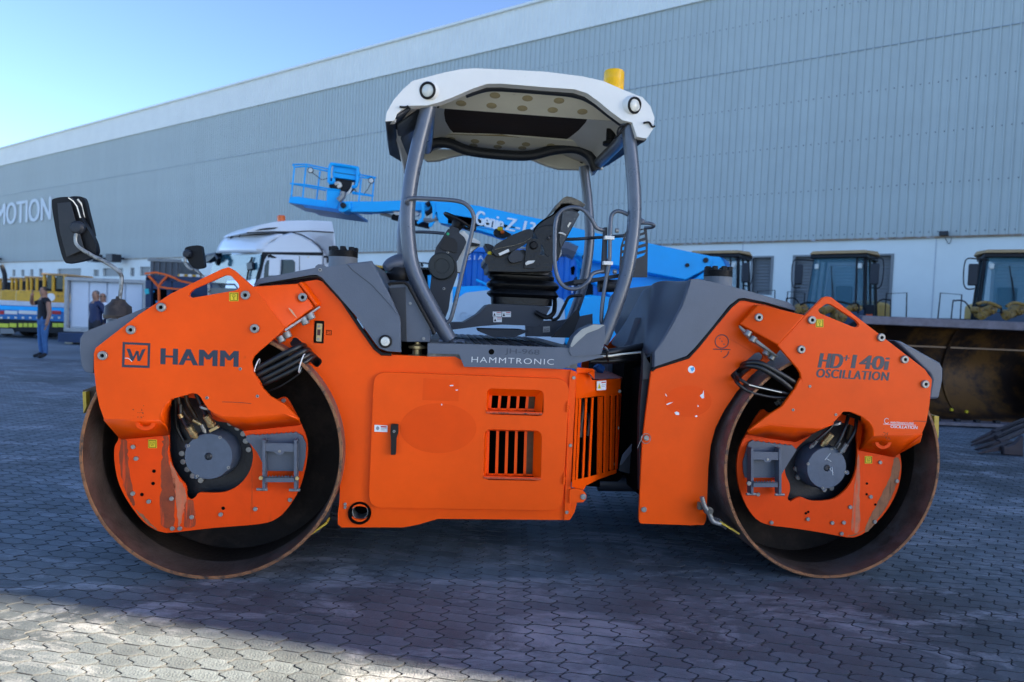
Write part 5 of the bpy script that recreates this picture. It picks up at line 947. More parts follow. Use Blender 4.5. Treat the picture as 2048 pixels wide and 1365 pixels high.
# rear hood: traced near face, scooped flanks running inboard
HR_ = .07
h1 = T('f4', (1200, 115), (1280, 112), (1675, 200)) + T('c6', (1130, 185), (1165, 212), (1170, 234), (1000, 185), (880, 160), (845, 163), (790, 205), (700, 320), (600, 440), (550, 490), (368, 552)) + T('f4', (738, 1215), (742, 1020), (860, 860), (960, 690), (1080, 460), (1140, 300), (1180, 170))
hoodR = plate('rear_hood', RE, h1, HR_, .05, GREY, bevel=.008)
GH = lambda x, y, o: RE.p(*T('f4', (x, y))[0], o)
rows4 = [ # columns: near edge, scoop wall, scoop bottom, ridge, outer flank, far bottom
 [(1195, 115, .07), (1100, 138, .20), (960, 132, .48), (820, 126, .58), (720, 160, .64), (700, 205, .66), (610, 212, .90)],
 [(1130, 330, .07), (1020, 330, .22), (900, 330, .44), (790, 330, .52), (700, 330, .58), (650, 330, .72), (540, 360, .98)],
 [(1060, 500, .07), (940, 520, .22), (830, 520, .38), (730, 520, .46), (640, 560, .50), (570, 560, .72), (440, 540, 1.05)],
 [(940, 710, .07), (840, 720, .20), (740, 740, .32), (680, 730, .38), (630, 700, .42), (500, 720, .74), (330, 720, 1.1)],
 [(850, 870, .07), (780, 880, .16), (700, 900, .26), (650, 890, .32), (625, 860, .36), (400, 880, .78), (200, 890, 1.14)],
 [(742, 1020, .07), (700, 1050, .12), (665, 1070, .18), (640, 1075, .24), (622, 1020, .30), (320, 985, .82), (190, 930, 1.16)]]
b = MB(); vs = [GH(*q) for r in rows4 for q in r]; nc = 7; b.add(vs, [(i*nc+j, i*nc+j+1, (i+1)*nc+j+1, (i+1)*nc+j) for i in range(5) for j in range(6)])
o = b.build('hood_flank', GREY, hoodR, ang=50); q = o.modifiers.new('s', 'SOLIDIFY'); q.thickness = .02; q.offset = 0; q = o.modifiers.new('ss', 'SUBSURF'); q.levels = q.render_levels = 2
wide('hood_shell', RE, T('f4', (1190, 130), (1290, 122), (1675, 210)) + T('c6', (1120, 190), (1000, 190), (870, 170), (790, 210), (600, 445)) + T('f4', (1100, 700), (1120, 500)), HR_+.05, 1.9, GREY, bevel=.02)
plate('hood_arch', RE, T('f4', (500, 595), (625, 592), (640, 660), (622, 1020), (600, 940), (480, 880), (460, 950), (330, 985), (400, 880), (450, 740)), .62, .02, GREY, hoodR)
plate('hood_void', RE, T('f4', (470, 880), (600, 890), (600, 950), (465, 960)), .60, .01, BLK, hoodR, bevel=0)
plate('rear_column', RE, T('f6', (330, 290), (480, 290), (470, 440), (440, 900), (410, 990), (440, 560), (330, 560)), .95, .3, GREY, roller, bevel=.004)
plate('rear_void_plate', RE, T('f6', (440, 290), (600, 250), (600, 1170), (400, 1100)), .60, .3, BLK, roller, bevel=0)  # black plate in the open gap, its darkness put into the colour
plate('rear_jamb', RE, T('f6', (575, 215), (640, 330), (622, 345), (590, 560), (560, 800), (545, 1170), (540, 850), (545, 600), (560, 400)), .16, .05, GREY_D, roller, bevel=.004)
bolts(RE, [T('f6', q)[0] for q in ((468, 440), (462, 612))], .94, .011, .008, roller, socket=False)
plate('rear_jamb_face', RE, T('f4', (595, 1000), (640, 1085), (738, 1030), (738, 1215), (720, 1250), (690, 1365), (590, 1365)), .13, .04, GREY_D, roller, bevel=.004)
tank_cap(RE, 'f7', 960, 1268, 288, 372, 480, .75)
# pivot hoses
hoseset(FR, 'f4', [([(-60, 1080, .3), (100, 1040, .28), (300, 1005, .3), (600, 945, .4)], .022, HOSE), ([(-60, 1095, .25), (150, 1085, .25), (350, 1060, .28), (600, 1010, .38)], .012, HOSE), ([(-60, 1105, .3), (150, 1100, .3), (350, 1090, .32), (600, 1060, .4)], .016, HOSE), ([(-60, 1130, .3), (150, 1130, .3), (350, 1115, .32), (600, 1095, .42)], .018, HOSE), ([(-60, 1070, .27), (150, 1070, .23), (350, 1045, .26), (600, 1022, .36)], .006, CREAM_S)])
hoseset(FR, 'f4', [([(85, 965, .25), (120, 960, .23), (155, 1005, .24), (160, 1100, .3)], .008, PIPE), ([(20, 1180, .8), (60, 1230, .8), (100, 1250, .8)], .03, mat('blue_part', (.02, .12, .35), .5)), ([(160, 1010, .22), (150, 1080, .22), (165, 1130, .25)], .006, BLACK)])
# rear articulation window hoses
hoseset(RE, 'c6', [([(860, 560, .16), (880, 535, .05), (960, 530, -.01), (1080, 590, -.02), (1170, 645, -.01), (1230, 680, .05)], .0165, HOSE), ([(850, 575, .16), (880, 550, .05), (960, 555, -.01), (1080, 625, -.02), (1160, 690, -.01), (1220, 730, .05)], .0165, HOSE),
 ([(830, 590, .16), (850, 620, .02), (920, 660, .0), (1040, 685, .0), (1140, 710, .0), (1200, 740, .05)], .010, HOSE), ([(820, 600, .16), (835, 640, .03), (900, 690, .01), (1020, 722, .01), (1130, 730, .01), (1200, 750, .05)], .010, HOSE), ([(900, 540, .16), (960, 560, .05), (1060, 600, .03), (1180, 640, .03)], .011, HOSE)])
hoseset(RE, 'c6', [([(905, 655, -.014), (1000, 678, -.012), (1090, 698, -.012)], .0035, CREAM_S)])
# debris caught behind the hoses
b = MB()
for i in range(26):
    q = T('c6', (1085+rs_.gauss(0, 22), 750+rs_.gauss(0, 12)))[0]; b.box(RE.p(q[0], q[1], .03+rs_.uniform(0, .05)), (rs_.uniform(.004, .016),)*2+(.008,))
b.build('mud_crumbs', DUSTY, roller)['kind'] = 'stuff'
step(RE, 'c7', [(322, 560), (345, 480), (358, 440)]+jag((375, 432), (640, 465), 8, 6)+[(648, 485), (600, 560), (552, 640), (545, 655), (335, 655), (325, 620)], [(370, 476, 386, 756), (540, 478, 556, 758)], (385, 502, 545, 545), (470, 544, 24), (385, 682, 532, 712), inner_r, [(371, 754), (543, 757)])
bolts(RE, T('c7', (355, 688)), IN-.08, .014, .01, inner_r, socket=False)
plate('reflector', RE, T('c7', (505, 655), (525, 655), (525, 668), (505, 668)), IN-.02, .01, mat('red_plastic', (.6, .02, .01), .3), inner_r, bevel=0)
# rear scrapers
plate('scraper_blade', RE, T('c7', (183, 918), (300, 990), (304, 1000), (296, 1000), (182, 930)), .02, .12, MATS['yellow_blade'], roller, bevel=0)
tub('scraper_arm', 'c7', [(72, 770, .03), (85, 820, .03), (120, 880, .03), (140, 920, .03), (185, 935, .03)], .014, STEEL, u=RE)
b = MB(); b.lathe([(.026, 0), (.026, .03), (.014, .035), (.014, .05)], RE.p(*T('c7', (105, 850))[0], .06), -RE.Wd, 16); b.build('scraper_pivot', DUSTY, roller)
b = MB(); b.box(RE.p(*T('c7', (70, 825))[0], .06), (.05, .03, .045), (RE.U, RE.Wd, VZ_)); b.build('scraper_bracket', DUSTY, roller, bevel=.006)
plate('scraper_arm', RE, T('c7', (130, 890), (185, 905), (225, 960), (220, 975), (180, 945), (135, 915)), .03, .05, GREY_D, roller)
b = MB(); b.prism(P3(RE, T('c7', (1440, 262), (1500, 278), (1490, 300), (1470, 360), (1432, 330)), .12), RE.Wd*1.8); b.build('scraper_beam', HB, roller)
b = MB(); b.prism(P3(RE, T('c7', (1482, 280), (1510, 282), (1508, 415), (1484, 405)), .08), RE.Wd*.05); b.build('scraper_blade', MATS['yellow_blade'], roller)

def stain(u, crop, pts, par, m, o=IN+.0012, wob=6, seed=1):
    r_ = random.Random(seed); P = [(x+r_.uniform(-wob, wob), y+r_.uniform(-wob, wob)) for x, y in [tuple(q)[:2] for q in cr(pts, 6)]]
    b = MB(); b.prism(P3(u, T(crop, *P), o), -u.Wd*.0006); b.build('rust_stain', m, par, smooth=False)
STN = mat('brown_stain', (.26, .042, .008), .7, 0, .35, 9, .2, 60, dirt=(.72, .06, .002), dscale=9, dth=.52, streak=True); STN2 = mat('pale_streak', (.55, .16, .07), .7, 0, .2, 12, 0, 60, dirt=(.85, .065, .0), dscale=10, dth=.5, streak=True); STN3 = mat('grey_scuff', (.30, .12, .05), .7, 0, .3, 12, 0, 60, dirt=(.16, .06, .02), dscale=9, dth=.5, streak=True)
stain(FR, 'c2', [(340, 425), (375, 440), (385, 560), (405, 700), (420, 820), (400, 800), (355, 700), (330, 560)], inner_f, STN, wob=5)
stain(FR, 'c2', [(595, 420), (625, 400), (630, 560), (665, 660), (665, 800), (655, 950), (600, 955), (575, 900), (585, 700), (590, 560)], inner_f, STN, wob=7, seed=2)
stain(FR, 'c2', [(735, 800), (775, 800), (790, 900), (780, 955), (725, 950), (720, 880)], inner_f, STN, wob=6, seed=3)
stain(FR, 'c2', [(640, 560), (690, 660), (725, 720), (735, 790), (715, 880), (690, 950), (675, 800), (655, 680)], inner_f, STN2, wob=4, seed=4)
stain(FR, 'c2', [(430, 850), (480, 915), (540, 962), (560, 975), (520, 930), (460, 870)], inner_f, STN3, wob=3, seed=5)
stain(RE, 'c7', [(1018, 520), (1030, 560), (1028, 760), (1028, 960), (985, 985), (982, 900), (1000, 700)], inner_r, STN2, wob=3, seed=6)
stain(RE, 'c7', [(1236, 545), (1268, 540), (1272, 620), (1240, 730), (1190, 830), (1110, 945), (1060, 985), (1090, 900), (1150, 780), (1210, 660)], inner_r, STN3, wob=3, seed=7)
stain(RE, 'c7', [(1080, 960), (1000, 1005), (950, 1008), (1010, 995)], inner_r, STN3, wob=1, seed=8)
stain(FR, 'f3', [(440, 660), (480, 690), (520, 750), (540, 780), (500, 745), (455, 690)], bkF, mat('bare_metal_nick', (.6, .35, .2), .4, .3), o=OUT+.02, wob=2)

tub('seat_piping', 'f1', [(740, 640, .775), (760, 580, .775), (860, 480, .775), (1000, 398, .775), (1150, 300, .775), (1240, 278, .775)], .005, BLK); tub('seat_seam', 'f1', [(760, 600, .775), (900, 545, .775), (1000, 540, .775), (1060, 520, .775)], .003, GREY_D)
tub('armrest_seam', 'f1', [(150, 905, .655), (250, 880, .655), (450, 840, .655), (600, 790, .655), (680, 740, .655)], .003, DUSTY); tub('shell_strap', 'f1', [(1120, 655, .758), (1170, 660, .758), (1225, 690, .758)], .006, CREAM)
vol('shell_label', 'f1', [(1262, 575), (1310, 500), (1285, 490), (1250, 545)], .757, .762, CREAM_S, .001, .5)
for q in ((960, 735, 20), (1000, 700, 9)):
    c = FR.p(*T('f1', q[:2])[0], .775); b = MB(); b.lathe([(q[2]/7.6/1365*4.8, 0), (q[2]/7.6/1365*4.8, .01), (.002, .014)], c, -FR.Wd, 16); b.build('side_button', GREY_D, roller)
# ================================================================= THE YARD BEHIND
LIFTB = mat('lift_blue', (.005, .42, .90), .35, 0, .06, 2, .03, 40, dirt=(.01, .32, .75), dscale=3, dth=.66, spec=.3)
LIFTD = mat('lift_blue_dark', (.006, .15, .42), .4, 0, .1, 3)
LIFTW = mat('lift_pale_hood', (.42, .55, .66), .45, 0, .05, 2)
YELL = mat('machine_yellow', (.60, .34, .02), .45, 0, .15, 3, .1, 40, dirt=(.16, .10, .04), dscale=5, dth=.55)
TANY = mat('faded_tan_roof', (.46, .29, .13), .6, 0, .1, 4)
CABD = mat('cab_frame_black', (.005, .007, .011), .45, 0, .2, 4, spec=.3)
TRW = mat('truck_white', (.80, .83, .86), .3, 0, .03, 1, coat=.4)
NAVY = mat('navy_frame', (.010, .035, .10), .5, 0, .2, 3)
GLS = glass('cab_glass', (.10, .34, .45), .03, .22); GLD = glass('dark_glass', (.02, .05, .06), .03, .88)
OIL = mat('greasy_yellow', (.42, .24, .05), .5, .1, .4, 14, .4, 40, dirt=(.10, .07, .05), dscale=14, dth=.48)
BUCK = mat('rusty_bucket', (.030, .014, .008), .55, .3, .6, 1.6, .3, 20, dirt=(.17, .070, .012), dscale=1.3, dth=.46)
BUCKE = mat('bucket_edge_steel', (.17, .15, .17), .5, .4, .3, 6, .2, 30)
TYRE = mat('tyre_rubber', (.02, .02, .02), .8, 0, .2, 8, .4, 30)
def WP_(pts, Y): return [W(q[0], q[1], q[2] if len(q) > 2 else Y) for q in pts]
def wplate(name, pts, Y, th, m, par, bevel=.004, holes=(), smooth=True, r=0):
    if r: pts = rnd(pts, r, 3)
    b = MB(); b.prism(WP_(pts, Y), Vector((0, th, 0)), [WP_(h, Y) for h in holes]); return b.build(name, m, par, bevel=bevel, smooth=smooth)
def wtube(name, pts, Y, r, m, par, smoothn=0, closed=False):
    P = WP_(pts, Y); P = cr([tuple(p) for p in P], smoothn, closed) if smoothn else P; b = MB(); b.tube(P, r, 8, closed=closed); return b.build(name, m, par)
Z0 = lambda px, py: WZ(px, py, 0)
# ---- articulated boom lift
lift = empty('boom_lift', (W(1100, 600, 12).x, 12, 0)); tag(lift, 'bright blue articulated boom lift with a railed basket, raised behind the roller', 'boom lift')
BY = 12.0
bm1 = wplate('main_boom', T('full', (858, 402), (900, 404), (958, 412), (1080, 438), (1200, 468), (1300, 487), (1420, 512), (1428, 522), (1420, 535), (1372, 560), (1290, 545), (1180, 520), (1050, 490), (960, 462), (890, 448), (877, 444)), BY, .42, LIFTB, lift, .02)
wplate('boom_cap', T('full', (1415, 512), (1440, 514), (1458, 524), (1463, 540), (1460, 556), (1410, 560), (1385, 560), (1420, 536)), BY+.04, .34, LIFTB, lift, .03)
wplate('boom_cap_band', T('full', (1444, 515), (1458, 524), (1463, 542), (1460, 556), (1450, 556), (1452, 530)), BY+.02, .38, LIFTD, lift, .01)
for (x, y, r) in ((1411, 521, .045), (1374, 531, .035)):
    b = MB(); b.lathe([(r, 0), (r, .03)], W(x, y, BY), Vector((0, -1, 0)), 16); b.build('boom_pin', CABD, lift)
wplate('boom_seam', T('e4', (160, 255), (400, 300), (620, 352), (620, 356), (400, 305), (160, 260)), BY-.006, .01, LIFTD, lift, 0)
text_quad('lettering', 'Genie', W(*T('c4', (712, 268))[0], BY-.003), W(*T('c4', (908, 318))[0], BY-.003), W(*T('c4', (728, 172))[0], BY-.003), mat('lift_white', (.72, .80, .85), .5), bm1, (0, -1, 0), .01, .045, spacing=.95)
text_quad('lettering', 'Z-135', W(*T('c4', (916, 308))[0], BY-.003), W(*T('c4', (1172, 358))[0], BY-.003), W(*T('c4', (936, 222))[0], BY-.003), MATS['lift_white'], bm1, (0, -1, 0), .01, .05)
wplate('jib', T('e2', (620, 500), (680, 476), (1000, 476), (1250, 466), (1470, 482), (1600, 500), (1600, 560), (1440, 572), (1250, 568), (1000, 585), (740, 585), (640, 560)), BY+.1, .26, LIFTB, lift, .012)
wplate('jib_tip', T('e2', (590, 570), (640, 480), (720, 482), (725, 560), (640, 590)), BY+.04, .36, LIFTB, lift, .02)
b = MB(); b.lathe([(.05, 0), (.05, .04), (.03, .05)], W(*T('e2', (650, 520))[0], BY+.02), (0, -1, 0), 20); b.build('rotator_pin', CABD, lift)
wtube('jib_cylinder', T('e2', (1150, 635), (1250, 660), (1400, 700), (1530, 730)), BY+.3, .055, CABD, lift); wtube('cylinder_rod', T('e2', (1030, 600), (1160, 636)), BY+.3, .03, STEEL, lift)
wplate('link_arm', T('e2', (1450, 485), (1482, 485), (1480, 680), (1445, 690), (1410, 710), (1400, 690), (1448, 640)), BY-.02, .05, LIFTB, lift); wplate('link_arm', T('e2', (1560, 490), (1590, 490), (1582, 690), (1545, 740), (1520, 735), (1525, 700), (1560, 690)), BY-.02, .05, LIFTB, lift)
wtube('link_rod', T('e2', (1470, 665), (1560, 675), (1610, 655)), BY, .035, STEEL, lift); wtube('cable_loop', T('e2', (1490, 610), (1540, 580), (1570, 520), (1540, 490), (1500, 520)), BY+.05, .04, CABD, lift, 6)
wplate('fitting_cover', T('e2', (1150, 580), (1400, 575), (1430, 600), (1410, 625), (1180, 615)), BY+.2, .1, CREAM, lift)
wplate('boom_end_face', T('e2', (1590, 500), (1640, 490), (1740, 520), (1745, 545), (1720, 560), (1718, 710), (1625, 695)), BY-.008, .02, LIFTB, lift)
# basket
SY, SY2 = BY+.5, BY+1.3
bk = wplate('basket_floor', T('e2', (90, 488), (600, 556), (780, 590), (778, 615), (580, 592), (250, 542), (240, 520), (90, 494)), SY-.1, 1.0, LIFTD, lift)
wplate('toe_board', T('e2', (100, 428), (200, 428), (222, 434), (470, 470), (560, 480), (580, 490), (570, 548), (470, 540), (225, 505), (88, 490)), SY, .02, LIFTB, bk)
wplate('toe_board', T('e2', (780, 575), (940, 595), (942, 612), (780, 604)), SY+.4, .02, LIFTD, bk)
RT = .015
def brail(pts, Y): wtube('basket_rail', T('e2', *pts), Y, RT, LIFTB, bk)
brail([(130, 100), (265, 97), (510, 148)], SY2); brail([(148, 127), (262, 118), (500, 172)], SY); brail([(800, 200), (985, 235)], SY2); brail([(800, 228), (960, 243)], SY)
brail([(105, 296), (250, 305), (480, 345), (620, 365)], SY); brail([(128, 300), (250, 322), (470, 365)], SY2); brail([(740, 380), (960, 420)], SY2); brail([(740, 395), (940, 422)], SY)
for pts, y_ in (([(148, 127), (115, 430)], SY), ([(268, 105), (232, 440)], SY), ([(410, 165), (375, 455)], SY2), ([(832, 245), (806, 480)], SY), ([(965, 240), (942, 480)], SY2), ([(130, 100), (148, 127)], SY2)): brail(pts, y_)
wplate('control_panel', T('e2', (545, 100), (780, 135), (795, 160), (775, 262), (540, 230), (530, 195)), SY-.05, .3, LIFTB, bk, .03); wplate('panel_slot', T('e2', (555, 175), (778, 208), (776, 214), (553, 181)), SY-.055, .01, CABD, bk, 0)
wtube('guard_hoop', T('e2', (500, 290), (545, 280), (548, 250), (540, 240)), SY-.1, .03, LIFTB, bk, 5); wtube('guard_hoop', T('e2', (500, 285), (505, 160), (520, 105), (545, 97), (770, 132), (795, 155), (785, 300), (765, 328), (740, 325)), SY-.08, .03, LIFTB, bk, 5)
wplate('cable_bundle', T('e2', (500, 235), (740, 262), (735, 330), (690, 370), (640, 370), (500, 335)), SY, .25, BLACK, bk, .04); wplate('basket_mount', T('e2', (475, 350), (610, 370), (612, 480), (575, 560), (470, 540)), SY-.02, .3, LIFTB, bk, .02)
wtube('cable', T('e2', (560, 300), (600, 290), (620, 320), (590, 330)), SY-.03, .03, CREAM_S, bk, 5); wtube('cable', T('e2', (750, 285), (740, 330), (700, 390), (660, 400)), SY-.04, .02, CREAM_S, bk, 5); wtube('rotator_arm', T('e2', (600, 470), (640, 430), (650, 380)), SY-.08, .06, STEEL, bk)
for (x, y) in ((312, 158), (933, 264)):
    b = MB(); b.lathe([(.045, -.05), (.055, 0), (.048, .01)], W(*T('e2', (x, y))[0], SY-.03), (0, -1, 0), 18); lo = b.build('work_lamp', CABD, bk); b = MB(); b.lathe([(.042, 0), (.001, .01)], W(*T('e2', (x, y))[0], SY-.045), (0, -1, 0), 18); b.build('lens', LAMPG, bk)
for q in ([(318, 175), (380, 220), (430, 255), (500, 235)], [(935, 280), (900, 350), (860, 400)], [(740, 300), (780, 380), (760, 350)]): wtube('wire', T('e2', *q), SY-.02, .006, CABD, bk, 5)
# secondary arm, chassis, hoods
wplate('lower_arm', T('full', (1125, 470), (1200, 480), (1330, 520), (1400, 545), (1340, 640), (1280, 640), (1180, 560)), BY+.45, .4, LIFTB, lift, .02)
wplate('boom_bracket', T('e4', (780, 400), (900, 430), (1000, 470), (990, 500), (950, 515), (925, 480), (880, 440)), BY-.05, .1, LIFTB, lift, .01)
wtube('lift_cylinder', T('f1', (1050, 880), (1240, 900), (1370, 960)), BY-.3, .13, GREY, lift)
b = MB(); b.lathe([(.05, 0), (.05, .05)], W(*T('f1', (1515, 1025))[0], BY-.06), (0, -1, 0), 14); b.build('boom_pin', CABD, lift)
wplate('turntable_deck', T('full', (905, 574), (960, 572), (1000, 578), (1000, 600), (960, 600), (905, 606)), BY-.4, .8, LIFTB, lift)
wplate('turntable_hood', T('full', (912, 600), (930, 586), (1000, 578), (1080, 580), (1128, 600), (1132, 668), (1128, 690), (908, 690)), BY-.8, 1.6, LIFTW, lift, .05, r=6)
text_quad('embossed_lettering', 'Genie', W(*T('c4', (610, 925))[0], BY-.803), W(*T('c4', (790, 925))[0], BY-.803), W(*T('c4', (610, 868))[0], BY-.803), mat('emboss', (.36, .48, .58), .5), lift, (0, -1, 0), .01, .04)
wplate('chassis_panel', T('full', (1128, 598), (1180, 590), (1225, 595), (1262, 612), (1262, 690), (1128, 690)), BY-.7, 1.4, LIFTB, lift, .04)
wplate('chassis_panel', T('full', (1252, 608), (1290, 610), (1270, 650), (1218, 690), (1215, 720), (1240, 720), (1300, 700), (1330, 690), (1330, 600)), BY-.5, 1.0, LIFTB, lift, .02)
wplate('counterweight', T('full', (1290, 545), (1350, 545), (1400, 560), (1400, 640), (1300, 640)), BY+.9, .6, LIFTW, lift, .05)
wplate('lower_chassis', T('full', (900, 690), (1420, 690), (1420, 712), (900, 712)), BY-.4, 2.0, LIFTD, lift, .03)
for x in (960, 1330):
    c = W(x, 715, BY-.6); r = max(.25, c.z-.0); b = MB(); c.z = .52; b.lathe([(.30, -.02), (.50, .02), (.52, .06), (.52, .34), (.50, .38), (.30, .40)], c, (0, 1, 0), 32); wo = b.build('wheel', TYRE, lift); b = MB(); b.lathe([(.30, .0), (.24, .03), (.001, .04)], c, (0, 1, 0), 24); b.build('rim', LIFTW, wo)
wtube('tie_wire', T('full', (952, 560), (985, 575), (1015, 590)), BY-.5, .02, LIFTB, lift)
# ---- blue ribbed shipping container
def ribbed_container(name, x0, x1, yt, yb, Y, m, label, letters=None, dep=2.4):
    a = W(x0, yt, Y); c = W(x1, yb, Y); root = empty(name, ((a.x+c.x)/2, Y, 0)); tag(root, label, 'container'); zt = a.z; n = int(abs(c.x-a.x)/.28); X0, X1 = a.x, c.x; prof = []
    for i in range(n):
        p = X0+(X1-X0)*i/n; d = (X1-X0)/n; prof += [(p, 0), (p+d*.3, 0), (p+d*.42, .05), (p+d*.82, .05), (p+d*.95, 0)]
    prof += [(X1, 0)]
    b = MB(); b.add([(x, Y+o, z) for z in (.15, zt-.08) for x, o in prof], [(i, i+1, len(prof)+i+1, len(prof)+i) for i in range(len(prof)-1)]); b.build('ribbed_side', m, root, smooth=False)
    b = MB(); b.box(((X0+X1)/2, Y+dep/2+.06, (zt+.15)/2), (abs(X1-X0)-.02, dep, zt-.3)); b.build('container_box', m, root, smooth=False)
    for (zz, h) in ((zt-.06, .12), (.10, .16)):
        b = MB(); b.box(((X0+X1)/2, Y, zz), (abs(X1-X0)+.04, .14, h)); b.build('side_rail', m, root, bevel=.01)
    for xx in (X0, X1):
        b = MB(); b.box((xx, Y, zt/2), (.14, .16, zt-.02)); b.build('corner_post', m, root, bevel=.01)
    return root, X0, X1, zt
CBL = mat('container_blue', (.008, .20, .70), .5, 0, .12, 1.5, dirt=(.03, .2, .5), dscale=3, dth=.62)
ct, X0, X1, zt = ribbed_container('shipping_container', 925, 1262, 494, 700, 17.0, CBL, 'bright blue ribbed shipping container behind the operator seat of the roller')
text_quad('lettering', 'OCEAN S I A C O', W(925, 517, 16.97), W(1128, 521, 16.97), W(925, 503, 16.97), MATS['lift_white'], ct, (0, -1, 0), .01, .02) if False else text_quad('lettering', 'S I A O', W(*T('f2', (430, 556))[0], 16.93), W(985, 521, 16.93), W(*T('f2', (430, 510))[0], 16.93), MATS['lift_white'], ct, (0, -1, 0), .01, .02)
text_quad('lettering', 'NO', W(1143, 587, 16.93), W(1165, 590, 16.93), W(1143, 566, 16.93), MATS['lift_white'], ct, (0, -1, 0), .01, .03)
# ---- white truck tractor
def truck():
    c = Z0(560, 722); Y = 14.2; p = W(520, 590, Y); root = empty('white_truck', (p.x, Y, 0), R(0)); tag(root, 'white truck tractor with a high roof fairing and amber roof light', 'truck')
    ang = R(28); H_ = Vector((-math.cos(ang), -math.sin(ang)*.55, 0)).normalized()
    # near side of the cab lies in the plane through p, running away to the right; the front faces left
    S = Vector((.985, .17, 0)).normalized(); Fd = Vector((-.62, .785, 0)).normalized()
    def sp(x, y, d=0):  return on_plane(x, y, p+Fd*d, Vector((S.y, -S.x, 0)).normalized())
    def fp(x, y): return on_plane(x, y, p, Vector((Fd.y, -Fd.x, 0)).normalized())
    nS = Vector((S.y, -S.x, 0)).normalized()
    if nS.y > 0: nS = -nS
    up = lambda pts: [sp(*q) for q in T('e5', *pts)]
    side = [(800, 545), (808, 480), (850, 440), (960, 400), (1000, 340), (1180, 290), (1320, 330), (1440, 400), (1530, 480), (1580, 560), (1580, 700), (1560, 1400), (700, 1400), (720, 960), (775, 780)]
    b = MB(); ns = up(side); b.prism(ns, Fd*2.25); cab = b.build('cab', TRW, root, bevel=.05, seg=4)
    # front bulge above the windscreen, built as a loft from the corner to the far side
    rows = []
    for (x0, y0, x1, y1) in ((800, 548, 205, 552), (806, 500, 222, 490), (830, 440, 262, 410), (880, 395, 330, 350), (960, 350, 430, 318), (1060, 310, 560, 298)):
        A_ = sp(*T('e5', (x0, y0))[0], 0); B_ = on_plane(*T('e5', (x1, y1))[0], p+Fd*2.2, nS); rows.append([A_.lerp(B_, k/8)+Vector((0, 0, 0)) - S*(.16*math.sin(math.pi*k/8)) for k in range(9)])
    b = MB(); b.add([q for r_ in rows for q in r_], [(i*9+j, i*9+j+1, (i+1)*9+j+1, (i+1)*9+j) for i in range(5) for j in range(8)]); o = b.build('front_brow', TRW, root, ang=60); q = o.modifiers.new('s', 'SOLIDIFY'); q.thickness = .05
    fa = [(580, 292), (620, 262), (700, 222), (800, 185), (950, 155), (1100, 140), (1400, 134), (1690, 148), (1720, 280), (1740, 480), (1740, 700), (1585, 700), (1582, 560), (1540, 480), (1440, 390), (1300, 310), (1180, 285), (960, 290)]
    b = MB(); b.prism([on_plane(*q, p+Fd*.25, nS) for q in T('e5', *fa)], Fd*1.7); b.build('roof_fairing', TRW, root, bevel=.06, seg=4)
    b = MB(); b.prism([on_plane(*q, p+Fd*.25, nS) for q in T('e5', (1430, 385), (1540, 470), (1590, 560), (1600, 1400), (1745, 1400), (1740, 480), (1725, 290), (1300, 290))], Fd*1.9); b.build('side_fairing', TRW, root, bevel=.03)
    def line(name, pts, m, th=.012, d=-.012): b = MB(); b.tube([on_plane(*q, p+Fd*d, nS) for q in T('e5', *pts)], th, 6); return b.build(name, m, root)
    line('panel_gap', [(1180, 288), (1320, 330), (1440, 395), (1530, 475), (1580, 560)], CABD, .010); line('panel_gap', [(600, 295), (900, 280), (1180, 283), (1400, 272), (1710, 290)], CABD, .012, .22); line('panel_gap', [(1272, 590), (1272, 780)], GREY_D, .006)
    def sq(name, pts, m, d=-.02, th=.02, par=root): b = MB(); b.prism([sp(*q)+nS*(-d) for q in T('e5', *pts)], -nS*th); return b.build(name, m, par, bevel=.004)
    sq('gutter_band', [(800, 540), (1575, 545), (1575, 588), (880, 572), (830, 600), (800, 700), (770, 860), (700, 960), (735, 800), (775, 640)], CABD, -.01)
    dr = sq('door', [(790, 940), (800, 780), (820, 640), (860, 588), (1270, 592), (1268, 1300), (790, 1300)], TRW, -.014)
    sq('side_window', [(815, 900), (830, 720), (860, 650), (920, 640), (1190, 640), (1218, 670), (1218, 900)], GLD, -.03, .02, root)
    sq('mirror_housing', [(905, 850), (915, 650), (940, 632), (1040, 632), (1052, 650), (1045, 850)], TRW, -.25, .16)
    line('mirror_arm', [(870, 600), (900, 590), (940, 610), (970, 625)], CABD, .03, -.2)
    sq('emblem', [(1375, 592), (1398, 592), (1398, 618), (1375, 618)], CREAM_S, -.004)
    sq('marker', [(720, 500), (780, 500), (770, 525), (715, 522)], CREAM, .0)
    line('grab_bar', [(1585, 600), (1630, 605), (1640, 640), (1640, 680)], CABD, .025, -.05)
    # windscreen on the front face
    WPL = lambda x, y, o=.03: on_plane(*T('e5', (x, y))[0], p+Vector((0, 0, 0))-S*o, Vector((-Fd.y, Fd.x, 0)))
    b = MB(); b.prism([WPL(790, 572), WPL(205, 575), WPL(150, 780), WPL(130, 930), WPL(690, 960), WPL(760, 780)], -S*.02); b.build('windscreen', glass('truck_glass', (.03, .15, .22), .12, .72), root)
    b = MB(); b.prism([WPL(795, 565, -.1), WPL(195, 565, -.1), WPL(120, 1400, -.1), WPL(700, 1400, -.1)], S*.4); b.build('cab_front', mat('cab_interior', (.06, .09, .11), .7, 0, .3, 3), root)
    for pts in ([(795, 545), (775, 700), (730, 880), (690, 965), (735, 965), (775, 850), (830, 640), (870, 575), (1000, 545)],): sq('windscreen_pillar', pts, CABD, -.02)
    for q in ([(620, 800), (620, 700), (660, 640), (665, 610)], [(600, 900), (625, 760)]): 
        b = MB(); b.tube([WPL(x, y, .08) for x, y in q], .022, 6); b.build('wiper_mirror_arm', CABD, root)
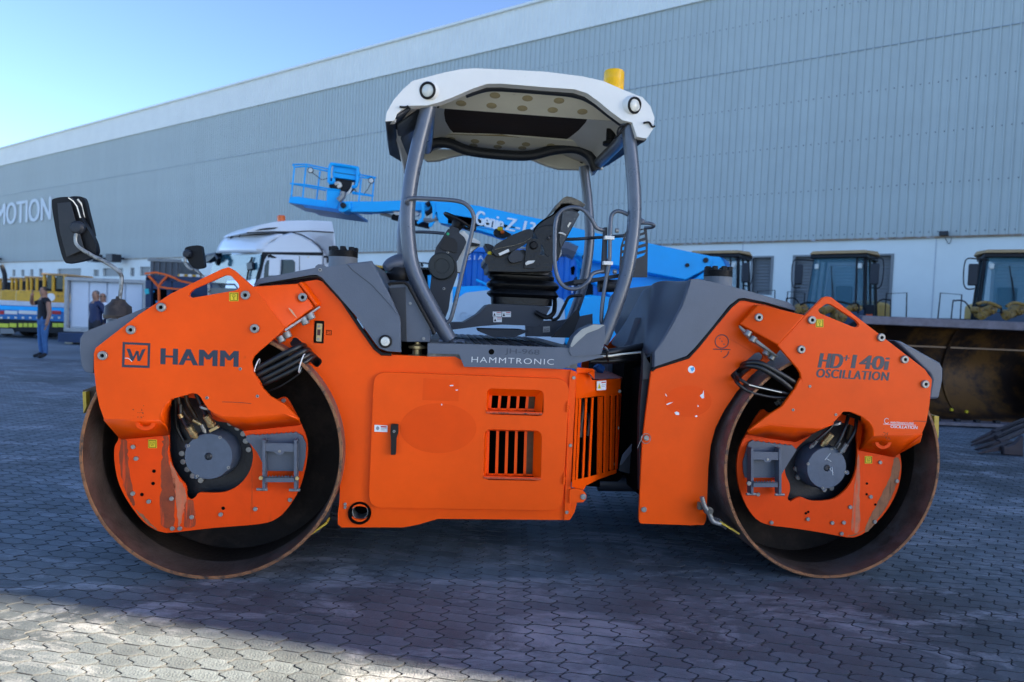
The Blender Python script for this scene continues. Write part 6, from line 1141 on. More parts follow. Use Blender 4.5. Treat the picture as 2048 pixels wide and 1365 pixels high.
    b = MB(); b.prism([WPL(x, y, .12) for x, y in ((590, 680), (660, 670), (668, 760), (600, 775))], S*.05); b.build('kerb_mirror', CABD, root, bevel=.01)
    for q in ([(150, 945), (240, 955), (290, 1020)], [(300, 955), (440, 955), (490, 1010)]):
        b = MB(); b.tube([WPL(x, y, .08) for x, y in q], .018, 6); b.build('wiper', CABD, root)
    b = MB(); b.tube([WPL(x, y, .2) for x, y in ((230, 700), (245, 640), (205, 570), (100, 590), (60, 640))], .05, 8); b.build('far_mirror_arm', CABD, root)
    b = MB(); b.prism([WPL(x, y, .25) for x, y in ((50, 610), (120, 575), (200, 550), (190, 590), (110, 660), (60, 680))], S*.15); b.build('far_mirror', CABD, root, bevel=.02)
    b = MB(); b.box(WPL(500, 365, .0)-S*.15, (.06, .06, .09)); b.tube([WPL(500, 350, .15), WPL(525, 305, .15)], .006, 5); b.build('aerial', CABD, root)
    b = MB(); b.prism([WPL(x, y, .1) for x, y in ((140, 1000), (690, 1010), (690, 1090), (140, 1090))], S*.1); b.build('grille', CABD, root)
    sl = MB(); sl.prism([on_plane(*q, p+Fd*.235, nS) for q in T('e5', (700, 272), (770, 245), (850, 232), (1000, 224), (960, 244), (870, 256), (800, 260))], Fd*.03); sl.build('fairing_slot', CABD, root)
    a_ = on_plane(*T('e5', (1045, 180))[0], p+Fd*.5, nS); top = on_plane(*T('e5', (1030, 75))[0], p+Fd*.5, nS)
    b = MB(); b.lathe([(.11, 0), (.11, .03), (.085, .04), (.085, (top-a_).length*.9), (.07, (top-a_).length)], a_, Vector((-.10, 0, 1)), 18); b.build('amber_light', mat('amber_orange', (.80, .13, .01), .25, 0, .1), root)
    for u_ in (.3, 3.6):
        cc = sp(520, 590)+S*u_; cc.z = .5; b = MB(); b.lathe([(.28, .0), (.47, .02), (.50, .06), (.50, .3), (.47, .33), (.28, .35)], cc, -nS, 28); wo = b.build('wheel', TYRE, root)
        b = MB(); b.lathe([(.27, .02), (.2, -.02), (.001, -.03)], cc, -nS, 20); b.build('rim', STEEL, wo)
    b = MB(); b.box(p+S*2.6+Fd*1.0+Vector((0, 0, .75-p.z)), (5.0, .9, .3), (S, nS, VZ_)); b.build('chassis_rail', CABD, root)
    return root
truck()
# ---- wheel loaders, seen from the front
def loader(name, x, y, rz, label, arms=True, cabx=0.0, sc_=1.0):
    root = empty(name, (x, y, 0), rz); tag(root, label, 'wheel loader', 'yellow wheel loaders parked along the warehouse'); root.scale = (sc_*.80, sc_*.80, sc_)
    L = dict(local=True)
    V3 = Vector
    # cab: local x right, -y towards the viewer
    z0, z1 = 1.55, 3.32; wb, wt_ = .86, .72; f0, f1 = -.72, -.52; bk_ = .85
    def quad(name, pts, th, m, n_): b = MB(); b.prism([V3(p) for p in pts], V3(n_)*th); return b.build(name, m, root, **L)
    cab = MB(); cab.box((0, .1, z0-.25), (1.7, 1.5, .5)); cb = cab.build('cab_floor', CABD, root, bevel=.03, **L)
    zm = 2.02
    quad('cab_front_panel', [(-wb, f0, z0), (wb, f0, z0), (wb-.03, f0+.03, zm), (-wb+.03, f0+.03, zm)], .05, mat('cab_steel_blue', (.02, .05, .10), .4, 0, .2), (0, 1, 0))
    quad('windscreen', [(-wb+.03, f0+.03, zm+.02), (wb-.28, f0+.03, zm+.02), (wt_-.24, f1, z1), (-wt_, f1, z1)], .02, GLS, (0, 1, 0))
    quad('quarter_glass', [(wb-.22, f0+.03, zm-.2), (wb-.02, f0+.15, zm-.2), (wt_-.02, f1+.12, z1), (wt_-.18, f1, z1)], .02, GLS, (0, 1, 0))
    for sx in (-1, 1):
        b = MB(); b.tube([V3((sx*wb, f0+.1, z0)), V3((sx*wt_, f1+.1, z1))], .055, 8); b.tube([V3((sx*wb, bk_, z0)), V3((sx*wt_, bk_-.1, z1))], .05, 8); b.tube([V3((sx*wb, .15, z0)), V3((sx*wt_, .12, z1))], .035, 8); b.build('side_pillars', CABD, root, **L)['kind'] = 'stuff'
        quad('side_glass', [(sx*(wb-.01), f0+.12, z0+.1), (sx*(wb-.01), bk_, z0+.1), (sx*(wt_-.01), bk_-.1, z1-.02), (sx*(wt_-.01), f1+.12, z1-.02)], .015, GLS, (-sx, 0, 0))
    b = MB(); b.tube([V3((wb-.26, f0, zm)), V3((wt_-.21, f1-.01, z1))], .03, 8); b.build('windscreen_pillar', CABD, root, **L)
    quad('rear_glass', [(-wb+.1, bk_, zm), (wb-.1, bk_, zm), (wt_-.1, bk_-.1, z1-.15), (-wt_+.1, bk_-.1, z1-.15)], .02, GLS, (0, 1, 0))
    b = MB(); b.box((0, .12, z1+.01), (1.62, 1.50, .10)); b.build('cab_header', CABD, root, bevel=.02, **L)
    b = MB(); b.add([(-.82, -.72, z1+.06), (.82, -.72, z1+.06), (.98, .25, z1+.06), (.82, 1.0, z1+.06), (-.82, 1.0, z1+.06), (-.98, .25, z1+.06), (-.76, -.62, z1+.14), (.76, -.62, z1+.14), (.9, .25, z1+.17), (.76, .92, z1+.14), (-.76, .92, z1+.14), (-.9, .25, z1+.17)], [(5, 4, 3, 2, 1, 0), (6, 7, 8, 9, 10, 11)]+[(i, (i+1) % 6, 6+(i+1) % 6, 6+i) for i in range(6)]); b.build('roof', TANY, root, bevel=.02, **L)
    # seat and wheel inside
    b = MB(); b.box((-.05, .25, 2.05), (.5, .5, .15)); b.box((-.05, .5, 2.35), (.5, .14, .6)); b.build('operator_seat', CABD, root, bevel=.04, **L)['kind'] = 'stuff'
    b = MB(); b.lathe([(.24, 0), (.24, .1), (.1, .2)], (-.1, -.35, 2.02), (0, .2, 1), 20); b.build('dash', CABD, root, **L)
    for pts in ([(-.05, f0-.02, zm-.1), (-.1, f0+.02, 2.5), (-.2, f1-.05, 3.1)], [(.0, f0-.02, zm-.1), (-.05, f0, 2.4), (-.15, f0+.06, 2.85)]):
        b = MB(); b.tube([V3(p) for p in pts], .012, 6); b.build('wiper', CABD, root, **L)
    for sx in (-1, 1):
        b = MB(); b.tube(cr([(sx*.7, -.6, 3.22), (sx*1.05, -.75, 3.24), (sx*1.28, -.78, 3.2), (sx*1.3, -.78, 2.75), (sx*1.22, -.78, 2.55), (sx*1.02, -.78, 2.55)], 3, False), .016, 6); b.build('mirror_hoop', CABD, root, **L)
        b = MB(); b.box((sx*1.08, -.80, 2.87), (.24, .06, .50)); mo = b.build('mirror', GREY_D, root, bevel=.03, **L)
        b = MB(); b.tube(cr([(sx*.95, -.5, 1.5), (sx*.95, -.5, 1.9), (sx*1.2, -.55, 2.25), (sx*1.45, -.55, 2.27), (sx*1.5, -.55, 2.2), (sx*1.52, -.5, 1.4)], 3, False), .018, 6); b.build('hand_rail', CABD, root, **L)
        b = MB(); b.tube([V3((sx*1.2, .3, 1.3)), V3((sx*1.2, .3, 2.45)), V3((sx*1.75, .3, 2.48)), V3((sx*1.8, .3, 1.3))], .018, 6); b.build('hand_rail', CABD, root, **L)
        b = MB(); b.tube([V3((sx*.95, 0, 1.85)), V3((sx*1.8, .3, 1.85))], .015, 6); b.build('hand_rail', CABD, root, **L)
        b = MB(); b.box((sx*.62, f1-.05, 3.08), (.12, .08, .13)); b.build('roof_lamp', LAMPG, root, bevel=.02, **L)
        b = MB(); b.box((sx*1.35, .1, 1.28), (.75, 1.3, .10)); b.build('fender', YELL, root, bevel=.03, **L)
    b = MB(); b.tube([V3((.35, -1.3, 1.45)), V3((.92, -.8, 1.9))], .05, 8); b.build('lamp_arm', CABD, root, **L)
    b = MB(); b.box((1.02, -.8, 1.98), (.24, .12, .32)); lo = b.build('headlight', CABD, root, bevel=.02, **L); b = MB(); b.box((1.02, -.87, 1.86), (.17, .02, .12)); b.build('indicator', mat('indicator_orange', (.75, .09, .01), .3), root, **L)
    b = MB(); b.box((0, 2.0, 1.75), (1.6, 2.2, 1.1)); b.build('engine_hood', YELL, root, bevel=.12, seg=3, **L)
    b = MB(); b.box((0, .8, 1.05), (1.1, 4.6, .6)); b.build('frame', YELL, root, bevel=.05, **L)
    for sx in (-1, 1):
        for yy_ in (-1.6, 2.2):
            b = MB(); b.lathe([(.45, -.28), (.74, -.27), (.80, -.18), (.80, .18), (.74, .27), (.45, .28)], (sx*1.12, yy_, .80), (1, 0, 0), 30); wo = b.build('wheel', TYRE, root, **L)
            b = MB(); b.lathe([(.45, -.2), (.2, -.1), (.2, .1), (.45, .2)], (sx*1.12, yy_, .80), (1, 0, 0), 20); b.build('rim', YELL, wo, **L)
    return root
def gx(px, Y): return W(px, 600, Y).x
loader('wheel_loader', gx(1690, 17.0), 17.2, R(-40), 'yellow wheel loader with tan cab roof in front of the wide roller shutter', True)
l1 = loader('wheel_loader', gx(1445, 18.0), 18.4, R(-34), 'yellow wheel loader half hidden by the end of the blue boom', True)
l3 = loader('wheel_loader', gx(2036, 16.2), 16.4, R(-27), 'yellow wheel loader at the right edge, its cab right behind the large rusty bucket', True, 0, 1.03)
l2 = bpy.data.objects['wheel_loader']
def keep(o, root):
    bpy.context.view_layer.update(); o.parent = root; o.matrix_parent_inverse = root.matrix_world.inverted(); return o
def gear(root, Y, discs, rams, links):
    for (x, y, r, dp) in discs:
        c = W(*T('e8', (x, y))[0], Y); R_ = r/4.197/FPX*Y; b = MB(); b.lathe([(R_, dp*.5), (R_, 0), (R_*.85, -.05), (R_*.45, -.06), (R_*.45, -.10), (R_*.3, -.11)], c, (0, 1, 0), 20); o = keep(b.build('pivot_boss', OIL, None), root)
        for k_ in range(8):
            a_ = 2*math.pi*k_/8+.2; b = MB(); b.lathe([(.018, 0), (.018, .04)], c+Vector((math.cos(a_)*R_*.68, -.04, math.sin(a_)*R_*.68)), (0, -1, 0), 6); keep(b.build('boss_bolt', OIL, None), root)
    for (x0, y0, x1, y1, r) in rams:
        A_, B_ = W(*T('e8', (x0, y0))[0], Y-.15), W(*T('e8', (x1, y1))[0], Y+.35); R_ = r/4.197/FPX*Y; h = (B_-A_).length; b = MB(); b.lathe([(R_*.35, -.12), (R_*.35, 0), (R_*1.15, .005), (R_*1.15, .08), (R_, .09), (R_, h*.5), (R_*1.08, h*.52), (R_*1.08, h*.6), (R_, h*.62), (R_, h)], A_, B_-A_, 18); keep(b.build('hydraulic_ram', OIL, None), root)
    for pts, r in links:
        b = MB(); b.tube(cr([tuple(W(*T('e8', q)[0], Y-.1)) for q in pts], 5, False), r, 8); keep(b.build('hydraulic_hose', BLACK if r < .03 else OIL, None), root)
gear(l2, 14.6, [(190, 580, 46, .4), (505, 640, 62, .3), (640, 572, 32, .5), (655, 575, 26, .2)], [(350, 600, 470, 565, 34), (150, 588, 200, 578, 24), (560, 590, 640, 575, 22)], [([(170, 545), (230, 525), (300, 535)], .02), ([(420, 540), (500, 520), (600, 545)], .02), ([(600, 540), (640, 530), (660, 560), (655, 620)], .02)])
gear(l3, 14.4, [(1700, 625, 34, .3), (1770, 590, 42, .4), (1665, 590, 30, .3), (1925, 620, 34, .3), (2010, 592, 44, .4)], [(1690, 640, 1790, 585, 30), (1900, 640, 2030, 585, 32)], [([(1650, 540), (1720, 525), (1790, 540), (1850, 570)], .035), ([(1800, 540), (1850, 560), (1860, 620)], .02), ([(1900, 560), (1960, 530), (2048, 545)], .035), ([(1640, 545), (1690, 560), (1740, 545)], .02)])
# ---- large rusty loader bucket standing before the right loader
bq = empty('loader_bucket', (W(1960, 750, 12).x, 12, 0)); tag(bq, 'large rusty open loader bucket on the ground at the right edge', 'bucket')
B0 = W(1742, 638, 12.0); zt = B0.z; xl = B0.x; xr = xl+4.6; prof = [(0, 0), (.9, .02), (1.25, .18), (1.5, .5), (1.58, .9), (1.45, 1.3), (1.22, 1.6), (1.02, zt-.08)]
gB = Z0(1884, 852)
YB = gB.y
PB = [(YB+a, z) for a, z in prof]
b = MB(); n = len(PB); PBs = cr([(a, z, 0) for a, z in PB], 4, False); b.add([(x, q[0], q[1]+.02) for x in (xl, xr) for q in PBs], [(i, i+1, len(PBs)+i+1, len(PBs)+i) for i in range(len(PBs)-1)]); o = b.build('bucket_shell', BUCK, bq, ang=60); q = o.modifiers.new('s', 'SOLIDIFY'); q.thickness = .04
for xx in (xl, xr): b = MB(); b.prism([Vector((xx, q[0], q[1]+.02)) for q in PBs]+[Vector((xx, YB+.35, 1.3)), Vector((xx, YB+.1, .5))], Vector((.04, 0, 0))); b.build('side_plate', BUCK, bq)
b = MB(); b.box(((xl+xr)/2, YB+1.0, zt-.02), (xr-xl+.06, .14, .16)); b.build('top_lip', BUCKE, bq, bevel=.02)
b = MB(); b.box(((xl+xr)/2, YB+.06, .05), (xr-xl+.04, .34, .06)); ce = b.build('cutting_edge', BUCKE, bq, bevel=.01)
for i in range(14): b = MB(); b.box((xl+.2+i*.33, YB+.02, .10), (.09, .07, .05)); b.build('edge_bolt', CABD, bq, bevel=.01)
def bkt(px, py, z=None): 
    p = W(px, py, 12.9); return p
b = MB(); b.box(((xl+xr)/2, YB+1.42, 1.28), (xr-xl-.1, .03, .03)); b.build('wear_rib', mat('rubbed_steel', (.30, .18, .10), .5, .3), bq)
for px in (1893,):
    xx = W(px, 700, YB+1.4).x; b = MB(); b.prism([Vector((xx, q[0]-.03, q[1]+.02)) for q in PBs[6:26]]+[Vector((xx, q[0]-.10, q[1]+.02)) for q in reversed(PBs[6:26])], Vector((.05, 0, 0))); b.build('stiffener', BUCK, bq)
b = MB(); xx = W(1875, 800, YB+.6).x; b.prism([Vector((xx-.5, YB+.1, .05)), Vector((xx-.1, YB+.9, .55)), Vector((xx, YB+1.4, .9)), Vector((xx-.2, YB+1.4, .1))], Vector((.04, 0, 0))); b.build('corner_gusset', BUCKE, bq)
for px, py in ((1903, 820), (1933, 824)): b = MB(); b.box(W(px, py, YB+.7), (.05, .05, .05)); b.build('yellow_nut', YEL, bq, bevel=.015)
b = MB(); xx = W(2040, 800, YB+.6).x; b.prism([Vector((xx, YB+.05, .06)), Vector((xx+.9, YB+1.4, 1.2)), Vector((xx+.9, YB+1.4, .06))], Vector((.04, 0, 0))); b.build('corner_gusset', BUCK, bq)
# ---- toothed bucket in front of it
tb = empty('toothed_bucket', tuple(Z0(2035, 908))); tag(tb, 'dark rusty toothed excavator bucket lying on the pavers at the far right', 'bucket')
TO = T('f8', (920, 1180), (925, 1205), (950, 1240), (980, 1270)); TE = T('f8', (1110, 1100), (1120, 1148), (1145, 1178), (1182, 1200))
base = Z0(*T('f8', (1260, 1290))[0]); YT = base.y
tips = [((920, 1178), (1105, 1102), .9), ((922, 1202), (1112, 1135), .6), ((950, 1238), (1150, 1180), .3), ((980, 1270), (1185, 1210), .0)]
TB = mat('bucket_tooth', (.050, .036, .040), .55, .3, .35, 8, .4, 30)
for (a_, c_, dy) in tips:
    A_ = W(*T('f8', a_)[0], YT+dy); C_ = W(*T('f8', c_)[0], YT+dy+.12); d = (C_-A_); s1 = Vector((.10, .9, 0)).normalized()
    rr_ = []
    for t, h, wd in ((0, .010, .018), (.4, .030, .036), (.85, .048, .045), (.97, .052, .048), (1.0, .066, .058), (1.35, .06, .055)):
        cc = A_+d*t; rr_.append([cc+s1*wd+VZ_*h*.6, cc-s1*wd+VZ_*h*.6, cc-s1*wd-VZ_*h*.8, cc+s1*wd-VZ_*h*.8])
    b = MB(); b.loft(rr_); b.build('tooth', TB, tb, bevel=.012)
ext = [W(*T('f8', q)[0], YT+.0) for q in ((1185, 1205), (1225, 1215), (1290, 1190), (1357, 1120))]
for (k, dy) in enumerate((.85, .55, .28)):
    A_ = W(*T('f8', (1105+k*20, 1100+k*38))[0], YT+dy+.1); b = MB(); b.tube([A_, A_+Vector((.6, .35, .12)), A_+Vector((1.4, .8, .25))], .035, 8); b.build('shank', TB, tb)
b = MB(); b.prism(ext+[W(*T('f8', q)[0], YT) for q in ((1357, 1300), (1240, 1290), (1190, 1285))], Vector((.0, .07, 0))); b.build('bucket_side', TB, tb, bevel=.02)
# ---- people
SKIN = mat('skin', (.32, .17, .11), .55, 0, .1, 10); HAIR = mat('dark_hair', (.015, .012, .01), .6, 0, .2, 30); GHAIR = mat('greying_hair', (.12, .11, .11), .7, 0, .2, 30)
def person(px, pyf, Y, h, rz, shirt, legs, label, hairm, arms='down', bald=False, sleeves=True, hold=None):
    p = W(px, 600, Y); root = empty('person', (p.x, Y, 0), rz); tag(root, label, 'person'); s = h/1.75
    J = {}
    def v(x, y, z): return Vector((x*s, y*s, z*s))
    V_ = [v(0, 0, .95), v(0, 0, 1.12), v(0, .01, 1.30), v(0, .01, 1.44), v(0, 0, 1.53), v(0, -.01, 1.60), v(0, -.01, 1.70)]
    r = [.15, .135, .155, .11, .055, .082, .078]
    E = [(0, 1), (1, 2), (2, 3), (3, 4), (4, 5), (5, 6)]
    mt = [1, 1, 1, 1, 0, 0, 0]
    def add(pp, rad, par, m_): V_.append(pp); r.append(rad); E.append((par, len(V_)-1)); mt.append(m_); return len(V_)-1
    for sx in (-1, 1):
        a = add(v(sx*.10, 0, .88), .095, 0, 2); k = add(v(sx*.12, -.02, .50), .062, a, 2); an = add(v(sx*(.13 if sx < 0 else .14), .01, .11), .045, k, 2); f = add(v(sx*.14, -.08, .05), .045, an, 3); add(v(sx*.15, -.17, .035), .035, f, 3)
    hands = []
    for sx in (-1, 1):
        sh = add(v(sx*.19, .01, 1.40), .062, 3, 1)
        if arms == 'phone' and sx == -1:
            el = add(v(-.30, -.16, 1.33), .048, sh, 0); wr = add(v(-.12, -.22, 1.53), .032, el, 0); hd = add(v(-.07, -.22, 1.60), .038, wr, 0); hands.append((hd, v(-.04, -.23, 1.69)))
        elif arms == 'phone2':
            el = add(v(.28, -.14, 1.20), .048, sh, 0); wr = add(v(.12, -.24, 1.44), .032, el, 0); hd = add(v(.06, -.25, 1.52), .038, wr, 0); hands.append((hd, v(.03, -.26, 1.60)))
        elif arms == 'back':
            el = add(v(sx*.27, .09, 1.13), .048, sh, 1); wr = add(v(sx*.14, .18, .95), .032, el, 1); hd = add(v(sx*.06, .19, .90), .036, wr, 0); hands.append((hd, v(sx*.0, .2, .84)))
        else:
            el = add(v(sx*.27, .03, 1.12), .047, sh, 1 if sleeves else 0); wr = add(v(sx*.29, -.04, .87), .032, el, 1 if sleeves else 0); hd = add(v(sx*.29, -.06, .80), .038, wr, 0); hands.append((hd, v(sx*.29, -.08, .70)))
    me = bpy.data.meshes.new('body'); me.from_pydata([tuple(q) for q in V_], E, []); o = bpy.data.objects.new('body', me); COL.objects.link(o)
    sk = o.modifiers.new('skin', 'SKIN'); sub = o.modifiers.new('sub', 'SUBSURF'); sub.levels = sub.render_levels = 2
    for i, sv in enumerate(me.skin_vertices[0].data):
        sv.radius = (r[i]*s*(1.22 if i < 4 else 1.12), r[i]*s*(.92 if i < 4 else 1.12)); sv.use_root = (i == 0)
    dg = bpy.context.evaluated_depsgraph_get(); dg.update(); m2 = bpy.data.meshes.new_from_object(o.evaluated_get(dg)); bpy.data.objects.remove(o)
    m2.materials.clear()
    for q in (SKIN, shirt, legs, CABD): m2.materials.append(q)
    segs = [(V_[a], V_[b_], mt[b_]) for a, b_ in E]
    for pl_ in m2.polygons:
        c = pl_.center; best = None
        for a, b_, m_ in segs:
            ab = b_-a; t = max(0, min(1, (c-a).dot(ab)/ab.length_squared)); d = (a+ab*t-c).length
            if best is None or d < best[0]: best = (d, m_)
        mi = best[1]
        if mi == 1 and c.z < .93*s and arms != 'x': mi = 2 if abs(c.x) < .2*s and c.z < .90*s else 1
        if arms == 'phone' and mi == 0 and c.z < 1.45*s and (abs(c.x) < .235*s) and c.y > -.12*s: mi = 1
        pl_.material_index = mi; pl_.use_smooth = True
    bo = bpy.data.objects.new('body', m2); COL.objects.link(bo); bo.parent = root
    # head detail
    L = dict(local=True); hc = v(0, -.015, 1.655)
    b = MB(); b.lathe([(.001, -.12*s), (.05*s, -.10*s), (.072*s, -.03*s), (.078*s, .03*s), (.065*s, .085*s), (.03*s, .108*s), (.001, .112*s)], hc, (0, 0, 1), 20); b.build('head', SKIN, root, **L)
    if bald: b = MB(); b.lathe([(.080*s, -.03*s), (.083*s, .03*s), (.075*s, .05*s)], hc+v(0, .012, 0), (0, 0, 1), 20, False); b.build('hair', hairm, root, **L)
    else: b = MB(); b.lathe([(.076*s, .02*s), (.084*s, .05*s), (.066*s, .095*s), (.03*s, .118*s), (.001, .122*s)], hc+v(0, .012, 0), (0, .12, 1), 20); b.build('hair', hairm, root, **L)
    b = MB(); b.prism([hc+v(-.010, -.070, .02), hc+v(.010, -.070, .02), hc+v(.016, -.078, -.025), hc+v(-.016, -.078, -.025)], v(0, -.016, -.004)); b.build('nose', SKIN, root, bevel=.004, **L)
    for sx in (-1, 1):
        b = MB(); b.box(hc+v(sx*.028, -.072, .018), (.022*s, .010*s, .010*s)); b.build('eye', CABD, root, bevel=.003, **L)
        b = MB(); b.box(hc+v(sx*.080, .0, -.005), (.014*s, .03*s, .05*s)); b.build('ear', SKIN, root, bevel=.006, **L)
    b = MB(); b.box(hc+v(0, -.068, -.052), (.045*s, .012*s, .008*s)); b.build('mouth', mat('lips', (.2, .07, .05), .5), root, **L)
    if bald: b = MB(); b.box(hc+v(0, -.078, .02), (.125*s, .012*s, .028*s)); b.build('sunglasses', CABD, root, bevel=.004, **L)
    for hd, tip in hands:
        base = V_[hd]; d = (tip-base); sd = d.cross(Vector((0, 1, 0))); sd = sd.normalized() if sd.length > 1e-4 else Vector((1, 0, 0))
        for k in range(4):
            f0 = base+sd*((k-1.5)*.018*s)+d*.25; ln = (.85, 1.0, .95, .75)[k]; b = MB(); b.tube([f0, f0+d*.4*ln, f0+d*.75*ln+Vector((0, -.012*s, 0))], [.0095*s, .009*s, .007*s], 6); b.build('finger', SKIN, root, **L)
        b = MB(); b.tube([base+sd*.03*s, base+sd*.05*s+d*.25, base+sd*.05*s+d*.5], [.011*s, .010*s, .008*s], 6); b.build('thumb', SKIN, root, **L)
    return root
TEE = mat('black_tshirt', (.004, .005, .010), .8, 0, .2, 8, .2, 40); JEAN = mat('blue_jeans', (.045, .14, .33), .8, 0, .25, 8, .2, 60); JKT = mat('navy_jacket', (.008, .022, .085), .6, 0, .2, 8, .2, 30); SHW = mat('white_shirt', (.70, .74, .80), .8, 0, .05); DTR = mat('dark_trousers', (.02, .022, .03), .8)
FY = Z0(92, 716).y
m1 = person(88, 715, FY, 1.74, R(-35), TEE, JEAN, 'man in a black T-shirt and blue jeans with one hand raised beside his face', HAIR, 'phone', sleeves=False)
p2 = person(192, 0, 17.0, 1.70, R(-22), JKT, DTR, 'greying man in a navy jacket with his hands behind his back', GHAIR, 'back')
p3 = person(206, 0, 18.6, 1.66, R(-15), SHW, DTR, 'balding man in white shirt and dark glasses behind the jacketed man', HAIR, 'down', bald=True)
# ---- white framed panel unit
Yc = 22.6
pu = empty('white_cabin', (W(212, 600, Yc).x, Yc, 0)); tag(pu, 'white panelled cabin unit with grey metal frame standing behind two men', 'cabin')
FRM = mat('dull_frame', (.40, .41, .40), .5, .2, .15); PNL = mat('cabin_white', (.66, .72, .78), .4, 0, .05, 1.2)
a_ = W(135, 555, Yc); c_ = W(289, 672, Yc); xa, xb, zt_ = a_.x, c_.x, a_.z; zb_ = .45
b = MB(); b.box(((xa+xb)/2, Yc+1.3, (zt_+zb_)/2), (xb-xa-.1, 2.4, zt_-zb_-.1)); b.build('cabin_body', PNL, pu, smooth=False)
n = 4
for i in range(n): x0_ = xa+.1+(xb-xa-.2)*i/n; b = MB(); b.box((x0_+(xb-xa-.2)/n/2, Yc+.07, (zt_+zb_)/2), ((xb-xa-.2)/n-.06, .04, zt_-zb_-.2)); b.build('panel', PNL, pu, bevel=.01)
for xx in (xa, xb): b = MB(); b.box((xx, Yc, (zt_+zb_)/2), (.10, .16, zt_-zb_)); b.build('frame_post', FRM, pu, bevel=.02)
for zz in (zt_-.05, zb_): b = MB(); b.box(((xa+xb)/2, Yc, zz), (xb-xa+.1, .18, .12)); b.build('frame_rail', FRM, pu, bevel=.02)
b = MB(); b.box(((xa+xb)/2, Yc+.3, .22), (xb-xa-.1, 1.6, .30)); b.build('skid', NAVY, pu)
for xx in (xa+.2, xb-.2): b = MB(); b.box((xx, Yc, .05), (.25, .4, .10)); b.build('timber_block', CREAM_S, pu)
# ---- dark blue open rack with orange straps
Yr = 19.0
rk = empty('steel_rack', (W(360, 600, Yr).x, Yr, 0)); tag(rk, 'dark blue open steel rack tied with orange lashing straps', 'rack')
def bar(name, x0, y0, x1, y1, Y, w_, m, par, d=.12): A_, B_ = W(x0, y0, Y), W(x1, y1, Y); b = MB(); ax = (B_-A_); L_ = ax.length; ax.normalize(); sd = ax.cross(Vector((0, 1, 0))).normalized(); b.box((A_+B_)/2, (L_, d, w_), (ax, Vector((0, 1, 0)), sd)); return b.build(name, m, par, bevel=.01)
bar('rack_rail', 294, 556, 430, 561, Yr, .14, NAVY, rk); bar('rack_post', 299, 556, 297, 716, Yr, .16, NAVY, rk); bar('rack_post', 340, 560, 338, 716, Yr, .12, NAVY, rk); bar('rack_post', 425, 560, 423, 716, Yr, .14, NAVY, rk)
bar('rack_rail', 294, 660, 430, 664, Yr, .14, NAVY, rk); bar('rack_rail', 294, 711, 430, 714, Yr, .14, NAVY, rk)
wplate('rack_back', T('full', (296, 562), (428, 566), (428, 712), (296, 708)), Yr+1.4, .05, NAVY, rk)
wplate('rack_load', T('full', (304, 578), (336, 580), (334, 650), (303, 648)), Yr+.4, .7, BLK, rk); wplate('rack_load', T('full', (345, 590), (420, 594), (420, 655), (344, 652)), Yr+.5, .7, GREY_D, rk)
wplate('cyan_tag', T('e3', (1640, 560), (1690, 558), (1695, 615), (1650, 620)), Yr-.1, .02, mat('cyan_tag', (.03, .5, .55), .5), rk)
for q in ((303, 582), (311, 602), (308, 630), (322, 606)): wplate('blue_part', [(q[0], q[1]), (q[0]+5, q[1]), (q[0]+5, q[1]+3), (q[0], q[1]+4)], Yr+.3, .03, LIFTB, rk, 0)
STR = mat('orange_strap', (.85, .13, .01), .6, 0, .1)
for q in ([(1650, 385), (1780, 372), (1880, 395), (2000, 440)], [(1690, 410), (1740, 460), (1800, 530)], [(1900, 420), (1850, 470), (1805, 530)], [(1805, 530), (1808, 620), (1810, 720)], [(1805, 530), (1900, 550), (2010, 560), (2100, 562)], [(1880, 395), (1960, 425), (2060, 470), (2200, 500)]):
    P = WP_(T('e3', *q), Yr-.12); b = MB(); b.tube(P, .035, 4); b.build('lashing_strap', STR, rk)
# grey skip and yellow machine parts above the rack, far behind
sk_ = empty('grey_skip', (W(335, 560, 33).x, 33, 0)); tag(sk_, 'dark grey steel skip body rising behind the rack with orange straps', 'skip')
b = MB(); A_, B_ = W(300, 520, 33), W(360, 556, 33); b.box(((A_.x+B_.x)/2, 34, A_.z/2+.4), (B_.x-A_.x, 2.0, A_.z-.8)); b.build('skip_body', mat('skip_grey', (.09, .10, .11), .6, 0, .3, 1), sk_, bevel=.05)
for i in range(5): b = MB(); b.box((A_.x+(B_.x-A_.x)*(i+.5)/5, 32.96, A_.z/2+.4), (.10, .06, A_.z-1.0)); b.build('skip_rib', MATS['skip_grey'], sk_)
b = MB(); b.box(((A_.x+B_.x)/2, 32.95, A_.z), (B_.x-A_.x+.1, .12, .14)); b.build('skip_rim', SHUT, sk_)
ym = empty('yellow_machine', (W(385, 560, 27).x, 27, 0)); tag(ym, 'yellow machine top showing between the grey skip and the small round mirror', 'machine')
A_, B_ = W(352, 548, 27), W(412, 562, 27); b = MB(); b.box(((A_.x+B_.x)/2, 27.8, (A_.z+.6)/2), (B_.x-A_.x, 1.4, A_.z-.6)); b.build('body_panel', YELL, ym, bevel=.05); b = MB(); b.box(((A_.x+B_.x)/2, 27.0, A_.z-.32), (B_.x-A_.x-.3, .1, .18)); b.build('vent_band', CABD, ym)
for i in range(4): b = MB(); b.box((A_.x+.25+i*.32, 26.98, A_.z-.06), (.12, .12, .12)); b.build('lamp', CREAM, ym)
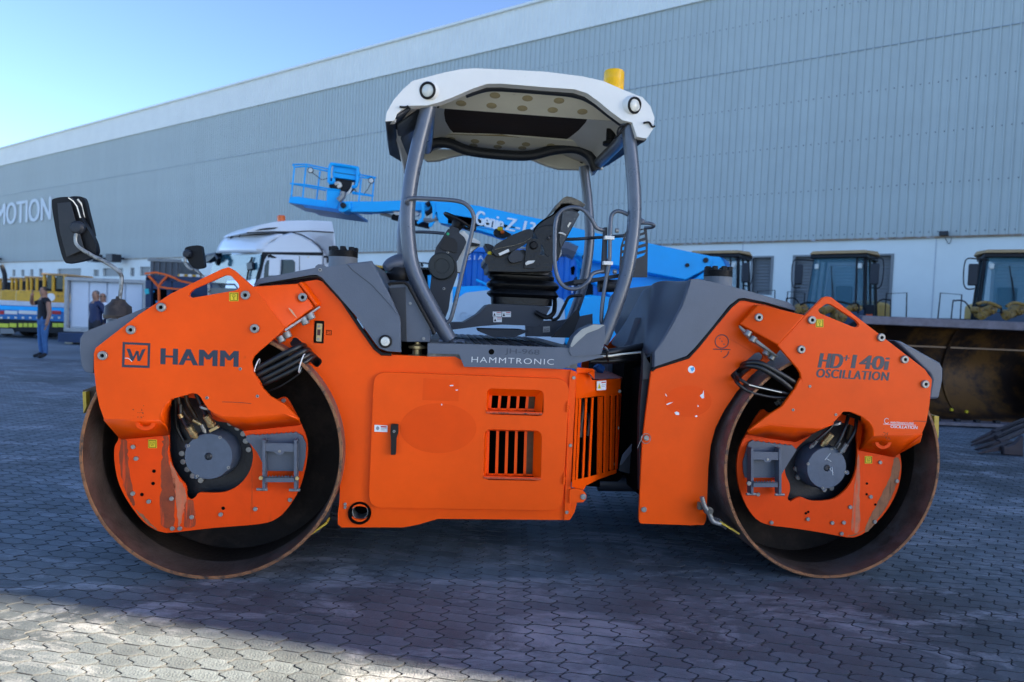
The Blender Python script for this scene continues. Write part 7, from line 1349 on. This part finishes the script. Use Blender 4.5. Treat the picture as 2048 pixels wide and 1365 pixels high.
# ---- blue low-bed truck rear and yellow machines at the left edge
Yl = 24.5
lb = empty('blue_lowbed', (W(60, 640, Yl).x, Yl, 0)); tag(lb, 'blue low-bed trailer with yellow reflector strips along its tail at the left edge', 'trailer')
xa, xb = W(-60, 630, Yl).x, W(134, 630, Yl).x
def lbx(name, y0, y1, m, d=0., x0=None, x1=None, dep=.1):
    X0_ = W(x0, 630, Yl).x if x0 is not None else xa; X1_ = W(x1, 630, Yl).x if x1 is not None else xb; xm = (x0+x1)/2 if x0 is not None else 40; z1_, z0_ = W(xm, y0, Yl).z, max(.02, W(xm, y1, Yl).z)
    b = MB(); b.box(((X0_+X1_)/2, Yl+dep/2-d, (z0_+z1_)/2), (X1_-X0_, dep, z1_-z0_)); return b.build(name, m, lb, bevel=.01)
lbx('deck', 603, 612, mat('pale_deck', (.55, .60, .66), .5), dep=7); tbm = lbx('tail_beam', 612, 640, LIFTD, dep=.6); lbx('tail_stripe', 613, 621, LIFTB, .01); lbx('under_frame', 640, 664, CABD, dep=.4)
for (x0, x1, m_) in ((0, 8, RED), (10, 35, CREAM), (38, 74, CREAM), (105, 122, RED)): lbx('tail_lamp', 622, 629, m_, .03, x0, x1, .06)
for i in range(9): lbx('marker_lamp', 634, 638, CREAM_S, .03, 1+i*14.5, 5+i*14.5, .05)
YRF = mat('reflector_yellow', (.65, .70, .05), .4)
for (x0, x1) in ((-20, 18), (20, 34), (38, 46), (48, 56), (58, 66), (68, 76), (106, 116), (117, 128)): lbx('reflector_strip', 647, 655, YRF, .03, x0, x1, .05)
for px in (5, 50, 95):
    c = W(px, 660, Yl+1.2); c.z = .45; b = MB(); b.lathe([(.25, 0), (.43, .02), (.45, .06), (.45, .28), (.25, .3)], c, (1, 0, 0), 22); b.build('wheel', TYRE, lb)
wplate('mud_flap', T('full', (0, 657), (25, 658), (30, 668), (0, 668)), Yl-.05, .02, SHUT, lb)
def backhoe(x0, x1, yt, Y, label, hood=None):
    A_, B_ = W(x0, yt, Y), W(x1, 606, Y); root = empty('yellow_digger', ((A_.x+B_.x)/2, Y, 0)); tag(root, label, 'digger', 'yellow diggers lined up on and behind the blue trailer'); X0_, X1_, z1, z0 = A_.x, B_.x, A_.z, 1.25; w_ = X1_-X0_
    b = MB(); b.box(((X0_+X1_)/2, Y+.8, z1-.03), (w_+.02, 1.8, .08)); b.build('cab_roof', TANY, root, bevel=.03)
    for xx in (X0_+.06, X0_+w_*.45, X1_-.06):
        b = MB(); b.box((xx, Y, (z0+z1)/2), (.09, .10, z1-z0)); b.build('cab_post', YELL, root, bevel=.02)
    for (a, c) in ((X0_+.14, X0_+w_*.45-.08), (X0_+w_*.45+.08, X1_-.14)): b = MB(); b.box(((a+c)/2, Y+.05, (z0+.55+z1)/2), (c-a, .03, z1-z0-.6)); b.build('cab_window', GLD, root)
    b = MB(); b.box(((X0_+X1_)/2, Y+.9, (z0+z1)/2), (w_-.3, 1.4, z1-z0-.3)); b.build('cab_inside', CABD, root)
    b = MB(); b.box(((X0_+X1_)/2-.2, Y-.3, 1.35), (w_+.5, 1.2, .75)); b.build('engine_cover', YELL, root, bevel=.12, seg=3)
    b = MB(); b.lathe([(.15, 0), (.15, .04)], ((X0_+X1_)/2+.5, Y-.92, 1.5), (0, -1, 0), 18); b.build('round_badge', CREAM, root)
    b = MB(); b.box(((X0_+X1_)/2-.1, Y-.95, 1.05), (w_*.8, .3, .35)); b.build('chassis', CABD, root, bevel=.03)
    for xx in (X0_+.1, X1_-.1): b = MB(); b.lathe([(.3, -.2), (.5, -.18), (.52, 0), (.5, .18), (.3, .2)], (xx, Y+.2, .52), (1, 0, 0), 22); b.build('wheel', TYRE, root)
    return root
backhoe(86, 132, 547, 26.5, 'yellow digger with dark cab windows, nearest the white cabin')
backhoe(52, 76, 553, 29.0, 'yellow digger with narrow cab, second from the white cabin')
backhoe(22, 44, 555, 31.0, 'yellow digger with narrow cab, third from the white cabin')
backhoe(-8, 12, 557, 33.0, 'yellow digger cut off by the left edge of the picture')
# exhaust stack by the left edge
ex = MB(); ex.tube(cr([tuple(W(x, y, 30)) for x, y in ((12, 620), (10, 560), (8, 545), (3, 531))], 5, False), .09, 8); ex = ex.build('exhaust_stack', CABD, None); tag(ex, 'thin dark curved exhaust stack rising above the leftmost diggers', 'exhaust stack')
# ---- black and yellow machine with white CAT lettering, between boom lift and rear hood
cm = empty('black_yellow_machine', (W(1290, 590, 13.6).x, 13.6, 0)); tag(cm, 'black and yellow machine with white lettering half hidden by the slate rear hood', 'machine')
cp = wplate('side_panel', T('f4', (340, 270), (440, 190), (560, 240), (640, 280), (640, 440), (350, 425)), 13.2, 1.2, CABD, cm, .02)
wplate('yellow_stripe', T('f4', (435, 195), (480, 200), (580, 245), (560, 260), (440, 240)), 13.18, .02, YELL, cm, 0); wplate('yellow_stripe', T('f4', (432, 240), (445, 240), (450, 425), (438, 425)), 13.18, .02, YELL, cm, 0)
text_quad('lettering', 'CAT', W(*T('f4', (468, 402))[0], 13.18), W(*T('f4', (600, 410))[0], 13.18), W(*T('f4', (468, 285))[0], 13.18), MATS['lift_white'], cp, (0, -1, 0), .01, .04)
wplate('black_hood', T('f7', (120, 380), (200, 372), (300, 385), (370, 440), (370, 470), (250, 470), (110, 450)), 13.3, 1.4, mat('gloss_black', (.01, .02, .04), .2, 0, .1), cm, .03)
wtube('pipe', T('f7', (310, 380), (380, 385), (400, 370), (440, 380), (465, 395)), 13.3, .03, CABD, cm, 4); wplate('round_hatch', T('f7', (318, 240), (380, 245), (430, 265), (420, 300), (380, 330), (318, 345)), 13.6, .2, mat('tan_hatch', (.25, .22, .18), .6, 0, .2), cm, .01)
wplate('yellow_engine', T('f4', (-20, 330), (60, 335), (100, 345), (100, 375), (-20, 375)), 12.9, .4, OIL, cm, .03)
# ---- roof line machine behind the intake: low yellow and green vehicle
gm = empty('roadside_machine', (W(800, 580, 14).x, 14, 0)); tag(gm, 'low machine with yellow sill and dark green glass behind the left roll post', 'machine')
wplate('roof', T('f3', (1420, 175), (1540, 190), (1900, 200), (2048, 200), (2048, 225), (1440, 205)), 14, 1.4, CABD, gm); wplate('yellow_sill', T('f3', (1420, 172), (1510, 182), (1520, 205), (1440, 205)), 13.95, .2, YELL, gm)
wplate('glass', T('f3', (1450, 240), (1640, 250), (1640, 480), (1560, 480)), 14, .05, mat('green_glass', (.01, .12, .11), .2, 0, .3), gm); wplate('yellow_post', T('f3', (1585, 290), (1625, 295), (1620, 380), (1590, 385)), 13.9, .1, YELL, gm)
wplate('body', T('f3', (1440, 205), (2048, 225), (2048, 560), (1600, 560)), 14.1, 1.2, BLK, gm); wplate('glass', T('f3', (1940, 280), (1975, 280), (2000, 400), (1980, 440)), 13.95, .05, MATS['green_glass'], gm); wplate('blue_part', T('f3', (2020, 290), (2060, 290), (2060, 500), (2030, 480)), 13.9, .1, LIFTB, gm)
wtube('wire_loop', T('f3', (1890, 145), (1950, 150), (1965, 185), (1945, 180), (1960, 150), (2048, 160)), 13.9, .015, CABD, gm, 4)
# ---- green tinted cab between the container and boom lift
gc = empty('green_cab', (W(1170, 540, 13.4).x, 13.4, 0)); tag(gc, 'teal glazed cab between the blue container and the rear roll post', 'cab')
wplate('cab_glass', T('f1', (1440, 1100), (1640, 1090), (1620, 1330), (1440, 1330)), 13.4, .05, MATS['green_glass'], gc); wplate('cab_frame', T('f1', (1400, 1030), (1440, 1040), (1440, 1365), (1400, 1365)), 13.35, .1, LIFTB, gc); wplate('cab_door', T('f1', (1300, 1180), (1350, 1150), (1370, 1180), (1350, 1290), (1310, 1290)), 13.3, .05, BLK, gc); wplate('cab_base', T('f1', (1380, 1320), (1640, 1330), (1640, 1600), (1380, 1600)), 13.4, .5, CABD, gc)
